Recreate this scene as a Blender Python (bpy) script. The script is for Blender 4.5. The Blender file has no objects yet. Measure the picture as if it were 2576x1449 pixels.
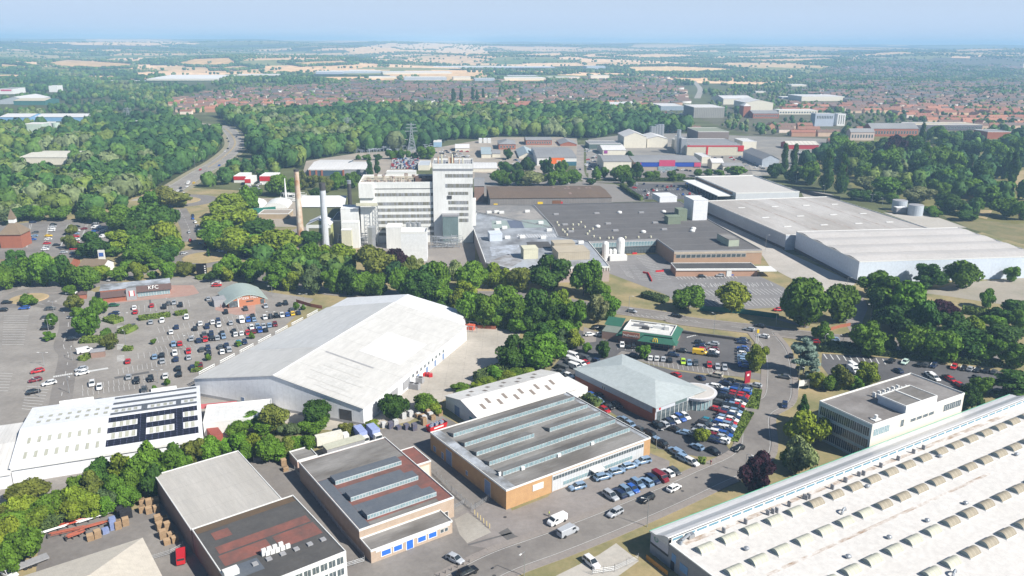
import bpy, math, random
import numpy as np
from mathutils import Vector
random.seed(7); RN=np.random.RandomState(11)
S=bpy.context.scene; COL=S.collection
# ---------------- camera, world, sun, exposure ----------------
HC=118.0; FO=2040.0; ROLL=math.radians(.42); PIT=math.atan((724.5-104)/FO)
cd=bpy.data.cameras.new('camera'); cam=bpy.data.objects.new('camera',cd); COL.objects.link(cam); S.camera=cam
cd.sensor_width=36; cd.lens=36*FO/2576; cd.clip_start=1; cd.clip_end=80000
cam.location=(0,0,HC)
from mathutils import Matrix
cam.matrix_world=Matrix.Translation((0,0,HC))@Matrix.Rotation(math.pi/2-PIT,4,'X')@Matrix.Rotation(ROLL,4,'Z')
SAZ=math.radians(-33); SEL=math.radians(41)   # sun direction, measured from +X
W=bpy.data.worlds.new("World"); S.world=W; W.use_nodes=True
nt=W.node_tree; bg=nt.nodes['Background']; sk=nt.nodes.new('ShaderNodeTexSky'); sk.sky_type='NISHITA'; sk.sun_disc=False
sk.sun_elevation=SEL; sk.sun_rotation=math.pi/2-SAZ; sk.air_density=1.0; sk.dust_density=.3; sk.ozone_density=3; sk.altitude=100
tc_=nt.nodes.new('ShaderNodeTexCoord'); sp_=nt.nodes.new('ShaderNodeSeparateXYZ'); nt.links.new(tc_.outputs['Generated'],sp_.inputs[0])
mr_=nt.nodes.new('ShaderNodeMapRange'); mr_.inputs[1].default_value=.03; mr_.inputs[2].default_value=.2; mr_.inputs[3].default_value=.95; mr_.inputs[4].default_value=0; nt.links.new(sp_.outputs[2],mr_.inputs[0])
mx_=nt.nodes.new('ShaderNodeMix'); mx_.data_type='RGBA'; nt.links.new(mr_.outputs[0],mx_.inputs[0]); nt.links.new(sk.outputs[0],mx_.inputs[6]); mx_.inputs[7].default_value=(7.5,8.95,11.3,1)   # milky summer horizon
nt.links.new(mx_.outputs[2],bg.inputs[0]); bg.inputs[1].default_value=.052
sl=bpy.data.lights.new('sun','SUN'); sl.energy=5.0; sl.angle=math.radians(.5); sl.color=(1,.955,.88)
so=bpy.data.objects.new('sun',sl); COL.objects.link(so)
sd=Vector((math.cos(SAZ)*math.cos(SEL),math.sin(SAZ)*math.cos(SEL),math.sin(SEL)))
so.rotation_euler=sd.to_track_quat('Z','Y').to_euler(); so.location=sd*300
S.view_settings.view_transform='Standard'; S.view_settings.look='None'; S.view_settings.exposure=.66; S.view_settings.gamma=1
# ---------------- photo geometry -> world ----------------
CR=dict(A=(0,750),B=(900,550),C=(1700,650),D=(2500,650,1229),E=(0,1200),F=(0,1578),G=(900,1578),H=(1500,1250),I=(2000,1100),J=(2200,1578),K=(2799,1100),L=(1550,1400,900),M=(0,100,1250),N=(1200,100,1250),O=(2450,100,1279),P=(700,1040),Q=(2799,1578),R=(1500,1578),S=(1300,900),T=(900,400),U=(1800,400),V=(2200,200),W=(2799,300))
def P_(c,x,y):
    if c=='Z': return x,y
    t=CR[c]; w=t[2] if len(t)>2 else 930
    return (t[0]+x*w/2576)/1.44759,(t[1]+y*w/2576)/1.44759
cR,sR=math.cos(ROLL),math.sin(ROLL); cP,sP=math.cos(PIT),math.sin(PIT)
def ray(px,py):
    x=px-1288; y=py-724.5; X=cR*x+sR*y; Y=-sR*x+cR*y
    return X,FO*cP-Y*sP,-FO*sP-Y*cP
def g(c,x,y,z=0):
    "point of the photo, at height z, in the world"
    d=ray(*P_(c,x,y)); t=(HC-z)/-d[2]; return Vector((d[0]*t,d[1]*t,z))
def proj(x,y,z):
    "world -> overview pixel (numpy ok)"
    dz=z-HC; zc=y*cP-dz*sP; yc=-(y*sP+dz*cP)
    X=x/zc*FO; Y=yc/zc*FO
    return 1288+cR*X-sR*Y, 724.5+sR*X+cR*Y
def hz(c,x,yb,yt):
    "height of something standing at (x,yb) whose top shows at yt"
    b=g(c,x,yb); d=ray(*P_(c,x,yt)); t=b.y/d[1]; return HC+d[2]*t
def smooth(e0,e1,v):
    t=np.clip((v-e0)/(e1-e0),0,1); return t*t*(3-2*t)
def th(x,y):
    r=np.sqrt(x*x+y*y)
    h=smooth(3000,9800,r)*84+smooth(9000,17000,r)*8
    h=h+smooth(2600,4600,r)*(15*np.sin(x/430+1.3)*np.sin(y/400+.4)+9*np.sin(x/1500-y/690+2)+6*np.sin(x/260+y/350))+smooth(7000,12000,r)*(9*np.sin(x/1900+.5)*np.sin(y/2600)+6*np.sin(x/800+y/1700))
    return h*smooth(2500,3000,r)
# ---------------- materials ----------------
MATS={}
def nodes(n):
    m=bpy.data.materials.new(n); m.use_nodes=True; t=m.node_tree; return m,t,t.nodes['Principled BSDF'],t.nodes.new,t.links.new
def mat(n,c,c2=None,sc=.3,ro=.8,lines=None,metal=0,spec=.3,obj=False,det=4,stretch=None,con=.5,bump=0):
    """base colour c worn towards c2 by world-space noise; lines=(axis,period,width,factor) seams in object space"""
    if n in MATS: return MATS[n]
    m,t,b,N,L=nodes(n)
    b.inputs['Roughness'].default_value=ro; b.inputs['Metallic'].default_value=metal
    b.inputs['Specular IOR Level'].default_value=spec
    tc=N('ShaderNodeTexCoord')
    mp=N('ShaderNodeMapping'); L(tc.outputs['Object'],mp.inputs[0])
    if stretch: mp.inputs['Scale'].default_value=stretch
    nz=N('ShaderNodeTexNoise'); nz.inputs['Scale'].default_value=sc; nz.inputs['Detail'].default_value=det; nz.inputs['Roughness'].default_value=.65
    L(mp.outputs[0],nz.inputs['Vector'])
    mr=N('ShaderNodeMapRange'); mr.inputs[1].default_value=.5-.13/con; mr.inputs[2].default_value=.5+.15/con
    L(nz.outputs[0],mr.inputs[0])
    mx=N('ShaderNodeMix'); mx.data_type='RGBA'; L(mr.outputs[0],mx.inputs[0])
    mx.inputs[6].default_value=(*c,1); mx.inputs[7].default_value=(*(c2 or [v*.8 for v in c]),1)
    out=mx.outputs[2]
    n3=N('ShaderNodeTexNoise'); n3.inputs['Scale'].default_value=max(.7,sc*7); n3.inputs['Detail'].default_value=5; n3.inputs['Roughness'].default_value=.7; L(mp.outputs[0],n3.inputs['Vector'])
    r3=N('ShaderNodeMapRange'); r3.inputs[1].default_value=.3; r3.inputs[2].default_value=.7; r3.inputs[3].default_value=.88; r3.inputs[4].default_value=1.09; L(n3.outputs[0],r3.inputs[0])
    x3=N('ShaderNodeMix'); x3.data_type='RGBA'; x3.blend_type='MULTIPLY'; x3.inputs[0].default_value=1; L(out,x3.inputs[6]); L(r3.outputs[0],x3.inputs[7]); out=x3.outputs[2]
    if lines:
        for ax,per,wd,fac in (lines if isinstance(lines,list) else [lines]):
            sp=N('ShaderNodeSeparateXYZ'); L(tc.outputs['Object'],sp.inputs[0])
            a=N('ShaderNodeMath'); a.operation='DIVIDE'; L(sp.outputs[ax],a.inputs[0]); a.inputs[1].default_value=per
            f=N('ShaderNodeMath'); f.operation='FRACT'; L(a.outputs[0],f.inputs[0])
            q=N('ShaderNodeMath'); q.operation='LESS_THAN'; L(f.outputs[0],q.inputs[0]); q.inputs[1].default_value=wd
            m2=N('ShaderNodeMix'); m2.data_type='RGBA'; m2.blend_type='MULTIPLY'; L(q.outputs[0],m2.inputs[0]); L(out,m2.inputs[6]); m2.inputs[7].default_value=(fac,fac,fac,1); out=m2.outputs[2]
    if obj:
        oi=N('ShaderNodeObjectInfo'); m3=N('ShaderNodeMix'); m3.data_type='RGBA'; m3.blend_type='MULTIPLY'; m3.inputs[0].default_value=1
        L(out,m3.inputs[6]); L(oi.outputs['Color'],m3.inputs[7]); out=m3.outputs[2]
    L(out,b.inputs['Base Color'])
    if bump:
        bm=N('ShaderNodeBump'); bm.inputs['Strength'].default_value=bump; bm.inputs['Distance'].default_value=.1
        n2=N('ShaderNodeTexNoise'); n2.inputs['Scale'].default_value=6; L(tc.outputs['Object'],n2.inputs['Vector']); L(n2.outputs[0],bm.inputs['Height']); L(bm.outputs[0],b.inputs['Normal'])
    MATS[n]=m; return m
def foliage(n,attr=False):
    m,t,b,N,L=nodes(n); b.inputs['Roughness'].default_value=.7; b.inputs['Specular IOR Level'].default_value=.15
    ge=N('ShaderNodeNewGeometry'); nz=N('ShaderNodeTexNoise'); nz.inputs['Scale'].default_value=.45; nz.inputs['Detail'].default_value=3; L(ge.outputs['Position'],nz.inputs['Vector'])
    ra=N('ShaderNodeMapRange'); ra.inputs[1].default_value=.3; ra.inputs[2].default_value=.7; ra.inputs[3].default_value=.6; ra.inputs[4].default_value=1.5; L(nz.outputs[0],ra.inputs[0])
    mu=N('ShaderNodeMix'); mu.data_type='RGBA'; mu.blend_type='MULTIPLY'; mu.inputs[0].default_value=1
    if attr:
        at=N('ShaderNodeAttribute'); at.attribute_name='tint'; L(at.outputs['Color'],mu.inputs[6])
    else:
        oi=N('ShaderNodeObjectInfo'); L(oi.outputs['Color'],mu.inputs[6])
    L(ra.outputs[0],mu.inputs[7]); L(mu.outputs[2],b.inputs['Base Color'])
    tr=N('ShaderNodeBsdfTranslucent'); L(mu.outputs[2],tr.inputs[0]); ms=N('ShaderNodeMixShader'); ms.inputs[0].default_value=.18
    L(b.outputs[0],ms.inputs[1]); L(tr.outputs[0],ms.inputs[2]); L(ms.outputs[0],t.nodes['Material Output'].inputs[0])
    return m
ASPH=mat('asphalt',(.165,.150,.138),(.245,.226,.206),.05,.85,det=8,con=.9)
ASPHD=mat('asphalt_dark',(.088,.085,.086),(.125,.12,.12),.06,.85,det=8,con=.9)
ASPHW=mat('asphalt_worn',(.215,.197,.178),(.305,.282,.255),.07,.9,det=8,con=.9)
CONC=mat('concrete',(.36,.335,.295),(.27,.25,.22),.05,.9,det=8,con=.9)
CONCL=mat('concrete_light',(.46,.43,.385),(.37,.345,.305),.08,.9,det=8)
PAVE=mat('paving',(.22,.195,.18),(.28,.25,.225),.2,.9,det=8)
BPAV=mat('brick_paving',(.33,.2,.165),(.4,.27,.22),.3,.9)
DRY=mat('dry_grass',(.42,.31,.18),(.27,.23,.11),.08,.95,det=8,con=1)
GRASS=mat('green_grass',(.13,.17,.045),(.26,.25,.1),.15,.95,det=8)
WLINE=mat('white_paint',(.62,.62,.6),(.45,.45,.44),1,.7)
WCLAD=mat('white_cladding',(.72,.73,.75),(.66,.67,.7),.1,.5,lines=(0,2.4,.05,.88))
WCLADY=mat('white_cladding_side',(.72,.73,.75),(.66,.67,.7),.1,.5,lines=(1,2.4,.05,.88))
WROOF=mat('white_metal_roof',(.575,.565,.545),(.48,.47,.445),.03,.5,lines=[(1,1.1,.12,.93),(1,13,.02,.82)],stretch=(1,.25,1))
WROOF2=mat('white_sheet_roof',(.70,.69,.67),(.57,.55,.52),.08,.6,lines=[(0,1.0,.15,.9)],stretch=(1,.2,1),det=8)
WFLAT=mat('white_membrane_roof',(.655,.635,.61),(.56,.535,.505),.03,.7,det=9,lines=[(0,14,.006,.88)],con=.4)
GROOF=mat('grey_felt_roof',(.135,.124,.112),(.25,.24,.228),.14,.9,det=10,con=1.1,stretch=(.35,1,1),lines=(1,1.0,.08,.85))
GROOFB=mat('bluish_felt_roof',(.40,.43,.47),(.17,.17,.17),.14,.7,det=10,con=1.4)
PALER=mat('pale_sheet_roof',(.47,.45,.42),(.36,.34,.31),.09,.85,lines=[(0,1.1,.12,.95),(1,7,.012,.75)],stretch=(1,.15,1),det=8)
DROOF=mat('dark_felt_roof',(.10,.095,.094),(.14,.133,.13),.06,.9,det=8,lines=(1,15,.02,2.0))
BLKR=mat('black_felt_roof',(.06,.058,.058),(.1,.095,.09),.15,.9,det=8)
REDR=mat('red_felt_roof',(.235,.09,.07),(.13,.075,.065),.16,.9,det=9,con=1.1)
SLATEB=mat('blue_felt_roof',(.085,.10,.125),(.13,.14,.155),.2,.85,det=8)
BROWNR=mat('brown_sheet_roof',(.165,.118,.082),(.125,.09,.066),.05,.85,lines=(0,1.3,.14,.82),stretch=(1,.2,1),det=8)
BUFF=mat('buff_brick',(.50,.31,.15),(.38,.22,.11),.5,.9,det=8)
PBRICK=mat('pale_brick',(.47,.375,.295),(.36,.27,.2),.5,.9,det=8)
RBRICK=mat('red_brick',(.36,.13,.075),(.27,.1,.06),.5,.9,det=8)
BRICKG=mat('brown_brick',(.30,.2,.16),(.24,.16,.13),.4,.9,det=8)
GREYW=mat('grey_wall',(.33,.33,.34),(.26,.26,.27),.3,.8)
BLUEG=mat('blue_grey_cladding',(.42,.47,.53),(.36,.40,.46),.1,.55,lines=(0,2.4,.04,.85))
CREAM=mat('cream_cladding',(.62,.60,.45),(.52,.5,.38),.2,.7,lines=(0,1.2,.1,.9))
BEIGE=mat('beige_cladding',(.47,.41,.31),(.39,.34,.26),.2,.7,lines=(0,1.1,.15,.85))
GREENB=mat('sage_cladding',(.2,.24,.17),(.16,.19,.14),.2,.7,lines=(0,1.2,.1,.9))
TRIM=mat('white_trim',(.74,.74,.72),(.6,.6,.58),1,.6)
GLASS=mat('window_glass',(.05,.065,.075),(.13,.16,.17),.9,.12,spec=.7,con=1)
GLASSL=mat('skylight_glass',(.16,.25,.28),(.30,.40,.42),1.1,.2,spec=.6,con=1.2)
GLP=mat('frosted_rooflight',(.46,.46,.38),(.37,.37,.3),.8,.5,lines=(0,1.4,.12,.8))
GLPD=mat('dirty_rooflight',(.30,.265,.2),(.23,.2,.15),.8,.5,lines=(0,1.4,.12,1.35))
SOLAR=mat('solar_cell',(.009,.010,.018),(.015,.016,.026),1,.55,spec=.2,lines=[(0,1.7,.05,7.),(1,1.0,.06,7.)])
STEEL=mat('galvanised_steel',(.5,.52,.54),(.38,.4,.42),.5,.35,metal=.6)
DARK=mat('dark_steel',(.05,.05,.055),(.08,.075,.07),.6,.6)
RUST=mat('rusty_paint',(.62,.57,.48),(.36,.17,.07),.14,.8,det=8,con=1.2,stretch=(1,1,.5))
GREENR=mat('green_roof',(.035,.13,.085),(.03,.10,.07),.5,.6)
BLUEP=mat('blue_panel',(.03,.16,.62),(.03,.12,.5),1,.5)
BLUED=mat('blue_door_panel',(.2,.27,.42),(.16,.22,.35),1,.6)
REDP=mat('red_paint',(.58,.025,.03),(.45,.02,.025),1,.4)
ORANGE=mat('orange_panel',(.8,.17,.02),(.7,.14,.02),1,.5)
YEL=mat('yellow_panel',(.85,.6,.03),(.75,.5,.03),1,.5)
WOOD=mat('pallet_wood',(.48,.34,.2),(.34,.22,.13),1.5,.9,lines=(2,.16,.35,.55))
TEAL=mat('teal_panel',(.03,.28,.32),(.03,.22,.26),1,.5)
HROOF=mat('tile_roof',(.26,.135,.1),(.19,.11,.085),.4,.9,obj=True,det=6)
HROOFS=mat('tiles_far',(.22,.15,.125),(.17,.135,.125),.02,.9,det=2,con=1.5)
HWALL=mat('house_wall',(.5,.35,.26),(.42,.29,.21),.4,.9,obj=True)
HWALLS=mat('walls_far',(.52,.38,.3),(.36,.2,.15),.02,.9,det=2,con=1.5)
TRUNK=mat('bark',(.1,.075,.05),(.15,.12,.09),2,.9)
PAINT=mat('car_paint',(.9,.9,.9),(.84,.84,.84),.5,.3,obj=True,spec=.6)
TYRE=mat('tyre_rubber',(.02,.02,.02),(.03,.03,.03),2,.8)
CGL=mat('car_glass',(.02,.027,.033),(.03,.04,.045),1,.06,spec=.8)
LEAF=foliage('leaves'); LEAFA=foliage('leaves_far',True)
HEDGE=mat('hedge_leaves',(.09,.13,.03),(.04,.07,.02),1.2,.8,det=6,con=1.3)
SKIN=mat('skin',(.5,.32,.24)); HIVIS=mat('hi_vis',(.6,.8,.1)); CLOTH=mat('dark_cloth',(.03,.03,.05))
# ---------------- mesh and object helpers ----------------
class MB:
    def __init__(s): s.v=[]; s.f=[]; s.m=[]
    def add(s,vs,fs,mi=0):
        n=len(s.v); s.v+=[tuple(p) for p in vs]; s.f+=[[i+n for i in f] for f in fs]; s.m+=[mi]*len(fs); return s
    def box(s,x0,x1,y0,y1,z0,z1,mi=0,top=True,bot=True):
        v=[(x0,y0,z0),(x1,y0,z0),(x1,y1,z0),(x0,y1,z0),(x0,y0,z1),(x1,y0,z1),(x1,y1,z1),(x0,y1,z1)]
        f=[(0,1,5,4),(1,2,6,5),(2,3,7,6),(3,0,4,7)]
        if top: f.append((4,5,6,7))
        if bot: f.append((3,2,1,0))
        return s.add(v,f,mi)
    def prism(s,pts,z0,z1,mi=0,top=True):
        n=len(pts)
        a=sum(pts[i][0]*pts[(i+1)%n][1]-pts[(i+1)%n][0]*pts[i][1] for i in range(n))
        if a<0: pts=pts[::-1]
        v=[(p[0],p[1],z0) for p in pts]+[(p[0],p[1],z1) for p in pts]
        f=[(i,(i+1)%n,n+(i+1)%n,n+i) for i in range(n)]
        if top: f.append(tuple(range(n,2*n)))
        return s.add(v,f,mi)
    def cyl(s,x,y,z0,z1,r0,r1=None,n=16,mi=0):
        r1=r0 if r1 is None else r1
        v=[(x+math.cos(2*math.pi*i/n)*r0,y+math.sin(2*math.pi*i/n)*r0,z0) for i in range(n)]+[(x+math.cos(2*math.pi*i/n)*r1,y+math.sin(2*math.pi*i/n)*r1,z1) for i in range(n)]
        return s.add(v,[(i,(i+1)%n,n+(i+1)%n,n+i) for i in range(n)]+[tuple(range(n,2*n)),tuple(range(n-1,-1,-1))],mi)
    def bar(s,p,q,r,mi=0,n=4):
        p=Vector(p); q=Vector(q); d=(q-p).normalized(); u=d.orthogonal().normalized(); w=d.cross(u)
        v=[]
        for c in (p,q):
            for i in range(n):
                a=2*math.pi*i/n+.785; v.append(c+u*math.cos(a)*r+w*math.sin(a)*r)
        return s.add(v,[(i,(i+1)%n,n+(i+1)%n,n+i) for i in range(n)]+[tuple(range(n-1,-1,-1)),tuple(range(n,2*n))],mi)
    def dome(s,x,y,z,r,h,n=12,k=4,mi=0):
        v=[];f=[]
        for j in range(k):
            a=math.pi/2*j/k
            v+=[(x+math.cos(2*math.pi*i/n)*r*math.cos(a),y+math.sin(2*math.pi*i/n)*r*math.cos(a),z+h*math.sin(a)) for i in range(n)]
        v.append((x,y,z+h))
        for j in range(k-1):
            f+=[(j*n+i,j*n+(i+1)%n,(j+1)*n+(i+1)%n,(j+1)*n+i) for i in range(n)]
        f+=[((k-1)*n+i,(k-1)*n+(i+1)%n,k*n) for i in range(n)]
        return s.add(v,f,mi)
    def mesh(s,name,mats):
        me=bpy.data.meshes.new(name); me.from_pydata(s.v,[],s.f)
        for m in (mats if isinstance(mats,(list,tuple)) else [mats]): me.materials.append(m)
        if any(s.m): me.polygons.foreach_set('material_index',s.m)
        me.update(); return me
def link(name,me,par=None,loc=None,rz=0):
    o=bpy.data.objects.new(name,me); COL.objects.link(o)
    if par: o.parent=par
    if loc is not None: o.location=loc
    if rz: o.rotation_euler.z=rz
    return o
def part(name,mb,mats,par,loc=None,label=None):
    o=link(name,mb.mesh(name,mats),par,loc)
    if label: o['label']=label
    return o
def tag(o,label=None,cat=None,group=None,kind=None):
    if label: o['label']=label
    if cat: o['category']=cat
    if group: o['group']=group
    if kind: o['kind']=kind
    return o
def thing(name,label,cat,loc=(0,0,0),rz=0,group=None):
    o=link(name,None,None,loc,rz); o.empty_display_size=1; return tag(o,label,cat,group)
def struct(name,mb,mats,label=None): return tag(link(name,mb.mesh(name,mats)),label,None,None,'structure')
FOOT=[]   # world polygons nothing may grow on
def sheet(name,c,pts,m,z=.03,keep=True,label=None):
    w=[g(c,*p)[:2] if len(p)==2 else g(*p)[:2] for p in pts]
    n=len(w); a=sum(w[i][0]*w[(i+1)%n][1]-w[(i+1)%n][0]*w[i][1] for i in range(n))
    if a<0: w=w[::-1]
    if keep: FOOT.append(np.array(w))
    if name=='pavement':
        return struct(name,MB().prism(w,0,z),m,label)
    return struct(name,MB().add([(p[0],p[1],z) for p in w],[tuple(range(n))]),m,label)
def ribbon(pts,w,n=8):
    "smooth centre line through world points -> left/right edges"
    P=[Vector((p[0],p[1])) for p in pts]; P=[P[0]*2-P[1]]+P+[P[-1]*2-P[-2]]; out=[]
    for i in range(1,len(P)-2):
        for k in range(n):
            t=k/n; a,b,c,d=P[i-1:i+3]
            out.append(.5*((2*b)+(c-a)*t+(2*a-5*b+4*c-d)*t*t+(3*b-a-3*c+d)*t**3))
    out.append(P[-2]); L=[];R=[]
    for i,p in enumerate(out):
        d=(out[min(i+1,len(out)-1)]-out[max(i-1,0)]).normalized(); nn=Vector((-d.y,d.x))
        ww=w if not callable(w) else w(i/len(out)); L.append(p+nn*ww/2); R.append(p-nn*ww/2)
    return out,L,R
def road(name,c,pts,w,m=None,z=.05,dash=None,pave=0,label=None,edge=False):
    wp=[g(c,*p) for p in pts]; ce,L,R=ribbon(wp,w); mb=MB()
    for i in range(len(L)-1): mb.add([(*R[i],z),(*R[i+1],z),(*L[i+1],z),(*L[i],z)],[(0,1,2,3)])
    o=struct(name,mb,m or ASPH,label); FOOT.append(np.array([tuple(p) for p in L+R[::-1]]))
    if pave:
        for E,sg in ((L,1),(R,-1)):
            mb=MB()
            for i in range(len(E)-1):
                d=(ce[min(i+1,len(ce)-1)]-ce[i]).normalized() if i<len(ce)-1 else d; nn=Vector((-d.y,d.x))*sg*pave
                a,b=E[i],E[i+1]; q=[(*a,0),(*b,0),(*(b+nn),0),(*(a+nn),0)]
                mb.prism([p[:2] for p in q],0,z+.1)
            struct('pavement',mb,PAVE)
    mk=MB()
    if dash:
        acc=0
        for i in range(len(ce)-1):
            a,b=ce[i],ce[i+1]; d=(b-a); l=d.length; d.normalize(); nn=Vector((-d.y,d.x))*.09
            t=0
            while t<l:
                if int((acc+t)//dash)%2==0:
                    p=a+d*t; q=a+d*min(t+dash/2,l); mk.add([(*(p-nn),z+.03),(*(q-nn),z+.03),(*(q+nn),z+.03),(*(p+nn),z+.03)],[(0,1,2,3)])
                t+=dash/2
            acc+=l
    if edge:
        for E in (L,R):
            for i in range(len(E)-1):
                a,b=E[i],E[i+1]; ia=a+(ce[i]-a)*.08; ib=b+(ce[i+1]-b)*.08; ja=a+(ce[i]-a)*.105; jb=b+(ce[i+1]-b)*.105
                q=[ia,ib,jb,ja]
                if (ib-ia).cross(ja-ia)<0: q=[ia,ja,jb,ib]
                mk.add([(*p,z+.03) for p in q],[(0,1,2,3)])
    if mk.v: struct('road_marking',mk,WLINE)
    return o
def bays(c,p0,p1,n,depth,z=.06,both=False,slant=0):
    "n bays between two photo points (world-straight), lines reach `depth` metres to the left of p0->p1"
    a=g(c,*p0).xy; b=g(c,*p1).xy; d=(b-a).normalized(); nn=Vector((-d.y,d.x)); mb=MB()
    def ln(p,q,w=.07):
        e=(q-p).normalized(); m=Vector((-e.y,e.x))*w; mb.add([(*(p-m),z),(*(q-m),z),(*(q+m),z),(*(p+m),z)],[(0,1,2,3)])
    for i in range(n+1):
        p=a+(b-a)*i/n; ln(p-(nn*depth if both else nn*0),p+nn*depth+d*slant)
    ln(a,b)
    struct('parking_bay_lines',mb,WLINE)
# frames for buildings
def frame(c,O,A,C,z):
    "O,A,C photo corners at height z: x axis O->A, y towards C; returns origin, rz, w, d"
    def q(p): return g(c,*p,z=z) if len(p)==2 else g(*p,z=z)
    o,a,cc=q(O),q(A),q(C); u=(a-o); u.z=0; w=u.length; u.normalize(); v=Vector((-u.y,u.x,0)); d=(cc-o).dot(v)
    if d<0: o,a=a,o; u=-u; v=-v; d=(cc-o).dot(v)   # keep a right-handed frame
    return Vector((o.x,o.y,0)),math.atan2(u.y,u.x),w,d
def ordn(n,k):
    w=['first','second','third','fourth','fifth','sixth','seventh','eighth','ninth','tenth','eleventh','twelfth']
    if n==2: return ['left one of two','right one of two'][k]
    if k==0: return 'leftmost'
    if k==n-1: return 'rightmost'
    if k<12: return w[k]+' from left'
    if n-1-k<12: return w[n-1-k]+' from right'
    return '%dth from left'%(k+1)
LAB=[]  # (object, description, place, world xyz)
def later(o,desc,place): LAB.append((o,desc,place,o.location.copy()))
def Lc(F,c,x,y,z):
    o,rz=F[0],F[1]; p=g(c,x,y,z=z)-o; return p.x*math.cos(rz)+p.y*math.sin(rz),-p.x*math.sin(rz)+p.y*math.cos(rz)
def toW(F,x,y,z=0):
    o,rz=F[0],F[1]; return Vector((o.x+x*math.cos(rz)-y*math.sin(rz),o.y+x*math.sin(rz)+y*math.cos(rz),z))
class B: pass
def wallbox(mb,w,d,z,mi=0): mb.add([(0,0,0),(w,0,0),(w,d,0),(0,d,0),(0,0,z),(w,0,z),(w,d,z),(0,d,z)],[(0,1,5,4),(1,2,6,5),(2,3,7,6),(3,0,4,7)],mi)
def rim(mb,w,d,z,t=.15,h=.25,mi=0,x0=0,y0=0):
    mb.box(x0-.06,x0+w+.06,y0-.06,y0+t,z-.15,z+h,mi); mb.box(x0-.06,x0+w+.06,y0+d-t,y0+d+.06,z-.15,z+h,mi)
    mb.box(x0-.06,x0+t,y0+t,y0+d-t,z-.15,z+h,mi); mb.box(x0+w-t,x0+w+.06,y0+t,y0+d-t,z-.15,z+h,mi)
def bldg(name,label,c,O,A,C,z,roof='flat',rh=2,wall=WCLAD,rf=GROOF,trim=TRIM,cat='building',group=None,F=None,par=.35,over=.4,foot=True,z0=0):
    b=B(); b.F=F or frame(c,O,A,C,z); o,rz,w,d=b.F; b.w,b.d,b.z=w,d,z
    b.r=thing(name,label,cat,(o.x,o.y,z0),rz,group); z=z-z0
    if foot: FOOT.append(np.array([tuple(toW(b.F,x,y))[:2] for x,y in ((-1,-1),(w+1,-1),(w+1,d+1),(-1,d+1))]))
    m=MB(); wallbox(m,w,d,z); R=MB()
    if roof=='flat':
        if par: rim(m,w,d,z,h=par,mi=1); R.box(.2,w-.2,.2,d-.2,z-.1,z+.04)
        else: R.box(-over,w+over,-over,d+over,z,z+.25)
    elif roof=='x':   # ridge along x
        m.add([(0,0,z),(0,d,z),(0,d/2,z+rh)],[(0,2,1)]); m.add([(w,0,z),(w,d,z),(w,d/2,z+rh)],[(0,1,2)])
        k=rh/(d/2)*over; t=.12
        R.add([(-over,-over,z-k),(w+over,-over,z-k),(w+over,d/2,z+rh),(-over,d/2,z+rh),(-over,d+over,z-k),(w+over,d+over,z-k)],[(0,1,2,3),(3,2,5,4)])
        R.add([(-over,-over,z-k-t),(w+over,-over,z-k-t),(w+over,d/2,z+rh-t),(-over,d/2,z+rh-t),(-over,d+over,z-k-t),(w+over,d+over,z-k-t)],[(3,2,1,0),(4,5,2,3)])
        R.add([(-over,-over,z-k-t),(w+over,-over,z-k-t),(w+over,-over,z-k),(-over,-over,z-k)],[(0,1,2,3)])
    elif roof=='y':
        m.add([(0,0,z),(w,0,z),(w/2,0,z+rh)],[(0,1,2)]); m.add([(0,d,z),(w,d,z),(w/2,d,z+rh)],[(0,2,1)])
        k=rh/(w/2)*over; t=.12
        R.add([(-over,-over,z-k),(-over,d+over,z-k),(w/2,d+over,z+rh),(w/2,-over,z+rh),(w+over,d+over,z-k),(w+over,-over,z-k)],[(0,3,2,1),(3,5,4,2)])
        R.add([(-over,-over,z-k-t),(-over,-over,z-k),(-over,d+over,z-k),(-over,d+over,z-k-t)],[(0,1,2,3)])
        R.add([(w+over,-over,z-k-t),(w+over,d+over,z-k-t),(w+over,d+over,z-k),(w+over,-over,z-k)],[(0,1,2,3)])
        R.add([(-over,-over,z-k-t),(w/2,-over,z+rh-t),(w+over,-over,z-k-t),(w+over,-over,z-k),(w/2,-over,z+rh),(-over,-over,z-k)],[(0,1,4,5),(1,2,3,4)])
    elif roof=='hip':
        e=over; q=min(w,d)/2
        if w>=d: a,c2=(q,d/2),(w-q,d/2)
        else: a,c2=(w/2,q),(w/2,d-q)
        v=[(-e,-e,z),(w+e,-e,z),(w+e,d+e,z),(-e,d+e,z),(*a,z+rh),(*c2,z+rh)]
        R.add(v,[(0,1,5,4),(1,2,5),(2,3,4,5),(3,0,4)] if w>=d else [(0,1,4),(1,2,5,4),(2,3,5),(3,0,4,5)])
        R.add([(x,y,z-.25) for x,y,_ in v[:4]]+v[:4],[(0,1,5,4),(1,2,6,5),(2,3,7,6),(3,0,4,7),(3,2,1,0)])
    elif roof=='arc':   # barrel, axis along y
        n=12; pts=[(-over+(w+2*over)*i/n, z+rh*math.sin(math.pi*(i/n*.8+.1))-rh*math.sin(math.pi*.1)) for i in range(n+1)]
        for i in range(n):
            (x0,a0),(x1,a1)=pts[i],pts[i+1]
            R.add([(x0,-over,a0),(x1,-over,a1),(x1,d+over,a1),(x0,d+over,a0)],[(0,1,2,3)])
            R.add([(x0,-over,a0-.3),(x1,-over,a1-.3),(x1,-over,a1),(x0,-over,a0)],[(0,1,2,3)])
            for yy,o_ in ((0,(0,1,2,3)),(d,(3,2,1,0))): m.add([(x0,yy,z-.3),(x1,yy,z-.3),(x1,yy,a1-.05),(x0,yy,a0-.05)],[o_])
    b.wall=part('wall',m,[wall,trim],b.r); b.roof=part('roof',R,rf,b.r)
    return b
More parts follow.
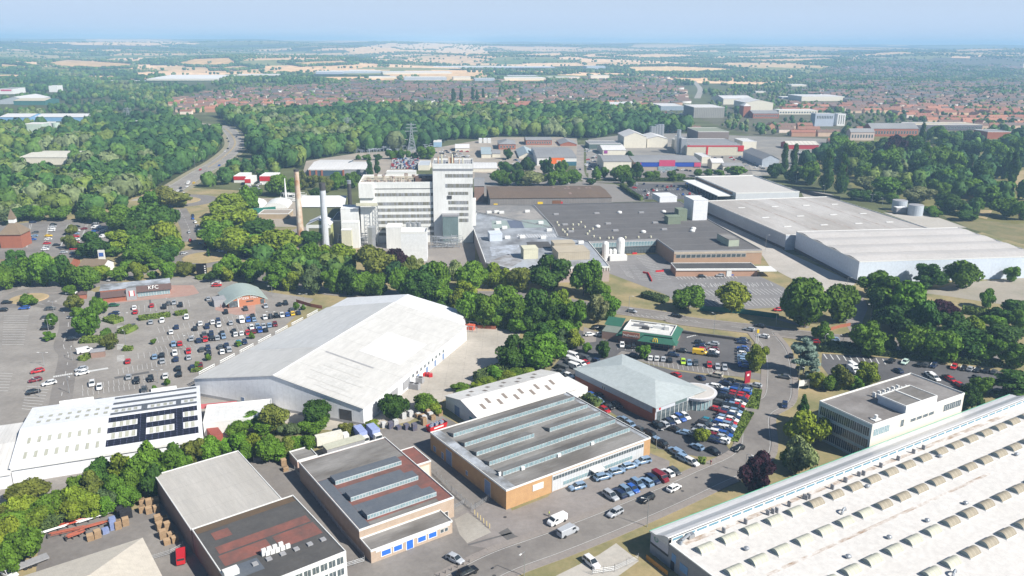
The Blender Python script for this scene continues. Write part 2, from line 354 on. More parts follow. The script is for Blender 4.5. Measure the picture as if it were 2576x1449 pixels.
def side(b,s):
    "local frame of a facade: (origin x,y, direction, outward normal, length)"
    w,d=b.w,b.d
    return {'f':((0,0),(1,0),(0,-1),w),'r':((w,0),(0,1),(1,0),d),'b':((w,d),(-1,0),(0,1),w),'l':((0,d),(0,-1),(-1,0),d)}[s]
def win(b,s,z0,z1,a0,a1,n,frac=.8,glass=None,fr=TRIM,name='window',mull=0,pr=.06,par=None,ft=.1,label=None):
    (ox,oy),(dx,dy),(nx,ny),L=side(b,s); step=(a1-a0)/n; ww=step*frac
    m=MB()
    def bx(u0,u1,za,zb,p0,p1,mi):
        v=[]
        for zz in (za,zb):
            for u,p in ((u0,p1),(u1,p1),(u1,p0),(u0,p0)): v.append((dx*u+nx*p,dy*u+ny*p,zz))
        m.add(v,[(0,1,5,4),(1,2,6,5),(2,3,7,6),(3,0,4,7),(4,5,6,7),(3,2,1,0)],mi)
    if ft: bx(-ft,ww+ft,z0-ft,z1+ft,0,pr,1)
    bx(0,ww,z0,z1,0,pr+.03,0)
    for k in range(mull): u=ww*(k+1)/(mull+1); bx(u-.04,u+.04,z0,z1,pr,pr+.06,1)
    me=m.mesh(name,[glass or GLASS,fr]); out=[]
    for i in range(n):
        u=a0+step*i+(step-ww)/2; o=link(name,me,par or b.r,(ox+dx*u,oy+dy*u,0)); out.append(o)
        if label: o['label']=label
    return out
def boxpart(name,b,x0,x1,y0,y1,z0,z1,m,label=None,par=None): return part(name,MB().box(x0,x1,y0,y1,z0,z1),m,par or b.r,None,label)
def ontop(name,label,cat,c,x,y,z,mb,m,rz=0,group=None,place=None):
    "a separate thing resting at height z"
    p=g(c,x,y,z=z); o=link(name,mb.mesh(name,m),None,p,rz); tag(o,label,cat,group)
    if place: later(o,label,place)
    return o
def text(name,s,size,m,par,loc,rot,ext=.04,label=None):
    cu=bpy.data.curves.new(name,'FONT'); cu.body=s; cu.size=size; cu.extrude=ext; cu.align_x='CENTER'; cu.align_y='CENTER'
    t=bpy.data.objects.new(name,cu); me=bpy.data.meshes.new_from_object(t); bpy.data.objects.remove(t); me.name=name
    me.materials.clear(); me.materials.append(m); o=link(name,me,par,loc); o.rotation_euler=rot
    if label: o['label']=label
    return o
# ---------------- 1 the big white retail warehouse ----------------
b=bldg('warehouse','huge white gabled retail warehouse with streaky sheet roof beside the supermarket car park','P',(20,935),(1722,1235),(1290,212),6.3,'y',6.2,WCLAD,WROOF,cat='warehouse')
WH=b; w,d=b.w,b.d
m=MB(); m.add([(-.5,d,0),(w-7,d,0),(w-7,d+18,0),(-.5,d+18,0),(-.5,d,5.4),(w-7,d,5.4),(w-7,d+18,5.4),(-.5,d+18,5.4),(w/2-3,d+18,10.4)],[(1,2,6,5),(2,3,7,6),(3,0,4,7),(6,7,8)])
part('rear_wall',m,WCLAD,b.r)
m=MB(); k=w/2-3; m.add([(-1,d+.1,5.3),(-1,d+18.4,5.3),(k,d+18.4,10.5),(k,d+.1,10.5),(w-6.6,d+18.4,5.3),(w-6.6,d+.1,5.3)],[(0,3,2,1),(3,5,4,2)]); part('rear_roof',m,mat('white_new_roof',(.66,.67,.69),(.6,.61,.63),.05,.5),b.r)
def slope(x,dz=.06): return 6.3+6.2*(1-abs(x-w/2)/(w/2))+dz
def patch(name,x0,x1,y0,y1,m_,dz=.06,par=None):
    return part(name,MB().add([(x0,y0,slope(x0,dz)),(x1,y0,slope(x1,dz)),(x1,y1,slope(x1,dz)),(x0,y1,slope(x0,dz))],[(0,1,2,3)]),m_,par or WH.r)
DIRTW=mat('stained_roof_sheet',(.45,.445,.425),(.57,.56,.54),.35,.7,lines=[(1,.7,.3,.85),(0,1.5,.12,.9)],con=.7)
patch('roof_panel',w*.68,w*.93,34,56,mat('new_white_sheet',(.62,.615,.60),(.59,.585,.57),.1,.5))
patch('roof_panel',.3,w/2-.5,28,84,mat('grey_white_sheet',(.49,.495,.495),(.56,.56,.55),.05,.6,lines=[(0,8,.02,.8)],stretch=(1,.3,1),con=.8),.04)
for y0,y1,xa,xb in ((6,10,.62,.86),(11,15,.6,.9),(16.5,20,.62,.84),(21.5,24,.66,.8),(3,5,.7,.92)): patch('roof_panel',w*xa,w*xb,y0,y1,DIRTW,.07)
patch('roof_vent_strip',w*.55,w*.84,25.4,26.3,GREYW,.08)
m=MB(); m.box(-.2,w+.2,-.12,0,0,1.0); part('plinth',m,GREYW,b.r)
m=MB(); m.box(w/2-.25,w/2+.25,-.4,d+.2,12.5,12.68); part('ridge_cap',m,TRIM,b.r)
win(b,'f',.2,4.6,w-9,w-4,1,.9,DARK,STEEL,'loading_door'); win(b,'f',.2,2.4,19,20.4,1,.9,BLUED,TRIM,'door')
win(b,'r',3,4.2,30,62,10,.4,GLASS); win(b,'r',.2,2.6,28,64,5,.25,BLUED,TRIM,'door')
for i in range(3): part('wall_panel',MB().box(w+.06,w+.2,9+i*9,14+i*9,1,4),GREYW,b.r)
for i in range(7):   # white railings above the left eave
    y=4+i*11; m=MB()
    for k in range(9): m.box(-2.2,-2.05,y+k,y+k+.12,0,1.6)
    m.box(-2.25,-2.0,y,y+8.1,1.5,1.7); m.box(-2.25,-2.0,y,y+8.1,.8,.95); o=part('white_railing',m,TRIM,None)
    p=toW(b.F,0,0); o.location=p; o.rotation_euler.z=b.F[1]; tag(o,None,'railing','white railings along the warehouse'); o.location=toW(b.F,-1.4,y,5.2); 
    for v in o.data.vertices: v.co.x+=2.1; v.co.y-=y
    later(o,'white railing','on car park side of the big white warehouse')
# plant behind the warehouse: caged chillers
def chiller(c,x,y,z,rz,lab,place=None,s=1):
    m=MB().box(-2*s,2*s,-1*s,1*s,0,2.1*s)
    t=thing('air_conditioning_unit',lab,'air conditioner',g(c,x,y,z=z),rz)
    part('casing',m,GREYW,t)
    for k in (-1,1): part('fan',MB().cyl(k*1*s,0,2.1*s,2.3*s,.7*s,n=10),DARK,t)
    if place: later(t,lab,place)
    return t
for q in ((1190+1050,1040),(1330+950,975)): chiller('P',*q,0,WH.F[1],'large grey chiller with two round fans','on the warehouse yard')
# ---------------- 2 supermarket with solar panels ----------------
b=bldg('store','white store with dark solar panels in a grid on its shallow gabled roof','E',(105,1390),(2035,1090),(1910,580),5.2,'x',2.2,WCLAD,mat('white_store_roof',(.72,.73,.75),(.68,.69,.71),.05,.5,lines=(0,.9,.08,.95)),cat='store')
SB=b; w,d=b.w,b.d
def sl2(y,dz): return 5.2+2.2*(1-abs(y-d/2)/(d/2))+dz
def strip(name,x0,x1,y0,y1,m_,dz=.09,lab=None):
    return part(name,MB().add([(x0,y0,sl2(y0,dz)),(x1,y0,sl2(y0,dz)),(x1,y1,sl2(y1,dz)),(x0,y1,sl2(y1,dz))],[(0,1,2,3)]),m_,SB.r,None,lab)
# photo: front slope rows at three heights, two cross columns
for (a,e) in ((2.8,6.4),(10.1,13.1),(16.2,19.1)): strip('solar_panel',w*.475,w*.985,a,e,SOLAR)
for xa,xb in ((.64,.69),(.85,.9)):
    strip('solar_panel',w*xa,w*xb,6.2,10.3,SOLAR); strip('solar_panel',w*xa,w*xb,12.9,16.4,SOLAR)
for (a,e) in ((.52,.565),(.655,.70),(.93,.975)): strip('solar_panel',w*.48,w*.985,d*a,d*e,SLATEB)
for (a,e) in ((.78,.83),): strip('solar_panel',w*.48,w*.985,d*a,d*e,SLATEB)
for xa,xb in ((.655,.69),(.86,.89)): strip('solar_panel',w*xa,w*xb,d*.56,d*.66,SLATEB)
for i in range(8):
    x=w*.05+i*w*.053
    for (a,e) in ((3.2,6.6),(11,14.2)): strip('rooflight',x,x+.9,a,e,GLP)
    for (a,e) in ((d*.58,d*.63),(d*.70,d*.75)): strip('rooflight',x+.8,x+1.9,a,e,GLP)
for xa in (.50,.54,.575,.61,.71,.745,.785,.82,.91,.945):
    for (a,e) in ((6.8,9.8),(13.4,16.0)): strip('rooflight',w*xa,w*xa+1.0,a,e,GLP)
    strip('rooflight',w*xa,w*xa+1.0,d*.585,d*.64,GLP)
m=MB().box(0,w,-.5,-.02,4.3,5.1); part('gutter',m,TRIM,b.r)
m=MB().box(w*.15,w*.35,d+.05,d+.5,4.6,6.2).box(w*.7,w*.86,d+.05,d+.5,4.6,6.2); part('sign_board',m,TRIM,b.r)
F0=b.F
b=bldg('store_annex','low white annex to the left of the store with solar panels','Z',0,0,0,4.2,'x',1.6,WCLAD,WROOF2,F=(toW(F0,-26.2,-2),F0[1],26,34),cat='building')
m=MB(); a=[Lc(F0,'E',*p,4.6) for p in ((1960,620),(2110,540),(2500,655),(2345,735),(1990,835))]
b=bldg('store_annex','pale low-roofed building wedged between the solar-panelled store and the warehouse','Z',0,0,0,4.4,'flat',0,TRIM,mat('pale_roof',(.66,.66,.65),(.58,.58,.57),.1,.7,lines=(0,1,.1,.92)),F=(toW(F0,w+.6,11.5),F0[1]-.12,20,13),cat='building')
win(b,'f',.2,2.6,11,12.6,1,.9,BLUED,TRIM,'door')
ca=part('red_canopy',MB().box(-2.5,9,13.2,15.2,3.4,4.2),mat('faded_red',(.42,.09,.1),(.5,.14,.14),1,.6),b.r)
# ---------------- 3 white gabled shed with brown rooflights ----------------
b=bldg('shed','white gabled shed with two rows of brown rooflights behind the brick works','H',(670,750),(1660,455),(350,525),4.5,'x',2.3,mat('white_render',(.66,.67,.68),(.58,.59,.6),.2,.7),WROOF2,cat='building')
w,d=b.w,b.d
def sl3(y,dz=.08): return 4.5+2.3*(1-abs(y-d/2)/(d/2))+dz
RL=mat('brown_rooflight',(.2,.165,.14),(.25,.21,.18),1,.5)
for i in range(5):
    for j in range(2):
        for (a,e) in (((.12,.26),(.62,.74))[0],((.3,.44),(.78,.9))[0]) if 0 else (((.14,.28) if j==0 else (.24,.38)),((.6,.7) if j==0 else (.76,.86))):
            x=w*.1+i*w*.165+j*w*.08
            part('rooflight',MB().add([(x,d*a,sl3(d*a)),(x+1.1,d*a,sl3(d*a)),(x+1.1,d*e,sl3(d*e)),(x,d*e,sl3(d*e))],[(0,1,2,3)]),RL,b.r)
win(b,'l',.2,3.4,d*.28,d*.45,1,.9,BLUED,TRIM,'door'); win(b,'l',.2,2.8,d*.74,d*.84,1,.9,TEAL,TEAL,'door')
m=MB().box(w+.01,w+6,1,12,0,3.2).box(w+.2,w+5.8,1.2,11.8,3.2,3.35); part('lean_to',m,TRIM,b.r)
# ---------------- 4 buff brick works with saw-tooth rooflights ----------------
b=bldg('factory_unit','flat-roofed buff brick works with long saw-tooth rooflights and a two-storey glazed front','L',(840,1112),(2345,560),(70,500),5.6,'flat',0,BUFF,GROOF,cat='factory')
LB=b; w,d=b.w,b.d
GFR=mat('glazing_frame',(.5,.53,.54),(.4,.43,.44),1,.6)
def sawtooth(b,x0,x1,y,h=1.35,dep=4.6,n=0,rf=GROOF,lab=None):
    t=part('saw_tooth_light',MB().add([(x0,y,b.z),(x1,y,b.z),(x1,y,b.z+h),(x0,y,b.z+h),(x0,y+dep,b.z+.05),(x1,y+dep,b.z+.05)],[(0,1,2,3),(3,2,5,4),(1,5,2),(0,3,4)]),[rf],b.r,None,lab)
    n=n or int((x1-x0)/1.0); m=MB(); s=(x1-x0)/n
    for i in range(n): m.box(x0+i*s+.14,x0+(i+1)*s-.08,y-.07,y-.02,b.z+.28,b.z+h-.1,0)
    m.box(x0,x1,y-.02,y,b.z,b.z+h,1)
    for i in range(0,n+1): m.box(x0+i*s-.02,x0+i*s+.05,y-.1,y-.02,b.z+.1,b.z+h,1)
    part('glazing',m,[GLASSL,GFR],t)
    return t
for x0,x1,y in ((4.2,50.4,33.4),(3.8,50.2,26.5),(3.7,24,20),(29.8,49.9,20),(3.6,50.2,13.4),(3.5,50.1,6.7)): sawtooth(b,x0,x1,y,dep=4.3)
part('roof_edge_felt',MB().add([(.5,.5,5.68),(3.3,.5,5.68),(3.3,d-.5,5.68),(.5,d-.5,5.68)],[(0,1,2,3)]),GROOFB,b.r)
part('roof_edge_felt',MB().add([(50.5,.5,5.68),(w-.5,.5,5.68),(w-.5,d-.5,5.68),(50.5,d-.5,5.68)],[(0,1,2,3)]),GROOFB,b.r)
part('front_curtain_wall',MB().box(15.2,49.5,-.12,.02,.25,5.2),mat('grey_white_panel',(.55,.56,.57),(.47,.48,.49),.8,.5,lines=(0,.95,.06,.6)),b.r)
win(b,'f',3.7,4.75,15.4,49.3,34,.86,GLASS,TRIM,'window',pr=.16,ft=.05); win(b,'f',1.1,2.2,19,45,24,.86,GLASSL,TRIM,'window',pr=.16,ft=.05)
part('entrance_canopy',MB().box(28.5,32.5,-2.2,-.12,2.7,2.95),TRIM,b.r); win(b,'f',.1,2.4,29,32,2,.85,GLASS,TRIM,'entrance_door',pr=.18)
part('wall_sign',MB().box(8.6,12.2,-.14,.02,2.6,4.4),TRIM,b.r)
win(b,'l',.1,4.4,9.0,12.5,1,.9,BLUED,TRIM,'roller_door'); win(b,'l',.1,4.4,29.5,32.5,1,.9,BLUED,TRIM,'roller_door')
win(b,'l',.6,2.2,1.8,3.2,1,.9,BLUED,TRIM,'door'); win(b,'l',.3,2.2,6.5,7.8,1,.9,BLUED,TRIM,'door'); win(b,'l',1.2,2.4,20,21,1,.9,BLUED,TRIM,'window')
F0=b.F
for k,(c,x,y) in enumerate((('L',778,945),('L',1012,888),('L',1390,752),('L',1735,628))):
    m=MB().box(-.55,.55,-.3,.3,0,.9); o=ontop('air_conditioning_unit','small white air conditioning unit','air conditioner',c,x,y,5.75,m,TRIM,F0[1],'units on the brick works roof','beside the saw-tooth lights')
# ---------------- 5 red-roofed brick works ----------------
F0=frame('G',(1130,985),(2085,650),(540,290),5.6)
b=bldg('factory_unit','brick works with red and blue felt roof and three raised glazed rooflights','Z',0,0,0,5.6,'flat',0,PBRICK,REDR,F=F0,cat='factory')
GB=b; w,d=b.w,b.d
part('grey_roof',MB().add([(.4,27,5.68),(w-.4,27,5.68),(w-.4,d-.4,5.68),(.4,d-.4,5.68)],[(0,1,2,3)]),GROOF,b.r)
part('roof_edge_felt',MB().add([(.4,.4,5.67),(3.2,.4,5.67),(3.2,26.9,5.67),(.4,26.9,5.67)],[(0,1,2,3)]),SLATEB,b.r)
part('front_roof_strip',MB().add([(3.3,.4,5.67),(w-4,.4,5.67),(w-4,2.3,5.67),(3.3,2.3,5.67)],[(0,1,2,3)]),GROOF,b.r)
for y in (14.8,5.2): part('roof_felt_bay',MB().add([(3.3,y,5.67),(21.5,y,5.67),(21.5,y+5.8,5.67),(3.3,y+5.8,5.67)],[(0,1,2,3)]),SLATEB,b.r)
for y in (22.6,12.9,3.1): 
    t=part('raised_rooflight',MB().box(3.6,23,y,y+3.4,5.64,6.9),[SLATEB],b.r); m=MB(); n=24; s=19.4/n
    for i in range(n): m.box(3.6+i*s+.1,3.6+(i+1)*s-.06,y-.08,y-.03,5.95,6.75,0)
    m.box(3.6,23,y-.03,y,5.7,6.95,1); part('glazing',m,[GLASSL,GFR],t)
m=MB().box(w,w+4.6,20.2,30.3,0,5.4); part('side_bay',m,PBRICK,b.r); m=MB(); m.box(w+.1,w+4.5,20.3,30.2,5.4,5.5); part('side_bay_roof',m,REDR,b.r)
m=MB(); rim(m,4.6,10.1,5.45,t=.2,h=.25,x0=w,y0=20.2); part('side_bay_trim',m,TRIM,b.r)
part('loading_door',MB().box(w+.6,w+4,20.05,20.18,.1,4.6),mat('cream_door',(.7,.66,.52)),b.r)
b2=bldg('office_annex','low brick front office with blue boarded windows under a pale flat roof','Z',0,0,0,3.3,'flat',0,PBRICK,GROOF,F=(toW(F0,.1,-6),F0[1],w-4.2,5.95),cat='building',foot=True)
win(b2,'f',1.0,2.3,1.6,6.2,1,.5,BLUEP,TRIM,ft=.22); win(b2,'f',1.0,2.3,5.6,8.4,1,.75,BLUEP,TRIM,ft=.22); win(b2,'f',.15,2.7,9.2,11.2,1,.85,BLUEP,TRIM,'door',ft=.22); win(b2,'f',1.0,2.3,12,18,2,.7,BLUEP,TRIM,ft=.22); win(b2,'f',1.3,2.2,18.6,21,2,.7,GLASS,TRIM)
part('white_fascia',MB().box(1.2,21.5,-.1,0,2.55,3.1),TRIM,b2.r)
win(b,'f',.2,2.3,w-3.0,w-1.8,1,.9,DARK,TRIM,'door')
# ---------------- 6 long foreground building ----------------
b=bldg('industrial_unit','long unit with pale ribbed roof behind and dark patchy felt roof in front, bottom left','F',(1925,975),(2843,665),(1640,400),6.5,'flat',0,BRICKG,PALER,cat='building',par=.2)
F0=b.F; w=b.w
b2=bldg('industrial_unit','white-windowed two-storey unit with black and red patchy felt roof','Z',0,0,0,6.6,'flat',0,BRICKG,BLKR,F=(toW(F0,.2,-30),F0[1],25.2,29.8),cat='building',par=.25)
for x0,x1,y0,y1 in ((3,7,22,25.5),(2,24,16.2,19.4),(1.5,12.5,11,15.6),(14,24.2,10,15.6)): part('red_felt_patch',MB().add([(x0,y0,6.68),(x1,y0,6.68),(x1,y1,6.68),(x0,y1,6.68)],[(0,1,2,3)]),REDR,b2.r)
part('blue_felt_patch',MB().add([(1.2,5,6.69),(8.2,5,6.69),(8.2,10,6.69),(1.2,10,6.69)],[(0,1,2,3)]),SLATEB,b2.r)
part('roof_edge_moss',MB().add([(.4,27,6.69),(24.8,27,6.69),(24.8,29.4,6.69),(.4,29.4,6.69)],[(0,1,2,3)]),mat('moss',(.13,.085,.05),(.09,.07,.05),.5,.95),b2.r)
part('white_front',MB().box(0,25.2,-.12,0,0,6.5),TRIM,b2.r)
for zz in (4.1,1.1): win(b2,'f',zz,zz+1.7,1,24.6,12,.82,GLASS,TRIM,pr=.14,mull=1)
for k in range(6): ontop('rooflight_dome','square grey rooflight hatch','rooflight','G',(80,220,360,497,632,765)[k],(1322,1272,1220,1172,1122,1075)[k],6.7,MB().box(-.6,.6,-.6,.6,0,.35),GREYW,F0[1],'hatches on the dark patchy roof','on the front of the black felt roof')
for k in range(5): ontop('air_conditioning_unit','white air conditioning unit','air conditioner','G',(208,258,308,360,412)[k],(1228,1212,1196,1176,1156)[k],6.7,MB().box(-.5,.5,-.3,.3,0,1),TRIM,F0[1],'units on the black felt roof','in the front row on the black felt roof')
for k in range(4): ontop('air_conditioning_unit','tall white air conditioning unit','air conditioner','G',(170,225,282,342)[k],(1230,1210,1190,1165)[k],6.7,MB().box(-.5,.5,-.3,.3,0,1.7).box(-.4,.4,-.34,-.3,.1,1.5),TRIM,F0[1],'units on the black felt roof','in the rear row of the black roof')
ontop('roof_box','white box housing with mossy top','roof housing','F',2330,1420,6.7,MB().box(-1.6,1.6,-.9,.9,0,1.3),TRIM,F0[1])
b=bldg('industrial_unit','beige hip-roofed unit cut off by the bottom left corner','Z',0,0,0,4.6,'hip',3.4,GREYW,mat('beige_roof',(.56,.51,.43),(.5,.455,.39),.1,.7,lines=(0,.5,.1,.93)),F=(lambda Fr:(toW(Fr,0,0),Fr[1],Fr[2],Fr[3]))(( (lambda q,a:(q-Vector((math.cos(a)*34,math.sin(a)*34,0))-Vector((-math.sin(a)*26,math.cos(a)*26,0)),a,34,26))(g('F',1425,1065,z=4.6)*1,F0[1]-.02))),cat='building')
b.r.location.z=0
# ---------------- 8 the vast white roof, bottom right ----------------
O=g('J',475,955,z=6.7); A=g('Q',1040,115,z=6.7); a=math.atan2((A-O).y,(A-O).x); FB=(Vector((O.x,O.y,0)),a,156,95)
r=thing('warehouse','vast white warehouse with rows of barrel rooflights and a curved front canopy, bottom right','warehouse',FB[0],a)
FOOT.append(np.array([tuple(toW(FB,x,y))[:2] for x,y in ((-1,1),(157,1),(157,-96),(-1,-96))]))
m=MB().box(0,156,-95,-6.3,0,6.1,0,top=False); m.box(0,156,-6.3,0,0,5.7,0,top=False); part('wall',m,GREYW,r)
m=MB().box(0.3,156,-95,-6.6,6.0,6.2); part('roof',m,WFLAT,r)
m=MB(); n=10; prof=[(0,6.0),(-.8,6.15),(-2.2,6.25),(-3.6,6.9),(-5,7.6),(-6.2,7.85),(-6.5,7.7)]
for i in range(len(prof)-1):
    (y0,z0),(y1,z1)=prof[i],prof[i+1]; m.add([(-.4,y1,z1),(156,y1,z1),(156,y0,z0),(-.4,y0,z0)],[(0,1,2,3)])
m.add([(-.3,p[0],p[1]-.05) for p in prof]+[(-.3,-6.5,5.5),(-.3,0,5.5)],[tuple(range(9))])
cv=part('curved_canopy',m,mat('brushed_metal_roof',(.60,.60,.60),(.5,.5,.51),.3,.4,lines=(0,3,.02,.8),stretch=(.2,1,1)),r)
part('green_edge_trim',MB().box(-.4,156,.0,.18,5.75,6.05),mat('green_trim',(.1,.42,.27)),r)
m=MB().box(.5,156,-6.62,-6.5,6.2,7.5); part('clerestory_wall',m,TRIM,r)
me=MB().box(0,3.1,-6.7,-6.62,6.75,7.3).mesh('clerestory_window',[mat('blue_glass',(.1,.22,.3),(.16,.3,.38),1,.15)])
for i in range(40): link('clerestory_window',me,r,(.8+i*3.85,0,0))
# front elevation parts (camera-left end)
m=MB().box(-.12,0,-6.4,-.2,3.2,5.9); part('sign_fascia',m,mat('pale_fascia',(.5,.5,.55),(.46,.46,.5)),r); part('dark_band',MB().box(-.14,0,-6.4,-.2,2.6,3.2),DARK,r)
lg=MB()
for i in range(12):
    t=math.pi*2*i/12; lg.add([(-.2,-2.2-math.cos(t)*.75,4.9+math.sin(t)*.75),(-.2,-2.2-math.cos(t+.42)*.75,4.9+math.sin(t+.42)*.75),(-.2,-2.2-math.cos(t+.3)*.4,4.9+math.sin(t+.3)*.4)],[(0,2,1),(0,1,2)])
part('green_logo',lg,mat('logo_green',(.03,.5,.2)),r); text('sign_lettering','npower',.9,mat('logo_green',(0,.5,.2)),r,(-.2,-4.1,4.1),(math.pi/2,0,-math.pi/2)) if 0 else None
part('blue_patch',MB().box(-.08,0,-13,-10.4,1.6,3.6).box(-.08,0,-9,-7.6,2.2,4.4).box(-.08,0,-19,-16,.6,2),mat('blue_patch',(.2,.36,.6)),r); part('door',MB().box(-.1,0,-8.6,-7.4,0,2.4),DARK,r)
part('parapet_trim',MB().box(-.15,.25,-95,-6.6,6.1,6.4),TRIM,r)
STN=mat('roof_stain',(.70,.675,.65),(.30,.21,.14),.55,.9,det=10,con=.9,stretch=(.5,1,1))
for (y,w0,x0,x1,zz) in ((-8.3,.7,3,140,6.215),):
    part('dirt_streak',MB().add([(x0,y-w0,zz),(x1,y-w0,zz),(x1,y+w0,zz),(x0,y+w0,zz)],[(0,1,2,3)]),STN,r)
for p,q in ((('J',1640,1430),('Q',2300,400)),):
    a0=Lc(FB,*p,6.25); a1=Lc(FB,*q,6.25); part('dirt_streak',MB().add([(a0[0],a0[1]-.45,6.215),(a1[0],a0[1]-.45,6.215),(a1[0],a0[1]+.45,6.215),(a0[0],a0[1]+.45,6.215)],[(0,1,2,3)]),STN,r)
F0=FB
def bar_light(n=10,L=4.4,Wd=2.9,h=1.1):
    m=MB(); pr=[(-Wd/2+Wd*i/8,h*math.sin(math.pi*i/8)**.8) for i in range(9)]
    for i in range(8): m.add([(-L/2,pr[i+1][0],pr[i+1][1]+.15),(-L/2,pr[i][0],pr[i][1]+.15),(L/2,pr[i][0],pr[i][1]+.15),(L/2,pr[i+1][0],pr[i+1][1]+.15)],[(0,1,2,3)])
    m.add([(-L/2,*p) for p in [(q[0],q[1]+.15) for q in pr]],[tuple(range(8,-1,-1))],1); m.add([(L/2,*p) for p in [(q[0],q[1]+.15) for q in pr]],[tuple(range(9))],1)
    m.box(-L/2-.15,L/2+.15,-Wd/2-.15,Wd/2+.15,0,.16,2); return m
MEC=bar_light().mesh('barrel_rooflight',[GLP,mat('rooflight_end',(.22,.27,.27)),TRIM]); MED=bar_light().mesh('barrel_rooflight',[GLPD,mat('rooflight_end',(.22,.27,.27)),TRIM])
rows=[(('J',1015,1150),('J',2335,615),7,0),(('J',1310,1375),('Q',770,885),6,1),(('Q',830,1375),('Q',1660,980),5,2),(('Q',1640,1400),('Q',2400,1000),5,3)]
cl=[[1]*20,[1]*20,[1]*20,[1]*20]
for p,q,n,ri in rows:
    a0=Lc(F0,*p,6.7); a1=Lc(F0,*q,6.7); st=(a1[0]-a0[0])/(n-1)
    for k in range(-4 if ri>1 else -1 if ri==1 else 0,26):
        x=a0[0]+st*k; y=a0[1]+(a1[1]-a0[1])/(n-1)*k*0
        if x<1.5+2 or x>152: continue
        dirty=(x>(38,49,55,47)[ri]+5)
        o=link('barrel_rooflight',MED if dirty else MEC,r,(x,y,6.2))
        if dirty: o['label']='barrel rooflight with dirty brown cover'
for k,(c,x,y) in enumerate((('J',1435,1175),('J',2465,1255),('Q',1600,890),('Q',1215,1060),('Q',800,1255),('Q',1985,715),('Q',995,545),('Q',1728,240),('Q',2500,222))):
    m=MB().cyl(0,0,0,.4,.45,n=10).dome(0,0,.4,.7,.5,10,3); ontop('roof_vent','domed metal roof vent','vent',c,x,y,6.25,m,STEEL,0,'vents on the vast white roof','on the vast white roof')
for k,(c,x,y) in enumerate((('J',1205,1000),('J',1425,910),('J',1650,820),('J',1700,805),('J',1740,795),('J',1865,735),('J',2035,665),('J',2065,655),('J',2435,490),('Q',205,735),('Q',360,660),('Q',400,655),('Q',640,560),('Q',770,490),('Q',910,430),('Q',955,420),('Q',1130,340),('Q',1305,270),('Q',1460,200),('Q',1560,160))):
    m=MB().box(-.16,.16,-.5,.5,0,1.3); ontop('air_conditioning_unit','slim grey wall-type condenser','air conditioner',c,x,y,6.25,m,GREYW,F0[1],'condensers on the vast white roof','beside the front clerestory of the vast white roof')
m=MB(); pr=[(math.cos(t)*1.2,math.sin(t)*1.3) for t in [math.pi*i/8 for i in range(9)]]
for i in range(8): m.bar((pr[i][0],0,pr[i][1]),(pr[i+1][0],0,pr[i+1][1]),.3)
DU=m
ontop('arched_duct','arched silver duct standing on the vast white roof','duct','J',2415,800,6.2,DU,STEEL,F0[1]+.3)
ontop('arched_duct','arched silver duct near the bottom edge of the vast white roof','duct','Q',1870,1430,6.2,DU,STEEL,F0[1]+.3)
ontop('extract_duct','bent silver extract duct at the corner of the vast white roof','duct','J',780,1105,6.4,MB().bar((0,0,.6),(3,.6,1),.35,n=8).bar((0,0,.6),(-1.2,-.6,-2),.35,n=8).box(2.6,4.2,0,1.3,0,1),STEEL,F0[1])
# ---------------- 9 three-storey office ----------------
b=bldg('office_block','three-storey office block with long window bands and a white plant room on its flat roof','K',(1048,1250),(1975,930),(510,1010),12,'flat',0,mat('office_render',(.64,.59,.51),(.58,.53,.46),.4,.8),mat('office_roof',(.17,.155,.145),(.25,.235,.225),.12,.9,det=10,con=1),cat='office',par=.5)
F0=b.F; w,d=b.w,b.d
part('blue_grey_side',MB().box(-.1,0,0,d,0,12),mat('pale_blue_panel',(.42,.50,.50),(.38,.45,.46),.5,.7),b.r)
for z in (.9,4.6,8.3):
    win(b,'l',z,z+2.7,.6,d-.6,8,.92,mat('office_glass',(.03,.04,.05),(.07,.085,.095),.9,.12,spec=.7),TRIM,mull=2,pr=.16,ft=.08)
win(b,'f',8.4,10.6,.8,8.2,3,.9,GLASSL,TRIM,mull=2); win(b,'f',8.4,10.6,13.4,15,1,.9,GLASS,TRIM); win(b,'f',8.8,9.8,18,30,4,.8,GLASS,TRIM); win(b,'f',8.4,10.6,34.6,43.8,3,.9,GLASS,TRIM,mull=2)
ph=part('plant_room',MB().box(14.9,30.1,.02,9.3,12.02,14.6),BLUEG,b.r,None); part('plant_room_front',MB().box(14.9,30.1,-.12,.0,11.9,14.6),TRIM,b.r)
part('plant_room_roof',MB().box(15.2,29.8,.3,9,14.6,14.7),GROOF,b.r); m=MB(); rim(m,15.2,9.3,14.6,x0=14.9,y0=0,t=.25,h=.3); part('plant_room_trim',m,TRIM,b.r); part('roof_beam',MB().box(22.2,22.7,.3,9,14.7,14.95),TRIM,b.r)
for k in range(13):
    xx=16+k//2*2.3+(k%2)*.7; yy=11.6+(k%2)*1.3
    if k<13:
        p=toW(F0,18+k//2*2.3,11.3+(k%2)*1.6,12.05); o=link('air_conditioning_unit',MB().box(-.25,.25,-.5,.5,0,1.5).mesh('air_conditioning_unit',TRIM),None,p,F0[1]); tag(o,None,'air conditioner','units on the office roof'); later(o,'white upright air conditioning unit','behind the plant room on the office roof')
ontop('roof_cowl','white roof cowl on a square base','vent','K',1080,1185,12.05,MB().box(-1.4,1.4,-.9,.9,0,.25).cyl(0,0,.25,1.5,.5,n=8),TRIM,F0[1])
for k,(q1,q2) in enumerate(((('K',885,1150),('K',1160,1055)),(('K',1155,1205),('K',1360,1130)),(('K',1255,835),('K',1450,770)))):
    p=g(*q1,z=12.1); q=g(*q2,z=12.1); part('roof_rail',MB().bar(p-b.r.location,q-b.r.location,.06),TRIM,None) if 0 else None
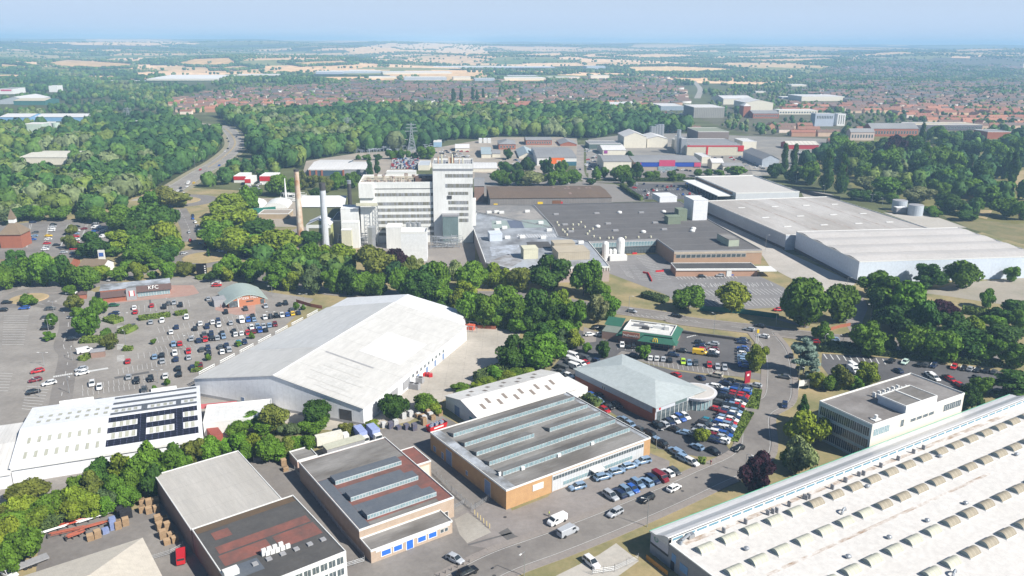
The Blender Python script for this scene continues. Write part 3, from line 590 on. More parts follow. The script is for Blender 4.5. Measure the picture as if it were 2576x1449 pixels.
# ---------------- 10 car dealership ----------------
b=bldg('car_showroom','car showroom with large pale hipped metal roof and a round glazed corner','I',(1075,1060),(1560,885),(290,665),5.8,'hip',2.6,BLUEG,mat('pale_blue_metal_roof',(.41,.45,.455),(.36,.40,.40),.1,.5,lines=(1,1,.08,.9)),cat='showroom',over=.6)
F0=b.F; w,d=b.w,b.d; SH=b
part('brick_base',MB().box(-.12,0,.0,d,0,3.1),RBRICK,b.r)
part('brick_corner',MB().box(-.16,.0,0,1.2,0,5.6),RBRICK,b.r)
part('fascia',MB().box(0,w-5,-.25,0,4.1,5.5),mat('silver_fascia',(.5,.52,.56),(.46,.48,.52),1,.4),b.r)
part('sign',MB().box(9,14.5,-.36,-.25,4.3,5.3),mat('sign_green_grey',(.12,.17,.17)),b.r); text('sign_lettering','motor sales',.7,TRIM,b.r,(11.75,-.4,4.8),(math.pi/2,0,0)) if 0 else None
part('red_badge',MB().box(1.3,2.1,-.34,-.25,4.5,5.2),REDP,b.r)
win(b,'f',.1,4.0,.6,w-6,8,.9,GLASS,TRIM,'showroom_window',pr=.1)
win(b,'l',3.3,4.3,14,16,2,.6,GLASS,TRIM); win(b,'l',.1,2.6,18,24,2,.4,DARK,TRIM,'door')
cx,cy=w-1.2,2.2
m=MB().cyl(cx,cy,4.0,4.9,6.6,7.0,28); part('round_canopy',m,mat('canopy_white',(.6,.6,.62),(.55,.55,.57)),b.r)
part('round_roof',MB().cyl(cx,cy,4.9,5.05,6.2,6.0,28),mat('round_roof',(.52,.49,.46),(.46,.44,.41)),b.r)
part('round_glazing',MB().cyl(cx,cy,.15,4.0,5.4,5.4,24),GLASSL,b.r)
m=MB()
for k in range(24): t=2*math.pi*k/24; m.bar((cx+5.5*math.cos(t),cy+5.5*math.sin(t),.1),(cx+5.5*math.cos(t),cy+5.5*math.sin(t),4.0),.12)
part('glazing_post',m,TRIM,b.r)
for (x0,x1,y) in ((6,9,10),(6,9,15),(6,9,20),(14,18,12),(14,18,17),(14,18,22)): pass
# ---------------- 11 burger restaurant ----------------
F0=frame('I',(670,335),(1280,415),(770,195),3.4); w,d=F0[2],F0[3]
t=thing('restaurant','burger restaurant with green sloping roof edges around a white flat roof','restaurant',F0[0],F0[1]); FOOT.append(np.array([tuple(toW(F0,x,y))[:2] for x,y in ((-9,-1),(w+1,-1),(w+1,d+1),(-9,d+1))]))
part('wall',MB().box(1,w-1,1,d-1,0,3.4).box(-6.5,1,3,d-1,0,3.2),BRICKG,t)
def skirt(x0,x1,y0,y1,z0,z1,i): 
    o=[(x0,y0,z0),(x1,y0,z0),(x1,y1,z0),(x0,y1,z0)]; n=[(x0+i,y0+i,z1),(x1-i,y0+i,z1),(x1-i,y1-i,z1),(x0+i,y1-i,z1)]
    return MB().add(o+n,[(0,1,5,4),(1,2,6,5),(2,3,7,6),(3,0,4,7),(3,2,1,0)])
part('green_roof',skirt(0,w,0,d,3.3,5.3,2.6),GREENR,t); part('flat_roof',MB().box(2.5,w-2.5,2.5,d-2.5,4.4,4.7),mat('white_flat',(.66,.65,.62),(.5,.5,.48),.6,.7),t)
m=MB(); rim(m,w-5,d-5,5.2,x0=2.5,y0=2.5,t=.25,h=.25); part('roof_rim',m,TRIM,t)
part('green_roof',skirt(9.5,w+.6,-2.6,3.0,3.2,5.0,2.2),GREENR,t,label='projecting green roof over the entrance'); part('green_roof',MB().add([(-7.6,11,3.4),(-.1,11,3.4),(-.1,18.5,4.8),(-7.6,18.5,4.8)],[(0,1,2,3)]),GREENR,t,label='separate green canopy at the left')
part('grey_roof',MB().box(-6.6,0,3,10.8,3.2,3.4),mat('greengrey_roof',(.2,.23,.2)),t)
part('sign_panel',MB().box(2.8,9.8,-.35,.4,3.0,5.5),mat('brown_panel',(.33,.14,.09)),t); text('sign_lettering',"McDonald's",1.35,TRIM,t,(6.3,-.45,4.2),(math.pi/2,0,0))
m=MB()
for s in (-1,1):
    for i in range(6):
        a0,a1=math.pi*i/6,math.pi*(i+1)/6; c0=(16.6+s*.42,-2.2)
        m.bar((c0[0]+.42*math.cos(a0),-2.2,4.0+1.15*math.sin(a0)),(c0[0]+.42*math.cos(a1),-2.2,4.0+1.15*math.sin(a1)),.16)
    
for xx in (15.76,16.6,17.44): m.bar((xx,-2.2,3.5),(xx,-2.2,4.05),.16)
part('yellow_arches',m,YEL,t)
me=MB().box(0,1.5,0,.1,.4,2.8).mesh('window',[GLASS])
for i in range(7): link('window',me,t,(10.6+i*1.85,.9,0))
for i,(x,y,a,bb,h) in enumerate(((5,11,6,1,1),(9,9,3,1.4,1.1),(13,11.5,5,1,1.2),(18,12,2,2,1.5),(7,13.5,2,1.2,.8),(14,13.8,2,1.2,.9))): part('roof_plant',MB().box(x,x+a,y-bb,y,4.7,4.7+h),(GREYW,DARK,TRIM,TRIM,GREYW,TRIM)[i],t)
# ---------------- 12 chicken restaurant ----------------
F0=frame('A',(1005,870),(1715,800),(1000,800),4.5); w,d=F0[2],F0[3]
t=thing('restaurant','low brick fried chicken restaurant with grey flat roof and brown sloped sign band','restaurant',F0[0],F0[1]); FOOT.append(np.array([tuple(toW(F0,x,y))[:2] for x,y in ((-1,-4),(w+1,-4),(w+1,d+1),(-1,d+1))]))
part('wall',MB().box(0,w,2.3,d,0,4.4).box(.5,11,-3.4,2.3,0,2.5).box(11,w,0,2.3,0,2.9),RBRICK,t); part('roof',MB().box(-.2,w+.2,2.2,d+.2,4.4,4.8),GROOFB,t)
part('brown_roof',MB().add([(.2,-4,2.5),(11.2,-4,2.5),(11.2,0,4.4),(.2,0,4.4)],[(0,1,2,3)]),mat('brown_tiles',(.125,.08,.07),(.1,.065,.058),.8,.8),t)
part('brown_roof',MB().add([(15.5,-.9,2.8),(w+.5,-.9,2.8),(w+.5,2.2,5.0),(15.5,2.2,5.0)],[(0,1,2,3)]),mat('brown_tiles',(0,0,0)),t)
part('grey_gable',MB().box(11.2,15.5,-3.2,1,0,4.9),GREYW,t); part('logo_panel',MB().box(12.4,14.8,-3.35,-3.2,2,4.6),TRIM,t); part('red_stripe',MB().box(12.4,12.8,-3.42,-3.35,2,4.6).box(14.4,14.8,-3.42,-3.35,2,4.6),REDP,t)
text('sign_lettering','KFC',2.6,TRIM,t,(23,.1,4.25),(math.radians(54),0,0)); win_b=B(); win_b.w,win_b.d,win_b.r=w,d,t; win(win_b,'f',.4,2.7,15.8,w-.3,12,.88,GLASSL,TRIM,pr=.08)
t=thing('kiosk','small brick kiosk with pyramid roof left of the fried chicken restaurant','kiosk',g('A',830,930),F0[1]); part('wall',MB().box(-2,2,-2,2,0,2.4),RBRICK,t)
part('roof',MB().add([(-2.4,-2.4,2.4),(2.4,-2.4,2.4),(2.4,2.4,2.4),(-2.4,2.4,2.4),(0,0,3.6)],[(0,1,4),(1,2,4),(2,3,4),(3,0,4),(3,2,1,0)]),mat('brown_tiles',(0,0,0)),t)
# ---------------- 13 pizza restaurant: barrel vault ----------------
F0=frame('P',(360,235),(750,180),(290,110),0); F0=(F0[0],F0[1],F0[2],20); w=F0[2]
t=thing('restaurant','pizza restaurant with grey-green barrel-vaulted roof and red brick gable','restaurant',F0[0],F0[1]); FOOT.append(np.array([tuple(toW(F0,x,y))[:2] for x,y in ((-1,-1),(w+1,-1),(w+1,21),(-1,21))]))
n=16; pr=[(-.8+(w+1.6)*i/n,2.2+4.3*math.sin(math.pi*(.06+.88*i/n))-.8) for i in range(n+1)]; m=MB(); m2=MB()
for i in range(n):
    (x0,a0),(x1,a1)=pr[i],pr[i+1]; m.add([(x0,-.1,a0),(x1,-.1,a1),(x1,20.6,a1),(x0,20.6,a0),(x0,-.1,a0-.45),(x1,-.1,a1-.45)],[(0,1,2,3),(4,5,1,0)])
    xa,xb=max(.6,min(w-.6,x0)),max(.6,min(w-.6,x1))
    if xb>xa: m2.add([(xa,.4,0),(xb,.4,0),(xb,.4,a1-.3),(xa,.4,a0-.3)],[(0,1,2,3)]); m2.add([(xa,20,0),(xb,20,0),(xb,20,a1-.3),(xa,20,a0-.3)],[(3,2,1,0)])
part('vaulted_roof',m,mat('greygreen_metal',(.36,.42,.39),(.3,.36,.34),.15,.45,lines=(1,1.2,.05,.8)),t); m2.box(.6,w-.6,.5,19.9,0,1.8); part('wall',m2,mat('orange_brick',(.46,.19,.10),(.4,.16,.09),.4,.9),t)
part('window',MB().box(.8,4.6,.2,.38,.3,3.2),GLASS,t); part('window',MB().box(w-2.6,w-.9,.2,.38,.3,2.4),GLASS,t); part('white_pier',MB().box(4.6,5.1,.1,.4,0,4.2),TRIM,t)
text('sign_lettering','Pizza Hut',2.2,TRIM,t,(w*.55,.28,4.0),(math.pi/2,0,0)); part('door_sign',MB().box(8.4,11.6,.25,.38,1.9,2.5),DARK,t); part('side_block',MB().box(-5,.5,5,12,0,3.2),GREYW,t)
# ---------------- 14 factory complex ----------------
GW=mat('factory_white',(.72,.72,.70),(.65,.65,.62),.08,.6,lines=(0,1.4,.04,.93),stretch=(1,1,.2),con=1)
WB=mat('window_band_olive',(.18,.17,.125),(.30,.31,.33),.35,.4,con=1.6,stretch=(1.6,1,.2),lines=(0,1.8,.12,.6))
b=bldg('factory_tower','tall white factory tower with olive window bands, highest building in the centre','T',(1870,560),(2275,560),(1855,505),47.2,'flat',0,GW,GREYW,cat='tower',par=1.0)
TW=b; F0=b.F; w,d=b.w,b.d; sc=w/405
def tz(y): return 47.2*(1345-y)/(1345-560)
for y0,y1,xa,xb in ((650,675,1997,2275),(748,777,1997,2275),(828,850,2025,2228),(920,945,2025,2228),(982,1006,2025,2228),(1042,1066,2130,2228),(1100,1126,2130,2228)):
    part('window_band',MB().box((xa-1870)*sc,min((xb-1870)*sc,w+.15),-.12,.02,tz(y1+4),tz(y0-4)),WB,b.r)
part('dark_opening',MB().box(145*sc,190*sc,-.4,.02,tz(893),tz(862)),DARK,b.r)
part('cornice',MB().box(-.2,w+.25,-.3,d+.2,tz(600),tz(592)).box(-.25,w+.3,-.2,d+.25,tz(612),tz(607)),GREYW,b.r)
part('green_annex',MB().box(95*sc,252*sc,-4.5,.0,0,tz(1048)),mat('greyblue_annex',(.13,.18,.18),(.19,.25,.25),.2,.5,lines=(0,1,.08,.8)),b.r)
part('annex_cap',MB().box(90*sc,257*sc,-4.8,.0,tz(1060),tz(1040)),GREYW,b.r)
me=MB().box(0,1.1,-4.62,-4.5,0,1.0).mesh('annex_window',[TRIM])
for zz in (tz(1285),tz(1338)):
    for i in range(7): link('annex_window',me,b.r,((112+i*19)*sc,0,zz))
part('side_stair',MB().box(w,w+1.8,2,9,10,26),GW,b.r)
for k in range(9):
    m=MB(); x=1+k*2.1; m.cyl(x,4+(k%3)*2,47.3,47.3+(2.5,4.2,5.5)[k%3]*(1 if k<6 else .6),.45,n=8); part('roof_pipe',m,(STEEL,RUST,CREAM)[k%3],b.r)
part('roof_plant',MB().box(9.5,12.6,8,12,47.2,50.2),mat('rusty_plant',(.25,.12,.07),(.3,.2,.14),.8),b.r)
m=MB()
for k in range(11): m.bar((13.5+k*1.1,.6,48),(13.5+k*1.1,.6,49.6),.07)
m.bar((13.5,.6,49.6),(24.6,.6,49.6),.07); part('roof_railing',m,TRIM,b.r)
b=bldg('factory_wing','long white factory wing with seven dark window strips left of the tower','T',(1130,750),(1872,745),(1160,672),36.0,'flat',0,GW,mat('wing_roof',(.3,.24,.2),(.5,.47,.44),.3,.9,con=1.3),cat='factory',par=1.2)
F0=b.F; w,d=b.w,b.d
def tz2(y): return 36.0*(1340-y)/(1340-745)
part('dark_seam',MB().box(8.8,w,-.1,.02,tz2(797),tz2(790)),DARK,b.r)
for y0,y1 in ((840,862),(932,954),(994,1018),(1056,1080),(1118,1142),(1182,1208),(1240,1262)):
    x0=9 if y0<900 else 10.2; part('window_band',MB().box(x0,w,-.12,.02,tz2(y1+4),tz2(y0-4)),WB,b.r)
part('left_block',MB().box(-.4,8.6,-1.2,0,tz2(880),36.6),GW,b.r)
PB_=mat('plant_brown',(.45,.4,.36),(.2,.13,.1),.6,.7,con=1.3)
for k in range(30):
    x=3+(k*7.7)%37; y=2+(k*5.3)%16; h=1+(k%4)*.8
    part('roof_plant',MB().cyl(x,y,36.1,36.1+h,.6+(k%2)*.4,n=8) if k%3 else MB().box(x,x+2,y,y+1.4,36.1,36.1+h),PB_,b.r)
m=MB()
for k in range(3): m.bar((2,1.5+k*5,38.6),(32,1.5+k*5,38.6),.16)
for k in range(16): m.bar((2+k*2,1.5,36),(2+k*2,1.5,38.6),.1)
part('pipe_rack',m,CREAM,b.r); part('roof_shed',MB().box(33,43,4,14,36.1,38.6),mat('rusty_shed',(.18,.1,.07),(.1,.08,.07),.5),b.r)
# lattice tower against the wing
m=MB(); H_=tz2(950)
for (x,y) in ((7.2,-4),(10.4,-4),(7.2,-1.4),(10.4,-1.4)): m.bar((x,y,0),(x,y,H_),.14)
for k in range(10):
    z=H_*k/10; z2=H_*(k+1)/10; m.bar((7.2,-4,z),(10.4,-4,z2),.1); m.bar((10.4,-4,z),(7.2,-1.4,z2),.1); m.bar((7.2,-4,z2),(10.4,-4,z2),.1)
part('stair_tower',m,STEEL,b.r); part('walkway',MB().box(-2,10.6,-4.2,-1.2,H_,H_+.3).box(-2,10.6,-4.25,-4.15,H_+.3,H_+1.8),CREAM,b.r)
def blk(name,label,c,xl,xr,yt,yb,dep,m_,cat='factory block',rf=None,roof='flat',rh=2,rz=.05,yg=None,par=.3):
    "box whose front face spans xl..xr, top yt, ground yb in one crop"
    z=hz(c,(xl+xr)/2,yb,yt); a=g(c,xl,yb); e=g(c,xr,yb); w=(e-a).length; an=math.atan2((e-a).y,(e-a).x) if rz is None else rz
    if a.length>500:   # open ground in front, as the photo shows the foot of these walls
        cl=min(330 if a.x<0 else 130,11/(HC/a.length)); v=Vector((math.cos(an),math.sin(an),0)); u=Vector((a.x+e.x,a.y+e.y,0)).normalized()*-cl; FOOT.append(np.array([tuple((p_).xy) for p_ in (a+u,e+u,e,a)]))
    return bldg(name,label,'Z',0,0,0,z,roof,rh,m_,rf or WCLAD,F=(a,an,w,dep),cat=cat,par=par)
blk('process_block','plain white windowless block left of the wing with pipes on top','T',960,1138,1000,1350,12,GW)
blk('process_block','white block with two round vents below the taller white block','T',968,1135,1140,1395,6,GW)
blk('process_block','narrow cream box in front of the white process block','T',960,1060,1215,1430,4,CREAM)
blk('process_block','white box-shaped building with parapet in front of the long wing','T',1560,1815,1250,1530,11,mat('white_plain',(.70,.71,.72),(.66,.67,.68),.1,.5),par=1.2)
blk('process_block','grey-white process building with duct between wing and white box','T',1408,1560,1190,1400,12,GW)
b=blk('boiler_house','sage green boiler house with white roof behind the silver chimney','T',545,985,975,1180,24,mat('olive_wall',(.2,.21,.12),(.17,.18,.1),.2,.7),roof='x',rh=5,rf=mat('white_new_roof',(0,0,0)))
b=blk('boiler_house','white and green gabled boiler house right of the rusty chimney','T',612,850,1160,1370,14,mat('olive_wall',(0,0,0)),roof='y',rh=3.2,rf=mat('white_new_roof',(0,0,0)))
part('white_frame',MB().box(-.2,1.2,-.2,.0,0,b.z).box(-.2,b.w+.2,-.22,-.02,b.z-2,b.z),TRIM,b.r)
part('yellow_green_side',MB().box(b.w,b.w+.15,0,b.d,0,b.z-.5),mat('lime_wall',(.42,.44,.2),(.38,.4,.18)),b.r)
blk('plant_building','low grey plant building standing in shade beyond the silver chimney','T',860,960,1120,1330,26,GREYW,rf=DROOF)  # plain grey walls; the building only looks darker because it stands in shade
def chimney(name,label,c,x0,yb,x1,yt,r0,r1,m_,cap=None,caph=4):
    h=hz(c,x0,yb,yt); a=g(c,x0,yb); t=thing(name,label,'chimney',a)
    if a.length>600: u=a.xy.normalized(); v=Vector((-u.y,u.x))*5; k_=min(200,8*a.length/HC); FOOT.append(np.array([tuple(a.xy+v),tuple(a.xy-v),tuple(a.xy-v-u*k_),tuple(a.xy+v-u*k_)]))
    if 1: part('shaft',MB().cyl(0,0,0,h,r0,r1,14),m_,t)
    if cap: part('cap',MB().cyl(0,0,h-caph,h+.3,r1*1.08,r1*1.08,14),cap,t)
    return t
t=chimney('chimney','tall rust-streaked cream chimney left of the factory','T',540,1260,505,605,2.2,1.5,RUST,DARK,1); 
t=chimney('chimney','silver chimney with black top between two boiler houses','T',795,1370,758,742,2.15,1.75,mat('silver_shaft',(.6,.62,.65),(.52,.54,.58),.2,.4,metal=.15),DARK,4)
chimney('chimney','thin white chimney left of the rusty chimney','T',395,935,373,690,1.0,.35,TRIM)
chimney('exhaust_stack','short dark steel exhaust stack at the left end of the wing','T',1048,1150,1040,715,1.6,1.3,DARK,STEEL,2)
t=chimney('silo','shiny steel silo standing in front of the stair tower','T',1262,1375,1255,1180,2.6,2.6,STEEL)
for k,x in enumerate((1630,1684,1736)):
    t=chimney('silo',('left','middle','right')[k]+' of the three slim silver silos behind the white box','T',x,1378,x,1135,1.35,1.35,STEEL); tag(t,group='slim silos by the wing')
m=MB()
for k in range(26):
    a=k*1.7; m.bar((a%20,(k*3.1)%6,(k%5)*1.4+1),((a+6)%20,(k*3.1)%6,(k%5)*1.4+1),.18); m.bar((a%20,(k*3.1)%6,0),(a%20,(k*3.1)%6,(k%5)*1.4+2),.15)
ontop('pipework','tangle of pale pipes left of the white process block','pipework','T',905,1440-60,0,m,STEEL,.1); ontop('pipework','white pipe loops beside the thin white chimney','pipework','T',330,935,0,m,TRIM,.05); ontop('pipework','grey pipe bridge between tower and dark-roofed halls','pipework','T',1850,1400,0,m,STEEL,.05)
t=thing('storage_tent','white curved-top storage tents beyond the thin white chimney','tent',g('T',20,1000),.1); 
for k in range(2):
    m=MB(); w_,l_=11,22
    for i in range(8):
        a0,a1=math.pi*i/8,math.pi*(i+1)/8; m.add([(w_*k*1.7-w_/2*math.cos(a0)*1.6,0,4.2*math.sin(a0)),(w_*k*1.7-w_/2*math.cos(a1)*1.6,0,4.2*math.sin(a1)),(w_*k*1.7-w_/2*math.cos(a1)*1.6,l_,4.2*math.sin(a1)),(w_*k*1.7-w_/2*math.cos(a0)*1.6,l_,4.2*math.sin(a0))],[(0,1,2,3)])
    m.add([(w_*k*1.7-w_/2*math.cos(math.pi*i/8)*1.6,0,4.2*math.sin(math.pi*i/8)) for i in range(9)],[tuple(range(9))]); part('tent_roof',m,TRIM,t)
# low-rise halls with the big dark roof
FD=frame('C',(1230,640),(1920,615),(670,265),8)
def hall(label,pts,z,m_,rf,name='factory_hall',trim=True,bands=None):
    q=[Vector(Lc(FD,*p,z)) for p in pts]; n=len(q); ar=sum(q[i].x*q[(i+1)%n].y-q[(i+1)%n].x*q[i].y for i in range(n))
    if ar<0: q=q[::-1]
    t=thing(name,label,'factory',FD[0],FD[1]); FOOT.append(np.array([tuple(toW(FD,p.x,p.y))[:2] for p in q]))
    part('wall',MB().prism([tuple(p) for p in q],0,z,top=False),m_,t); part('roof',MB().add([(p.x,p.y,z) for p in q],[tuple(range(n))]),rf,t)
    m=MB()
    for i in range(n):
        a,e=q[i],q[(i+1)%n]; dd=(e-a).normalized(); nn=Vector((dd.y,-dd.x))*.1
        m.add([(*(a+nn),z-.6),(*(e+nn),z-.6),(*(e+nn),z+.35),(*(a+nn),z+.35),(*(a-nn*3),z+.35),(*(e-nn*3),z+.35)],[(0,1,2,3),(3,2,5,4)])
    part('roof_trim',m,TRIM if trim else GREYW,t); return t,q
t,q=hall('sprawling low hall with flat dark grey felt roof right of the factory tower',[('C',1230,640),('C',1920,615),('C',2090,735),('D',575,545),('D',165,315),('C',2150,235),('C',670,265),('C',880,497),('C',922,590)],8,mat('brown_hall_wall',(.36,.24,.17),(.3,.2,.15),.3,.85),DROOF,trim=False)
bb=B(); bb.w=41; bb.d=0; bb.r=t
win(bb,'f',4.6,7.2,.6,40.6,22,.9,GLASSL,TRIM,pr=.2); win(bb,'f',.4,4.2,.6,40.6,22,.9,GLASS,DARK,pr=.2,name='shutter')
fr=q and frame('C',(2090,735),('D',575,545),(1920,615),8); fl=Lc(FD,'C',2090,735,8); fr2=Lc(FD,'D',575,545,8)
wt=thing('office_wing','brown brick office wing with a window strip in front of the dark roof','office',toW(FD,*fl),FD[1]+math.atan2(fr2[1]-fl[1],fr2[0]-fl[0])); L2=math.hypot(fr2[0]-fl[0],fr2[1]-fl[1])
part('wall',MB().box(0,L2,-.5,-.02,0,7.6),mat('wing_brick',(.42,.28,.19),(.36,.24,.17),.3,.85),wt); bb=B(); bb.w,bb.d,bb.r=L2,0,wt
for o in win(bb,'f',4.4,6.2,1,L2-9,14,.85,GLASS,TRIM,pr=.6): pass
part('concrete_band',MB().box(0,L2,-.7,-.5,6.6,7.7),mat('tan_band',(.52,.45,.36)),wt)
A1=g('C',2110,915,z=4); A2=g('D',545,690,z=4); a=math.atan2((A2-A1).y,(A2-A1).x)
b=bldg('low_block','single-storey brick block with white fascia beside the marked car park','Z',0,0,0,4,'flat',0,mat('block_brick',(.45,.27,.18),(.4,.24,.17),.3,.85),BLKR,F=(Vector((A1.x,A1.y,0)),a,(A2-A1).length,12),cat='building',par=.3)
part('white_fascia',MB().box(-.1,b.w+4,-.5,-.02,3.3,4.2),TRIM,b.r); part('canopy',MB().box(b.w,b.w+9,-3,6,3.3,3.9),TRIM,b.r); part('white_panel',MB().box(b.w*.62,b.w*.68,-.3,0,0,3.3),TRIM,b.r)
t,q=hall('patchy blue-grey flat-roofed factory hall in front of the tower',[('C',1230,640),('C',1440,890),('C',430,910),('C',190,850),('C',60,490),('C',100,345),('C',880,500),('C',920,590)],7.9,mat('pinkish_wall',(.45,.35,.3),(.38,.33,.32),.3,.85),mat('patchy_roof',(.36,.385,.42),(.16,.16,.165),.06,.55,det=10,con=1.1,stretch=(1,.6,1)))
for q4,mm_ in (([(250,425),(400,422),(440,500),(255,505)],mat('sage_patch',(.27,.33,.31),(.22,.26,.25),.3)),([(405,422),(545,420),(580,498),(442,500)],mat('navy_patch',(.12,.14,.2),(.1,.12,.16),.3)),([(550,418),(800,415),(850,490),(585,497)],mat('sage_patch',(0,0,0))),([(500,560),(915,555),(940,590),(510,600)],mat('ribbed_patch',(.2,.2,.2),(.38,.4,.43),.5,lines=(0,1.6,.35,1.9))),([(600,640),(820,635),(870,700),(620,700)],BLKR),([(230,690),(520,660),(560,760),(250,780)],mat('silver_patch',(.42,.46,.52),(.25,.26,.28),.2,con=1.2)),([(180,850),(420,760),(560,830),(430,905)],mat('brown_patch',(.2,.185,.175),(.34,.35,.37),.2,con=1.3))):
    qq=[Lc(FD,'C',*p,8) for p in q4][::-1]; part('roof_patch',MB().add([(p[0],p[1],7.96) for p in qq],[(0,1,2,3)]),mm_,t)
m=MB(); e0=Vector(Lc(FD,'C',430,910,7.9)); e1=Vector(Lc(FD,'C',1440,890,7.9))
for k in range(40):
    p=e0+(e1-e0)*k/39; m.box(p.x-.15,p.x+.15,p.y-.35,p.y-.1,5.9,7.6)
part('white_window_posts',m,TRIM,t)
t,q=hall('worn grey hall roof between the tower and the brown-roofed shed',[('C',100,340),('C',75,270),('C',660,270),('C',880,495)],7.8,GREYW,mat('worn_roof',(.30,.28,.26),(.2,.195,.19),.06,.85,det=9,con=1.5),trim=False)
def rbox(name,label,c,x0,x1,y0,y1,dep,m_,rf=None,base=7.95,roof='flat',rh=2,cat='plant room'):
    z=base+(lambda: (lambda b_,d_: (HC+d_[2]*(b_.y/d_[1]))-base)(g(c,(x0+x1)/2,y1,z=base),ray(*P_(c,(x0+x1)/2,y0))))()
    a=g(c,x0,y1,z=base); e=g(c,x1,y1,z=base)
    return bldg(name,label,'Z',0,0,0,z,roof,rh,m_,rf or m_,F=(Vector((a.x,a.y,0)),FD[1],(e-a).length*.98,dep),cat=cat,foot=False,z0=base,par=0 if roof=='flat' else .3,over=.1)
rbox('plant_room','cream cube standing on the patchy factory roof','C',572,725,715,815,8,CREAM)
b=rbox('plant_room','beige ribbed plant building on the patchy factory roof','C',920,1255,750,828,14,BEIGE)
rbox('plant_room','taller beige block behind the ribbed plant building','C',880,1100,660,740,8,BEIGE)
rbox('plant_room','pale blue streaked plant box at the left end of the patchy roof','C',232,362,562,635,8,mat('streaky_box',(.5,.57,.66),(.6,.62,.66),.5,.6))
rbox('plant_room','sage green box on the dark roof, the lower of two','C',2028,2165,392,464,7,GREENB)
rbox('plant_room','sage green tower on the dark roof, the taller of two','C',2130,2225,318,430,7,GREENB)
rbox('white_cube_building','tall plain white cube building at the far right corner of the dark roof','C',2275,2430,222,424,16,mat('white_plain',(0,0,0)),cat='building')
rbox('white_box_building','low white boxy building behind the dark roof','C',1945,2130,188,243,16,mat('white_plain',(0,0,0)),cat='building')
rbox('plant_room','pale green-walled rooftop room at the right end of the dark roof','D',320,405,470,520,16,mat('palegreen_wall',(.42,.46,.36)),GROOF)
for k,(x,y) in enumerate(((900,365),(1310,355),(1760,348),(990,470),(1425,460),(1900,450),(1050,540),(1500,530),(1990,518))): ontop('roof_light','flat grey rooftop ventilator box','ventilator','C',x,y,8.02,MB().box(-1.7,1.7,-.8,.8,0,.9),GREYW,FD[1],'ventilators on the big dark roof','on the big dark roof')
for k,(x,y) in enumerate(((1540,348),(1985,340),(1320,490),(1780,545),(2285,512),(2275,535))): ontop('roof_cowl','white domed roof cowl','ventilator','C',x,y,8.02,MB().cyl(0,0,0,.5,1.5,n=10).dome(0,0,.5,1.7,1,10,3),TRIM,0,'white cowls on the big dark roof','on the big dark roof')
for k,(x,y) in enumerate(((910,450),(925,478),(1070,472),(1150,448),(1125,472),(1190,495),(965,525),(1015,518),(1068,518),(985,545),(1270,515),(1235,540),(1010,575),(1215,565),(1280,590),(1340,610),(1430,608),(1470,606),(1600,603),(1730,600),(1855,597))): ontop('roof_vent','small pale roof vent','vent','C',x,y,8.02,MB().cyl(0,0,0,.9,.55,n=8).dome(0,0,.9,.6,.3,8,2),CREAM,0,'small vents on the big dark roof','on the big dark roof')
for k,(x,y) in enumerate(((225,350),(300,345),(350,352),(610,340),(745,455),(320,455),(380,505),(305,530),(560,600),(410,605),(770,605),(830,530),(1150,655))): ontop('roof_unit','pale rooftop unit','roof unit','C',x,y,8.02,MB().box(-1.6,1.6,-1,1,0,1.5),TRIM,FD[1],'units on the patchy roofs','on the patchy roofs by the tower')
t=thing('gas_tanks','group of white cylindrical gas tanks beside the long glazed wall','tank',g('C',1480,820),FD[1])
for x,y,h,r_ in ((-5,0,11,1.9),(5,4,12,2.4),(1,2,6,1.2),(-1.5,2,6,1.1)): m=MB().cyl(x,y,0,h-r_,r_,n=14).dome(x,y,h-r_,r_,r_,14,4); part('tank',m,TRIM,t)
part('plinth_building',MB().box(-3,7,-3,1,0,3),TRIM,t)
# ---------------- 15.. further buildings ----------------
b=bldg('long_shed','long shed with brown corrugated roof and weathered timber wall behind the factory','C',(235,200),(1460,190),(180,80),9,'x',1.2,mat('weathered_timber',(.27,.25,.24),(.2,.185,.18),.2,.9,lines=(0,1.2,.2,.75)),BROWNR,cat='shed')
win(b,'f',1,6,b.w*.39,b.w*.43,1,1,YEL,YEL,'yellow_door'); win(b,'f',1,5,b.w*.03,b.w*.06,1,1,YEL,YEL,'yellow_door'); win(b,'f',.5,7,b.w*.51,b.w*.58,1,1,mat('rusty_door',(.22,.1,.05)),DARK,'rusty_door'); win(b,'f',1,6,b.w*.58,b.w*.595,1,1,REDP,REDP,'red_door')
win(b,'f',1,4.5,b.w*.62,b.w*.97,9,.5,DARK,GREYW,'dark_bay')
for x,y in ((.66,.7),(.69,.7),(.78,.72),(.85,.75),(.88,.75),(.67,.3),(.57,.85),(.7,.9)): 
    yy=y*b.d; part('pale_roof_sheet',MB().add([(b.w*x,yy-4,9.06+1.2*(1-abs(yy-4-b.d/2)/(b.d/2))),(b.w*x+1.9,yy-4,9.06+1.2*(1-abs(yy-4-b.d/2)/(b.d/2))),(b.w*x+1.9,yy+2,9.06+1.2*(1-abs(yy+2-b.d/2)/(b.d/2))),(b.w*x,yy+2,9.06+1.2*(1-abs(yy+2-b.d/2)/(b.d/2)))],[(0,1,2,3)]),mat('pale_brown_sheet',(.27,.19,.16)),b.r)
b=bldg('supermarket','flat-roofed supermarket with long entrance canopy beyond the white cube','V',(1330,1400),(1970,1385),(1010,1230),7,'flat',0,mat('super_wall',(.55,.57,.6),(.5,.52,.55),.2,.5),mat('super_roof',(.50,.48,.45),(.44,.42,.4),.03,.8,det=8),cat='supermarket',par=.8)
part('entrance_canopy',MB().box(-13,-.1,4,b.d*.98,4.4,5.0),TRIM,b.r); part('brown_fascia',MB().box(-.4,-.02,6,b.d,3,6.8),mat('brown_fascia',(.28,.17,.1)),b.r)
m=MB()
for k in range(12): m.box(-12.5,-12.1,6+k*6,6.4+k*6,0,4.4)
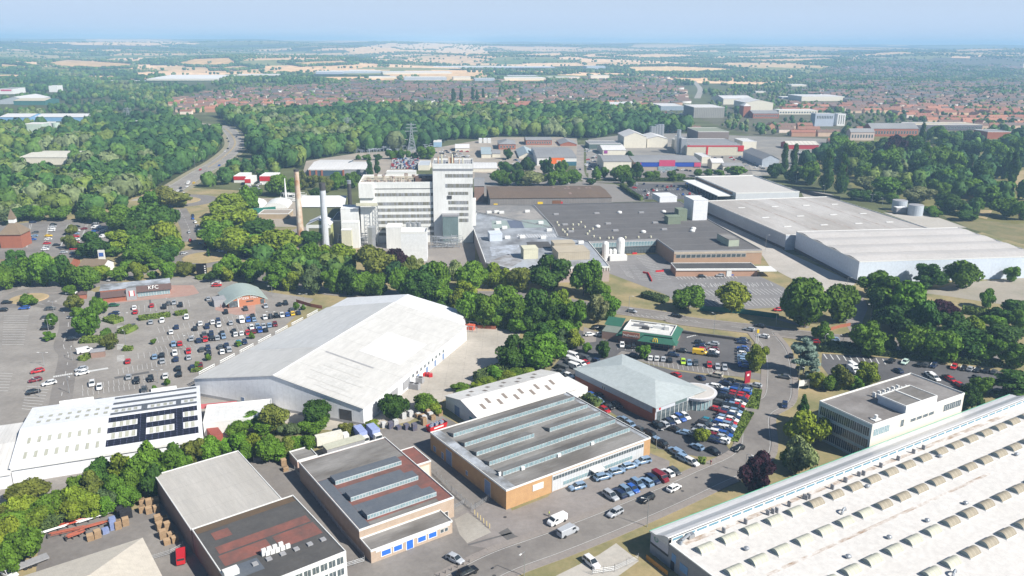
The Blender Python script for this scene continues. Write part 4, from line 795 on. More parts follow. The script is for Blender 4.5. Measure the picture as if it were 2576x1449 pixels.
part('canopy_post',m,GREYW,b.r)
b=bldg('distribution_warehouse','long pale distribution warehouse whose roof has three dirty valley lines','D',(760,435),(1850,385),(245,170),9,'flat',0,BLUEG,mat('dist_roof',(.45,.43,.41),(.34,.315,.29),.035,.8,det=9,con=1.3,stretch=(1,.25,1)),cat='warehouse',par=.5)
for k in range(3):
    x=b.w*(.27+k*.25); part('valley_gutter',MB().box(x-.4,x+.4,.5,b.d-.5,9.04,9.1),mat('rust_stain',(.33,.25,.2),(.48,.44,.42),.15,.9,con=1.4),b.r)
part('dark_base',MB().box(-.15,-.0,0,b.d,0,1.6),DARK,b.r)
for x in (.14,.4,.65,.88):
    for y in (.2,.45,.75): part('rooflight',MB().box(b.w*x-2.5,b.w*x+2.5,b.d*y-.7,b.d*y+.7,9.05,9.3),TRIM,b.r)
F2=frame('D',(1320,638),(2576,600),(845,410),11.5); F2=(F2[0],F2[1],104,69)
b=bldg('distribution_warehouse','taller pale grey warehouse with three ridged roof bays, far right','Z',0,0,0,11.5,'flat',0,mat('pale_blue_clad',(.60,.66,.74),(.56,.62,.70),.05,.5,lines=(0,3,.03,.9)),mat('bay_roof',(.53,.505,.485),(.42,.40,.38),.03,.7,det=8,lines=(0,1.2,.06,.95)),F=F2,cat='warehouse',par=.4)
m=MB(); nb=4; dd=b.d/nb
for k in range(nb):
    y0=k*dd; pts=[(y0+.3,11.6),(y0+dd*.45,12.3),(y0+dd*.6,12.3),(y0+dd-.3,11.6)]
    for i in range(3): m.add([(.5,pts[i][0],pts[i][1]),(b.w-.5,pts[i][0],pts[i][1]),(b.w-.5,pts[i+1][0],pts[i+1][1]),(.5,pts[i+1][0],pts[i+1][1])],[(0,1,2,3)])
    m.add([(.5,*p) for p in pts],[(0,1,2,3),(3,2,1,0)])
part('roof_bays',m,mat('bay_roof',(0,0,0)),b.r); part('dark_base',MB().box(-.15,0,0,b.d,0,1.8),DARK,b.r); pass
for k,(x,yb,yt) in enumerate(((1620,245,165),(1742,278,200))):
    h=hz('D',x,yb,yt); t=thing('storage_tank',('left' if k==0 else 'right')+' one of two pale round storage tanks beyond the distribution warehouse','tank',g('D',x,yb),0,'round storage tanks'); part('shell',MB().cyl(0,0,0,h,5.2,5.2,24),mat('tank_grey',(.45,.49,.53),(.38,.42,.46),.3,.5),t); part('lid',MB().cyl(0,0,h,h+.5,5.2,.6,24),GREYW,t)
blk('pump_house','small grey pump house between the two round tanks','D',1600,1690,225,268,5,GREYW,cat='building')
def fbox(label,c,xl,xr,yt,yb,dep,m_,rf,roof='flat',rh=2,cat='building',rz=None,name='commercial_building',band=None,par=.4,wn=0):
    b=blk(name,label,c,xl,xr,yt,yb,dep,m_,cat=cat,rf=rf,roof=roof,rh=rh,rz=rz,par=par)
    if band: part(band[0],MB().box(b.w*band[1],b.w*band[2],-.3,-.02,b.z*band[3],b.z*band[4]),band[5],b.r)
    if wn: win(b,'f',b.z*.3,b.z*.7,1,b.w-1,wn,.6,GLASS,TRIM)
    return b
PR=mat('pale_far_roof',(.64,.63,.62),(.52,.51,.5),.03,.7,lines=(0,3,.1,.88)); GR2=mat('grey_far_roof',(.27,.27,.275),(.2,.2,.205),.03,.8,lines=(0,3,.08,.85)); RB2=RBRICK; CW=mat('cream_far_wall',(.70,.66,.55),(.6,.56,.47)); 
b=fbox('white-roofed retail shed with dark glazed front beyond the left chimney','T',620,975,600,665,62,mat('dark_shopfront',(.06,.1,.14)),PR,'x',2.5,band=('white_fascia',0,1,.85,1,TRIM)); 
for k in (.02,.2,.36,.97): part('brick_pier',MB().box(b.w*k,b.w*k+1.6,-.6,0,0,b.z*.9),RB2,b.r)
fbox('smaller white-roofed retail unit joined to the right of the retail shed','T',978,1198,600,660,50,mat('grey_shopfront',(.3,.31,.32)),PR,'x',2)
b=fbox('DIY store with long grey roof and an orange sign panel on a white front','U',430,828,482,562,82,TRIM,GR2,'x',2.5,band=('orange_panel',.34,.69,.18,1,ORANGE))
text('sign_lettering','B&Q',4.2,TRIM,b.r,(b.w*.6,-.4,b.z*.5),(math.pi/2,0,0)); part('blue_entrance',MB().box(b.w*.71,b.w,-.4,-.02,0,b.z*.5),mat('teal_entrance',(.05,.15,.2)),b.r)
b=fbox('furniture store with blue and pink shop signs under a grey roof','U',1410,2078,527,610,50,mat('store_buff',(.4,.33,.27)),GR2,'x',2,band=('blue_sign',.05,.98,.45,.95,mat('navy_sign',(.02,.07,.38))))
for a,e,z0,z1 in ((.37,.61,.5,1.25),(.9,1.0,.45,.95),(.0,.1,.5,.9)): part('pink_sign',MB().box(b.w*a,b.w*e,-.7,-.3,b.z*z0,b.z*z1),mat('pink_sign',(.55,.06,.15)),b.r)
part('glazed_entrance',MB().box(b.w*.36,b.w*.64,-.6,0,0,b.z*.5),GLASSL,b.r)
fbox('grey gabled shed right of the DIY store road, nearest the trees','U',1100,1380,520,610,45,CW,GR2,'x',3); fbox('pale gabled shed with purple sign behind the nearest grey shed','U',1095,1325,405,455,40,CW,PR,'x',3,band=('sign',.05,.2,.3,.9,mat('purple',(.3,.05,.25)))); fbox('third pale gabled shed in the row beyond the purple sign','U',1075,1310,385,400,38,CW,PR,'x',3); fbox('long low grey shed at the back of the row beside the road','U',955,1280,345,395,30,mat('dark_green_wall',(.1,.14,.13)),GR2)
b=fbox('cream factory with red roof edge and red door strips','U',1940,2510,365,460,70,mat('cream_factory',(.55,.51,.40),(.5,.46,.36),.1),GR2,cat='factory',band=('red_band',0,1,.93,1.06,REDP)); part('red_strip',MB().box(b.w*.34,b.w*.37,-.4,0,0,b.z).box(b.w*.9,b.w,-.45,-.02,b.z*.45,b.z),REDP,b.r)
for k in range(3): part('roof_pipework',MB().box(b.w*.05,b.w*.95,4+k*6,5.6+k*6,b.z,b.z+1.6),GREYW,b.r)
b=fbox('tall brown rear hall of the cream and red factory','U',2050,2360,222,330,50,mat('brown_hall',(.22,.18,.16)),mat('olive_roof',(.25,.27,.2)),cat='factory')
b=fbox('silver-clad block with pipe tower left of the cream and red factory','U',1880,1935,290,450,30,STEEL,GREYW,cat='factory')
chimney('exhaust_stack','fat silver exhaust stack beside the cream and red factory','U',1850,440,1850,200,2.6,2.3,STEEL)
b=fbox('cream stepped mill building with three roof funnels','U',1305,1530,270,385,40,CW,PR,'y',5,cat='factory'); b=fbox('cream gabled mill building right of the stepped one','U',1540,1745,290,380,40,CW,PR,'y',3,cat='factory')
for k,x in enumerate((1585,1607,1633,1660,1686)):
    t=chimney('silo','silver grain silo','U',x,270,x,(165,165,150,145,145)[k],3.0,3.0,STEEL); tag(t,group='grain silos by the wood'); later(t,'tall silver silo','in the row behind the cream mill')
fbox('red brick unit with grey pyramid roof left of the DIY store','U',45,215,345,400,36,RB2,GR2,'hip',3,wn=5); fbox('long two-storey red brick unit behind the DIY store','U',320,580,305,355,30,RB2,GR2,'x',2,wn=10); fbox('grey-roofed unit at the far end behind the DIY store','U',665,830,345,365,40,RB2,GR2,'y',3); fbox('blue-grey gabled shed between brick unit and DIY store','U',250,415,470,490,60,CW,mat('bluish_roof',(.33,.4,.43)),'y',4); fbox('narrow blue-roofed shed at the left behind the tower','N',1140,1215,950,980,60,CW,mat('bluish_roof',(0,0,0)),'x',3)
fbox('low white annex beyond the factory wing','T',1405,1700,628,665,10,TRIM,PR); fbox('grey flat-roofed shed behind the factory wing','T',1725,1840,560,610,30,CW,mat('bluegrey_roof',(.45,.48,.52))); fbox('pale low workshop roofs right of the tower','T',2275,2520,590,625,40,CW,PR,'x',2); fbox('cream sheds in the yard below the pylon','T',2100,2240,385,420,26,CW,PR,'x',3)
for k,x in enumerate((1120,1155,1185)): blk('container','white cabin','N',x,x+26,838,868,10,TRIM,cat='cabin',rz=.02) and None
fbox('big white-roofed retail box by the town, left','V',570,800,515,560,60,mat('grey_glass_wall',(.3,.36,.42)),PR); b=fbox('large grey ribbed hall with white roof at the town edge','V',900,1210,530,635,60,mat('grey_ribbed',(.3,.29,.26),(.25,.24,.22),.1,.8,lines=(0,3,.2,.7)),PR)
fbox('orange-brick school with white roof planes in the trees','V',60,360,500,540,60,mat('orange_brick',(0,0,0)),PR)
b=fbox('white hotel block with grey lower face','V',2120,2310,595,720,16,mat('hotel_grey',(.42,.47,.55)),GREYW,cat='hotel'); win(b,'f',b.z*.62,b.z*.85,2,b.w-2,10,.6,GLASS,TRIM)
b=fbox('white hotel tower slab with window columns right of the hotel block','V',2345,2425,595,715,14,TRIM,GREYW,cat='hotel'); win(b,'f',b.z*.15,b.z*.9,1,b.w-1,3,.35,GLASS,TRIM)
fbox('tall brown brick tower block in the town centre','V',1400,1470,515,630,20,RB2,PR,'hip',4); fbox('brick shopping block right of the brown tower','V',1500,1760,590,640,30,RB2,GR2,'x',4,wn=12); fbox('long cream parade of shops in the town centre','V',1760,2150,560,600,25,CW,PR,wn=14)
fbox('cluster of white roofs in the town centre','V',1200,1500,440,500,70,CW,PR,'x',4); fbox('second white roof cluster in the town centre','V',1420,1700,480,560,60,CW,PR,'y',5); fbox('white-roofed shopping centre right of the church','V',1990,2420,420,465,70,CW,PR)
fbox('red-walled shed with striped pale roof near the poplars','V',1850,2160,905,950,22,mat('red_wall',(.4,.04,.05)),mat('striped_roof',(.6,.57,.5),(.5,.47,.42),.1,.7,lines=(0,5,.3,.8)),'x',3); fbox('curved grey-roofed unit left of the poplars','V',1590,1760,1050,1130,60,BLUEG,GR2,'y',4); fbox('grey-roofed garage with red sign beyond the supermarket car park','V',1200,1400,1120,1160,16,CW,GR2,'x',2); fbox('pale gabled garage left of the red sign','V',1085,1200,1085,1150,16,CW,PR,'x',3)
fbox('flat-roofed old mill with pale roofs at the right edge of the town','W',1430,2150,430,485,40,mat('dark_mill',(.12,.11,.13)),mat('straw_roof',(.5,.43,.3),(.35,.33,.32),.02,.8,con=1.5),wn=20); fbox('dark red block right of the old mill','W',2200,2440,500,570,30,RB2,GR2); fbox('long pale terrace of flats above the park','W',820,1060,500,585,12,mat('terrace_pale',(.55,.45,.4)),GR2,'x',4,wn=8); fbox('red brick apartment block with grey gabled roofs','W',1030,1500,465,545,24,RB2,GR2,'x',6,wn=16)
fbox('cream-walled leisure building among the left woods','M',150,510,975,1030,50,CW,mat('cream_roof',(.6,.58,.5)),'x',1.5); fbox('large white-roofed shed at the left edge','M',0,220,545,575,90,mat('greyblue_wall',(.40,.43,.45)),PR,'y',6); fbox('long blue-walled unit with pale roof at the left edge','M',245,680,672,705,50,mat('sky_blue_wall',(.2,.36,.55)),PR,'x',3); fbox('second blue-walled unit at the left edge','M',0,230,672,712,50,mat('sky_blue_wall',(0,0,0)),PR,'x',3); fbox('green-walled shed with straw-coloured roof, left','M',105,340,550,583,60,mat('dgreen_wall',(.05,.15,.13)),mat('straw_roof2',(.5,.46,.35)),'x',3)
fbox('round-topped white tower building far left','M',370,435,440,485,30,TRIM,PR); fbox('pink-signed white building at the left edge','M',0,100,462,500,60,TRIM,GR2,band=('pink_sign',.1,.9,.6,.9,mat('pink_sign',(0,0,0))))
fbox('batching plant box with pale green walls, left','M',200,320,725,795,20,mat('palegreen',(.45,.55,.48)),PR,cat='plant'); fbox('white hopper tower of the batching plant','M',340,395,715,755,12,TRIM,PR,cat='plant'); chimney('silo','pale green silo of the batching plant','M',425,770,425,715,5,5,mat('palegreen',(0,0,0)))
b=fbox('vast white-roofed warehouse lying far off among the fields, left of centre','M',1100,1640,386,398,300,CW,mat('far_white_roof',(.72,.70,.66),(.64,.62,.59),.01,.8),par=0)
for k,(c,x0,x1,yt,yb,dp) in enumerate((('N',400,920,338,352,200),('N',0,390,330,345,160),('N',150,1000,322,328,160),('N',640,1690,296,303,220),('N',290,500,370,382,90),('N',560,880,375,396,110),('N',1310,1620,378,395,110),('N',1340,1560,362,368,70),('N',1640,1880,372,385,60),('N',1930,2070,290,313,90),('N',1960,2100,360,385,60),('M',680,1040,405,413,120),('M',1780,2100,355,362,110),('M',2370,2576,332,350,150),('N',930,1060,372,392,70),('N',1090,1240,382,400,60),('O',870,980,420,432,60),('O',800,1260,510,522,40),('O',610,680,470,480,30))):
    fbox('low pale industrial shed','Z',P_(c,x0,yb)[0],P_(c,x1,yb)[0],P_(c,x0,yt)[1],P_(c,x0,yb)[1],dp*.6,BLUEG if k%2 else CW,mat('far_white_roof',(0,0,0)),name='distant_warehouse',cat='warehouse',par=0); 
    o=[x for x in bpy.data.objects if x.name.startswith('distant_warehouse')][-1] if 0 else None
for o in COL.objects:
    if o.name.startswith('distant_warehouse'): later(o,'low pale industrial shed','far beyond the suburb'); o['group']='distant industrial sheds'
    if o.name.startswith('container'): later(o,'white yard cabin','in the yard below the wood'); o['group']='white cabins'

for lab,x0,x1,yt,yb in (('small white and red showroom box beside the road, rightmost of three',130,283,672,755),('long low white and red showroom, leftmost of three',-132,-10,672,735),('middle white and red showroom of three',-20,40,700,765)):
    fbox(lab,'T' ,x0,x1,yt,yb,20,TRIM,TRIM,band=('red_band',0,1,.45,1.02,REDP),cat='showroom')
for lab,c,x0,x1,yt,yb,dp,m_,rf,ro in (('pair of small pale workshops below the pylon, left','T',1880,1960,325,375,20,mat('blue_truck_wall',(.3,.45,.6)),PR,'flat'),('pale stone store in the builders yard','U',-20,60,440,480,20,CW,GR2,'x'),('grey low workshop right of the furniture store','U',2090,2180,475,540,30,CW,PR,'flat'),('long low depot right of the cream and red factory','U',2500,2640,320,400,30,CW,PR,'flat'),('low office by the supermarket canopy','V',940,1010,1245,1290,10,CW,PR,'flat'),('brown flat sheds left of the brown-roofed shed','C',75,175,75,240,40,BRICKG,GR2,'x'),('timber-fronted low stores left of the rusty chimney','T',120,420,1050,1100,14,mat('tan_store',(.42,.33,.22)),mat('tan_roof',(.35,.3,.25)),'flat')):
    fbox(lab,c,x0,x1,yt,yb,dp,m_,rf,ro,2.5)
# ---------------- ground: one sheet to the horizon ----------------
def inpoly(px,py,poly):
    px=np.asarray(px); py=np.asarray(py); r=np.zeros(px.shape,bool); n=len(poly)
    for i in range(n):
        x0,y0=poly[i][0],poly[i][1]; x1,y1=poly[i-1][0],poly[i-1][1]
        if y0==y1: continue
        r^=((y0>py)!=(y1>py))&(px<(x1-x0)*(py-y0)/(y1-y0)+x0)
    return r
def cells(x,y,sx,sy,seed,rot=.3):
    "jittered-grid Voronoi: id, distance to nearest border"
    c,s=math.cos(rot),math.sin(rot); u=(x*c+y*s)/sx; v=(-x*s+y*c)/sy; iu=np.floor(u); iv=np.floor(v); d1=np.full(x.shape,9.); d2=np.full(x.shape,9.); idd=np.zeros(x.shape)
    for a in (-1,0,1):
        for e in (-1,0,1):
            cu,cv=iu+a,iv+e; h=np.sin(cu*127.1+cv*311.7+seed)*43758.5453; h=h-np.floor(h); h2=np.sin(cu*269.5+cv*183.3+seed)*43758.5453; h2=h2-np.floor(h2)
            d=np.hypot(u-cu-.15-.7*h,v-cv-.15-.7*h2); nn=d<d1; d2=np.where(nn,d1,np.minimum(d2,d)); idd=np.where(nn,h*7.13+h2*3.7,idd); d1=np.where(nn,d,d1)
    return idd-np.floor(idd),(d2-d1)*.5*min(sx,sy)
ang=np.radians(np.arange(-52,52.01,.2)); rr=[40.]
while rr[-1]<60000: rr.append(rr[-1]*(1.02 if rr[-1]<14000 else 1.05))
rr=np.array(rr); AA,RR=np.meshgrid(ang,rr); X=RR*np.sin(AA); Y=RR*np.cos(AA); Z=th(X,Y)
nr,na=X.shape; me=bpy.data.meshes.new('ground'); nv=nr*na
me.vertices.add(nv); me.vertices.foreach_set('co',np.stack([X,Y,Z],-1).astype(np.float32).ravel())
i,j=np.meshgrid(np.arange(nr-1),np.arange(na-1),indexing='ij'); q=np.stack([i*na+j,i*na+j+1,(i+1)*na+j+1,(i+1)*na+j],-1).reshape(-1,4)
me.loops.add(q.size); me.loops.foreach_set('vertex_index',q.ravel().astype(np.int32)); me.polygons.add(len(q)); me.polygons.foreach_set('loop_start',np.arange(0,q.size,4,dtype=np.int32)); me.polygons.foreach_set('loop_total',np.full(len(q),4,np.int32)); me.update()
fx=X.ravel()[q].mean(1); fy=Y.ravel()[q].mean(1); fz=Z.ravel()[q].mean(1); fr=np.hypot(fx,fy); PX,PY=proj(fx,fy,fz)
FIELD={'W7':[(630,640),(740,655),(900,690),(1060,700),(1150,720),(1240,720),(1500,745),(1480,790),(1440,850),(1380,870),(1330,850),(1250,815),(1150,790),(1130,770),(1000,735),(860,745),(760,745),(640,700)],
'W5':[(612,405),(700,418),(765,428),(740,462),(660,470),(600,478),(520,472),(565,432)],'W6':[(300,470),(420,440),(540,335),(560,350),(572,372),(545,410),(470,458),(400,492),(330,512)],
'W1':[(0,325),(120,318),(300,302),(400,305),(470,318),(540,335),(566,372),(540,405),(470,455),(430,475),(340,505),(260,560),(0,560)],
'W2':[(556,292),(700,290),(900,285),(1100,282),(1300,290),(1500,275),(1640,290),(1740,330),(1700,348),(1560,352),(1260,352),(1130,352),(1060,378),(900,400),(840,398),(760,425),(690,420),(640,395),(622,355),(580,318)],
'W3':[(0,190),(360,205),(560,215),(430,250),(430,300),(300,302),(120,318),(0,325)],
'TL':[(300,248),(430,262),(560,222),(860,205),(1500,212),(1700,205),(1720,262),(1500,285),(1400,300),(1100,285),(860,295),(700,292),(560,280),(430,298)],
'TR':[(1760,300),(1800,235),(1980,205),(2060,180),(2120,152),(2300,148),(2576,140),(2576,330),(2300,345),(2180,370),(1990,365),(1900,345)],
'PK':[(1935,375),(2100,345),(2350,330),(2576,330),(2576,585),(2380,545),(2250,500),(2150,470),(1960,435)]}
col=np.zeros((len(q),3))
fid,fe=cells(fx,fy,420,260,3.3); fid2,fe2=cells(fx,fy,900,480,9.1,.15)
far=fr>7000; ID=np.where(far,fid2,fid)
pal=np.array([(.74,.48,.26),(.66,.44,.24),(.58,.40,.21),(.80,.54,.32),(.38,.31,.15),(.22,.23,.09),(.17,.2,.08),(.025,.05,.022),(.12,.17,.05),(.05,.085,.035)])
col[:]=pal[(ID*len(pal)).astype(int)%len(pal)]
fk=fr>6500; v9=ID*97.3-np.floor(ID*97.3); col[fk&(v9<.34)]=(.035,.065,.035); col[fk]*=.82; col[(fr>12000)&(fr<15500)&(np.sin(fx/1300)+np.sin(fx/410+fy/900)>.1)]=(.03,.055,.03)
near=fr<2600; col[near]=(.10,.11,.05)
wood=(ID*10).astype(int)==7
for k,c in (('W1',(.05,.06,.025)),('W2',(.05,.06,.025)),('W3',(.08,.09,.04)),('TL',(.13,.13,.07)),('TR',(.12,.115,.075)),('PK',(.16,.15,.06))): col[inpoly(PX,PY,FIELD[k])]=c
GREEN=np.array((.045,.06,.03))
# strip of mostly wooded country right behind the town
mid=(fr>=2600)&(PY>165)&(PX>1500); col[mid&(fid>.62)]=(.05,.07,.035)
# named fields (photo outline -> land)
FL=[((.62,.49,.32),[(860,125),(985,108),(1090,118),(1215,125),(1240,140),(1410,132),(1420,144),(1180,140),(1020,133),(900,134)]),
((.66,.54,.38),[(985,120),(1060,108),(1165,109),(1225,118),(1215,124),(1130,126),(1020,126)]),((.6,.47,.32),[(1455,140),(1520,132),(1740,138),(1780,146),(1600,149),(1480,148)]),((.63,.5,.33),[(100,108),(400,103),(520,110),(380,114),(200,112)]),
((.5,.38,.2),[(440,160),(490,148),(575,145),(600,160),(560,170),(470,168)]),((.46,.36,.21),[(110,160),(170,150),(330,160),(345,170),(240,176),(150,172)]),((.58,.44,.28),[(520,170),(610,166),(660,172),(600,178),(530,178)]),((.48,.38,.22),[(700,158),(860,152),(900,162),(760,168)]),
((.6,.49,.3),[(1570,168),(1680,166),(1800,170),(1880,176),(1800,184),(1600,186)]),((.6,.47,.3),[(1500,140),(1700,134),(1800,140),(1640,150)]),((.55,.43,.27),[(1880,150),(2080,146),(2140,150),(2000,158),(1890,158)]),((.52,.41,.26),[(220,218),(260,212),(350,215),(370,222),(260,226)]),((.42,.35,.2),[(0,160),(60,165),(100,172),(0,176)])]
SH=[]
for c,pl in FL:
    mm=inpoly(PX,PY,pl)&(fr>1900); col[mm]=np.array(c)*(1.22,1.02,.85); SH.append(pl)
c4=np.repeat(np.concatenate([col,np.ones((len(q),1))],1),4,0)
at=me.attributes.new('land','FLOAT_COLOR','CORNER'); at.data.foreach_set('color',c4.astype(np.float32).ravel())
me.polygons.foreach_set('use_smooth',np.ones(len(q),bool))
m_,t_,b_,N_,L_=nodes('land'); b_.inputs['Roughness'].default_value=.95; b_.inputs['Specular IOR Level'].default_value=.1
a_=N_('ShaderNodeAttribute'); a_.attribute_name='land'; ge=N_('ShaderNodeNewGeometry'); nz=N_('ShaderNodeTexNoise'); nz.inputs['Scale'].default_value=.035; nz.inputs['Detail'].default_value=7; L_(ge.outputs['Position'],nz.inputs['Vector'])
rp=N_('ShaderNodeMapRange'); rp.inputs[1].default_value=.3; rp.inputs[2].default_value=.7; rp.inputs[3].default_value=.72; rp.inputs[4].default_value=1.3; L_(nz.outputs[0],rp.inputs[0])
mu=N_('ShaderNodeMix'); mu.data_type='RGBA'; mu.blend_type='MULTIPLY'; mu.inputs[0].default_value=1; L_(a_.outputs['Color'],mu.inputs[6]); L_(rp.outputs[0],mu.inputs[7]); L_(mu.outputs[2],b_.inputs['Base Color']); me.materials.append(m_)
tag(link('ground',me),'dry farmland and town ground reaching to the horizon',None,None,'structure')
Zp=lambda *a:[('Z',x,y) for x,y in a]
# ---------------- ground sheets ----------------
sheet('verge','Z',[(-300,1449),(-200,470),(430,470),(620,480),(760,560),(1200,620),(1700,600),(2140,660),(2576,560),(2900,700),(3000,1600),(0,1600)],mat('verge_ground',(.33,.26,.14),(.17,.17,.075),.05,.95,det=9,con=1.1),.02,keep=False)
sheet('car_park','Z',[(-150,1350),(-150,760),(20,722),(110,700),(240,735),(420,700),(520,690),(560,700),(680,735),(790,752),(600,930),(500,960),(620,1040),(470,1130),(0,1300)],ASPHW,.04,label='large grey retail car park')
sheet('car_park','A',[(-200,200),(60,190),(450,150),(1080,120),(1230,150),(1200,330),(1050,480),(780,530),(380,500),(0,640)],ASPH,.04,label='car park beyond the brick supermarket')
sheet('yard','Z',[(640,1030),(820,1010),(1130,820),(1165,812),(1312,832),(1290,880),(1240,945),(1150,985),(1080,1030),(1030,1060),(900,1090),(760,1075),(620,1040)],mat('yard_concrete',(.45,.41,.355),(.35,.32,.275),.05,.9,det=8,con=.9,lines=[(0,6,.03,.85),(1,6,.03,.85)]),.045,label='pale concrete service yard')
sheet('yard','Z',[(760,1150),(900,1090),(1030,1068),(1100,1040),(1140,1060),(1200,1100),(1290,1290),(1240,1400),(1000,1500),(700,1500),(380,1449),(90,1449),(100,1330),(400,1270),(420,1200),(640,1150)],ASPH,.042,label='grey yard between the brick works')
sheet('forecourt','R',[(430,830),(850,640),(960,800),(1370,640),(1500,500),(2400,200),(2600,280),(2576,560),(1780,860),(1240,1040),(1000,1200),(560,1130),(500,1000)],mat('forecourt_tarmac',(.20,.178,.165),(.27,.245,.23),.06,.9,det=8,con=.9),.046,label='brownish forecourt before the glazed brick works')
sheet('car_park','I',[(300,280),(560,380),(640,330),(1300,270),(1500,310),(1830,345),(2040,400),(2030,690),(1810,720),(1300,620),(960,590),(720,510),(380,520),(170,500)],ASPHD,.048,label='burger restaurant car park')
sheet('car_park','I',[(0,700),(170,500),(700,510),(900,600),(1250,690),(1750,760),(2030,830),(1990,900),(1960,1080),(1780,1430),(1860,1560),(1500,1560),(1100,1480),(1020,1360),(380,960),(60,820)],ASPHD,.047,label='dark tarmac display ground of the car showroom')
sheet('car_park','K',[(540,520),(1150,560),(2350,700),(2400,900),(1900,900),(1800,850),(1430,730),(1000,830),(620,760),(530,640)],ASPHD,.047,label='dark tarmac car park above the office block')
sheet('car_park','C',[(1350,790),(1930,760),(2060,850),(2110,960),(2576,960),(2900,960),(3200,1100),(3350,1290),(2600,1330),(2150,1290),(2000,1170),(1440,960)],mat('marked_asphalt',(.18,.172,.17),(.235,.225,.22),.06,.9,det=8,con=.9),.047,label='empty marked car park before the factory offices')
sheet('access_road','D',[(160,250),(250,240),(760,560),(1290,800),(1200,900),(1060,860),(850,790),(640,680),(560,560),(150,320)],mat('pale_road',(.46,.425,.385),(.36,.335,.3),.05,.9,det=8,con=.9),.052,label='pale concrete road beside the distribution warehouse')
sheet('car_park','D',[(1780,870),(2080,800),(2700,740),(2700,960),(2400,960),(2000,900)],mat('old_tarmac',(.34,.30,.25),(.27,.25,.2),.05,.95,det=8,con=1),.047,label='weedy disused car park at the right')
sheet('yard','D',[(1500,260),(1900,290),(2140,375),(1860,385)],CONCL,.05); sheet('yard','D',[(860,80),(1100,120),(1180,150),(900,150)],CONC,.05)
sheet('grass_field','D',[(1950,280),(2700,370),(2700,500),(2560,500),(2150,380)],mat('rough_grass',(.23,.19,.1),(.13,.14,.06),.07,.95,det=9,con=1.2),.05)
sheet('car_park','U',[(1400,750),(2140,720),(2420,880),(2250,900),(1500,905),(1280,800)],ASPHD,.05,label='busy supermarket car park'); sheet('car_park','U',[(1480,600),(2100,600),(2000,690),(1440,700)],ASPH,.05); sheet('yard','U',[(925,400),(1080,400),(1100,600),(930,640)],ASPHW,.05)
sheet('yard','Z',[(770,405),(900,385),(1080,375),(1245,345),(1450,345),(1460,400),(1350,450),(1190,450),(1080,420),(960,440),(760,440)],mat('dusty_yard',(.36,.31,.25),(.25,.22,.19),.04,.95,det=8,con=1.1),.04,label='dusty industrial yards behind the factory')
sheet('yard','Z',[(1560,340),(1700,335),(2100,350),(2060,380),(1960,440),(1750,450),(1480,450),(1480,350)],mat('estate_ground',(.27,.25,.22),(.2,.19,.175),.04,.9,det=8,con=1),.035)
sheet('yard','T',[(640,1440),(850,1440),(900,1340),(1140,1400),(1560,1440),(1820,1560),(2300,1600),(2300,1180),(540,1180),(250,1300)],mat('factory_ground',(.21,.19,.175),(.3,.27,.24),.08,.9,det=8),.045,label='service ground round the factory'); sheet('yard','T',[(-100,880),(540,900),(500,1180),(-100,1180)],mat('tan_ground',(.37,.32,.26),(.28,.25,.21),.06,.9),.044)
sheet('yard','C',[(80,330),(80,-60),(1500,60),(1800,230),(670,265)],mat('hardstanding',(.2,.185,.17),(.25,.23,.21),.05),.046)
sheet('grass_field','M',[(640,1010),(950,1000),(900,1070),(720,1060)],DRY,.05); sheet('grass_field','M',[(0,1290),(120,1285),(200,1320),(60,1345),(0,1340)],CONCL,.05); sheet('grass_field','M',[(200,790),(690,795),(560,830),(230,825)],DRY,.05)
sheet('grass_field','W',[(2130,1290),(2260,1290),(2200,1380),(2110,1360)],DRY,.05); sheet('grass_field','W',[(2480,920),(2576,880),(2576,1100),(2500,1080)],DRY,.05); sheet('verge','W',[(1120,1260),(1560,1340),(1260,1330)],DRY,.05)
sheet('yard','E',[(2000,1000),(2520,770),(2700,830),(2300,1090),(2030,1130)],CONC,.05); sheet('brick_paving','A',[(1030,960),(1420,930),(1720,880),(1720,800),(1950,800),(2010,880),(1890,910),(1040,990)],BPAV,.055); sheet('brick_paving','A',[(2180,960),(2576,960),(2576,1090),(2380,1100),(2170,1050)],BPAV,.055); sheet('forecourt','R',[(1450,1440),(1880,1230),(2060,1110),(2200,1220),(2290,1290),(2000,1500)],CONCL,.055,label='pale concrete bays by the big white warehouse')
sheet('brick_paving','I',[(350,250),(480,300),(470,400),(330,420)],PAVE,.055)
sheet('verge','A',[(1920,500),(2050,470),(2200,490),(2220,550),(2050,590),(1920,560)],DRY,.17,label='dry grass roundabout island',keep=False) 
# ---------------- roads ----------------
road('road','R',[(-300,1640),(700,1385),(1550,1090),(2300,790),('J',900,440)],8.2,ASPH,.06,None,2.2,label='industrial estate road across the foreground') if 0 else None
def rd(name,pts,w,**k): return road(name,'Z',[P_(*p) if len(p)==3 else p for p in pts],w,**k)
rd('road',[('R',400,1560),('R',900,1300),('R',1500,1080),('R',2200,800),('J',1000,470),('J',1500,200),('I',2090,1130),('I',2290,980),('I',2320,800),('I',2310,600),('I',2260,450),('I',2150,310)],9.0,m=ASPH,z=.07,pave=2.0,label='industrial estate road curving up from the foreground',edge=True)
rd('road',[('K',2700,560),('K',1800,480),('K',900,400),('K',300,330),('D',600,1160),('D',0,1090),('I',1200,150),('I',800,95),(1480,770),(1300,745),(1100,742),(900,738),(760,722),(690,705),(620,690)],9.5,m=ASPH,z=.075,dash=4,label='main road crossing behind the burger restaurant',pave=1.6)
rd('road',[(470,608),(478,585),(465,552),(450,525)],10,m=ASPH,z=.075,dash=4,label='road between the two roundabouts'); rd('road',[('A',1700,560),('A',1500,640),('A',1250,720),('A',700,840),('A',250,860),('A',60,960)],8,m=ASPH,z=.07,pave=1.5)
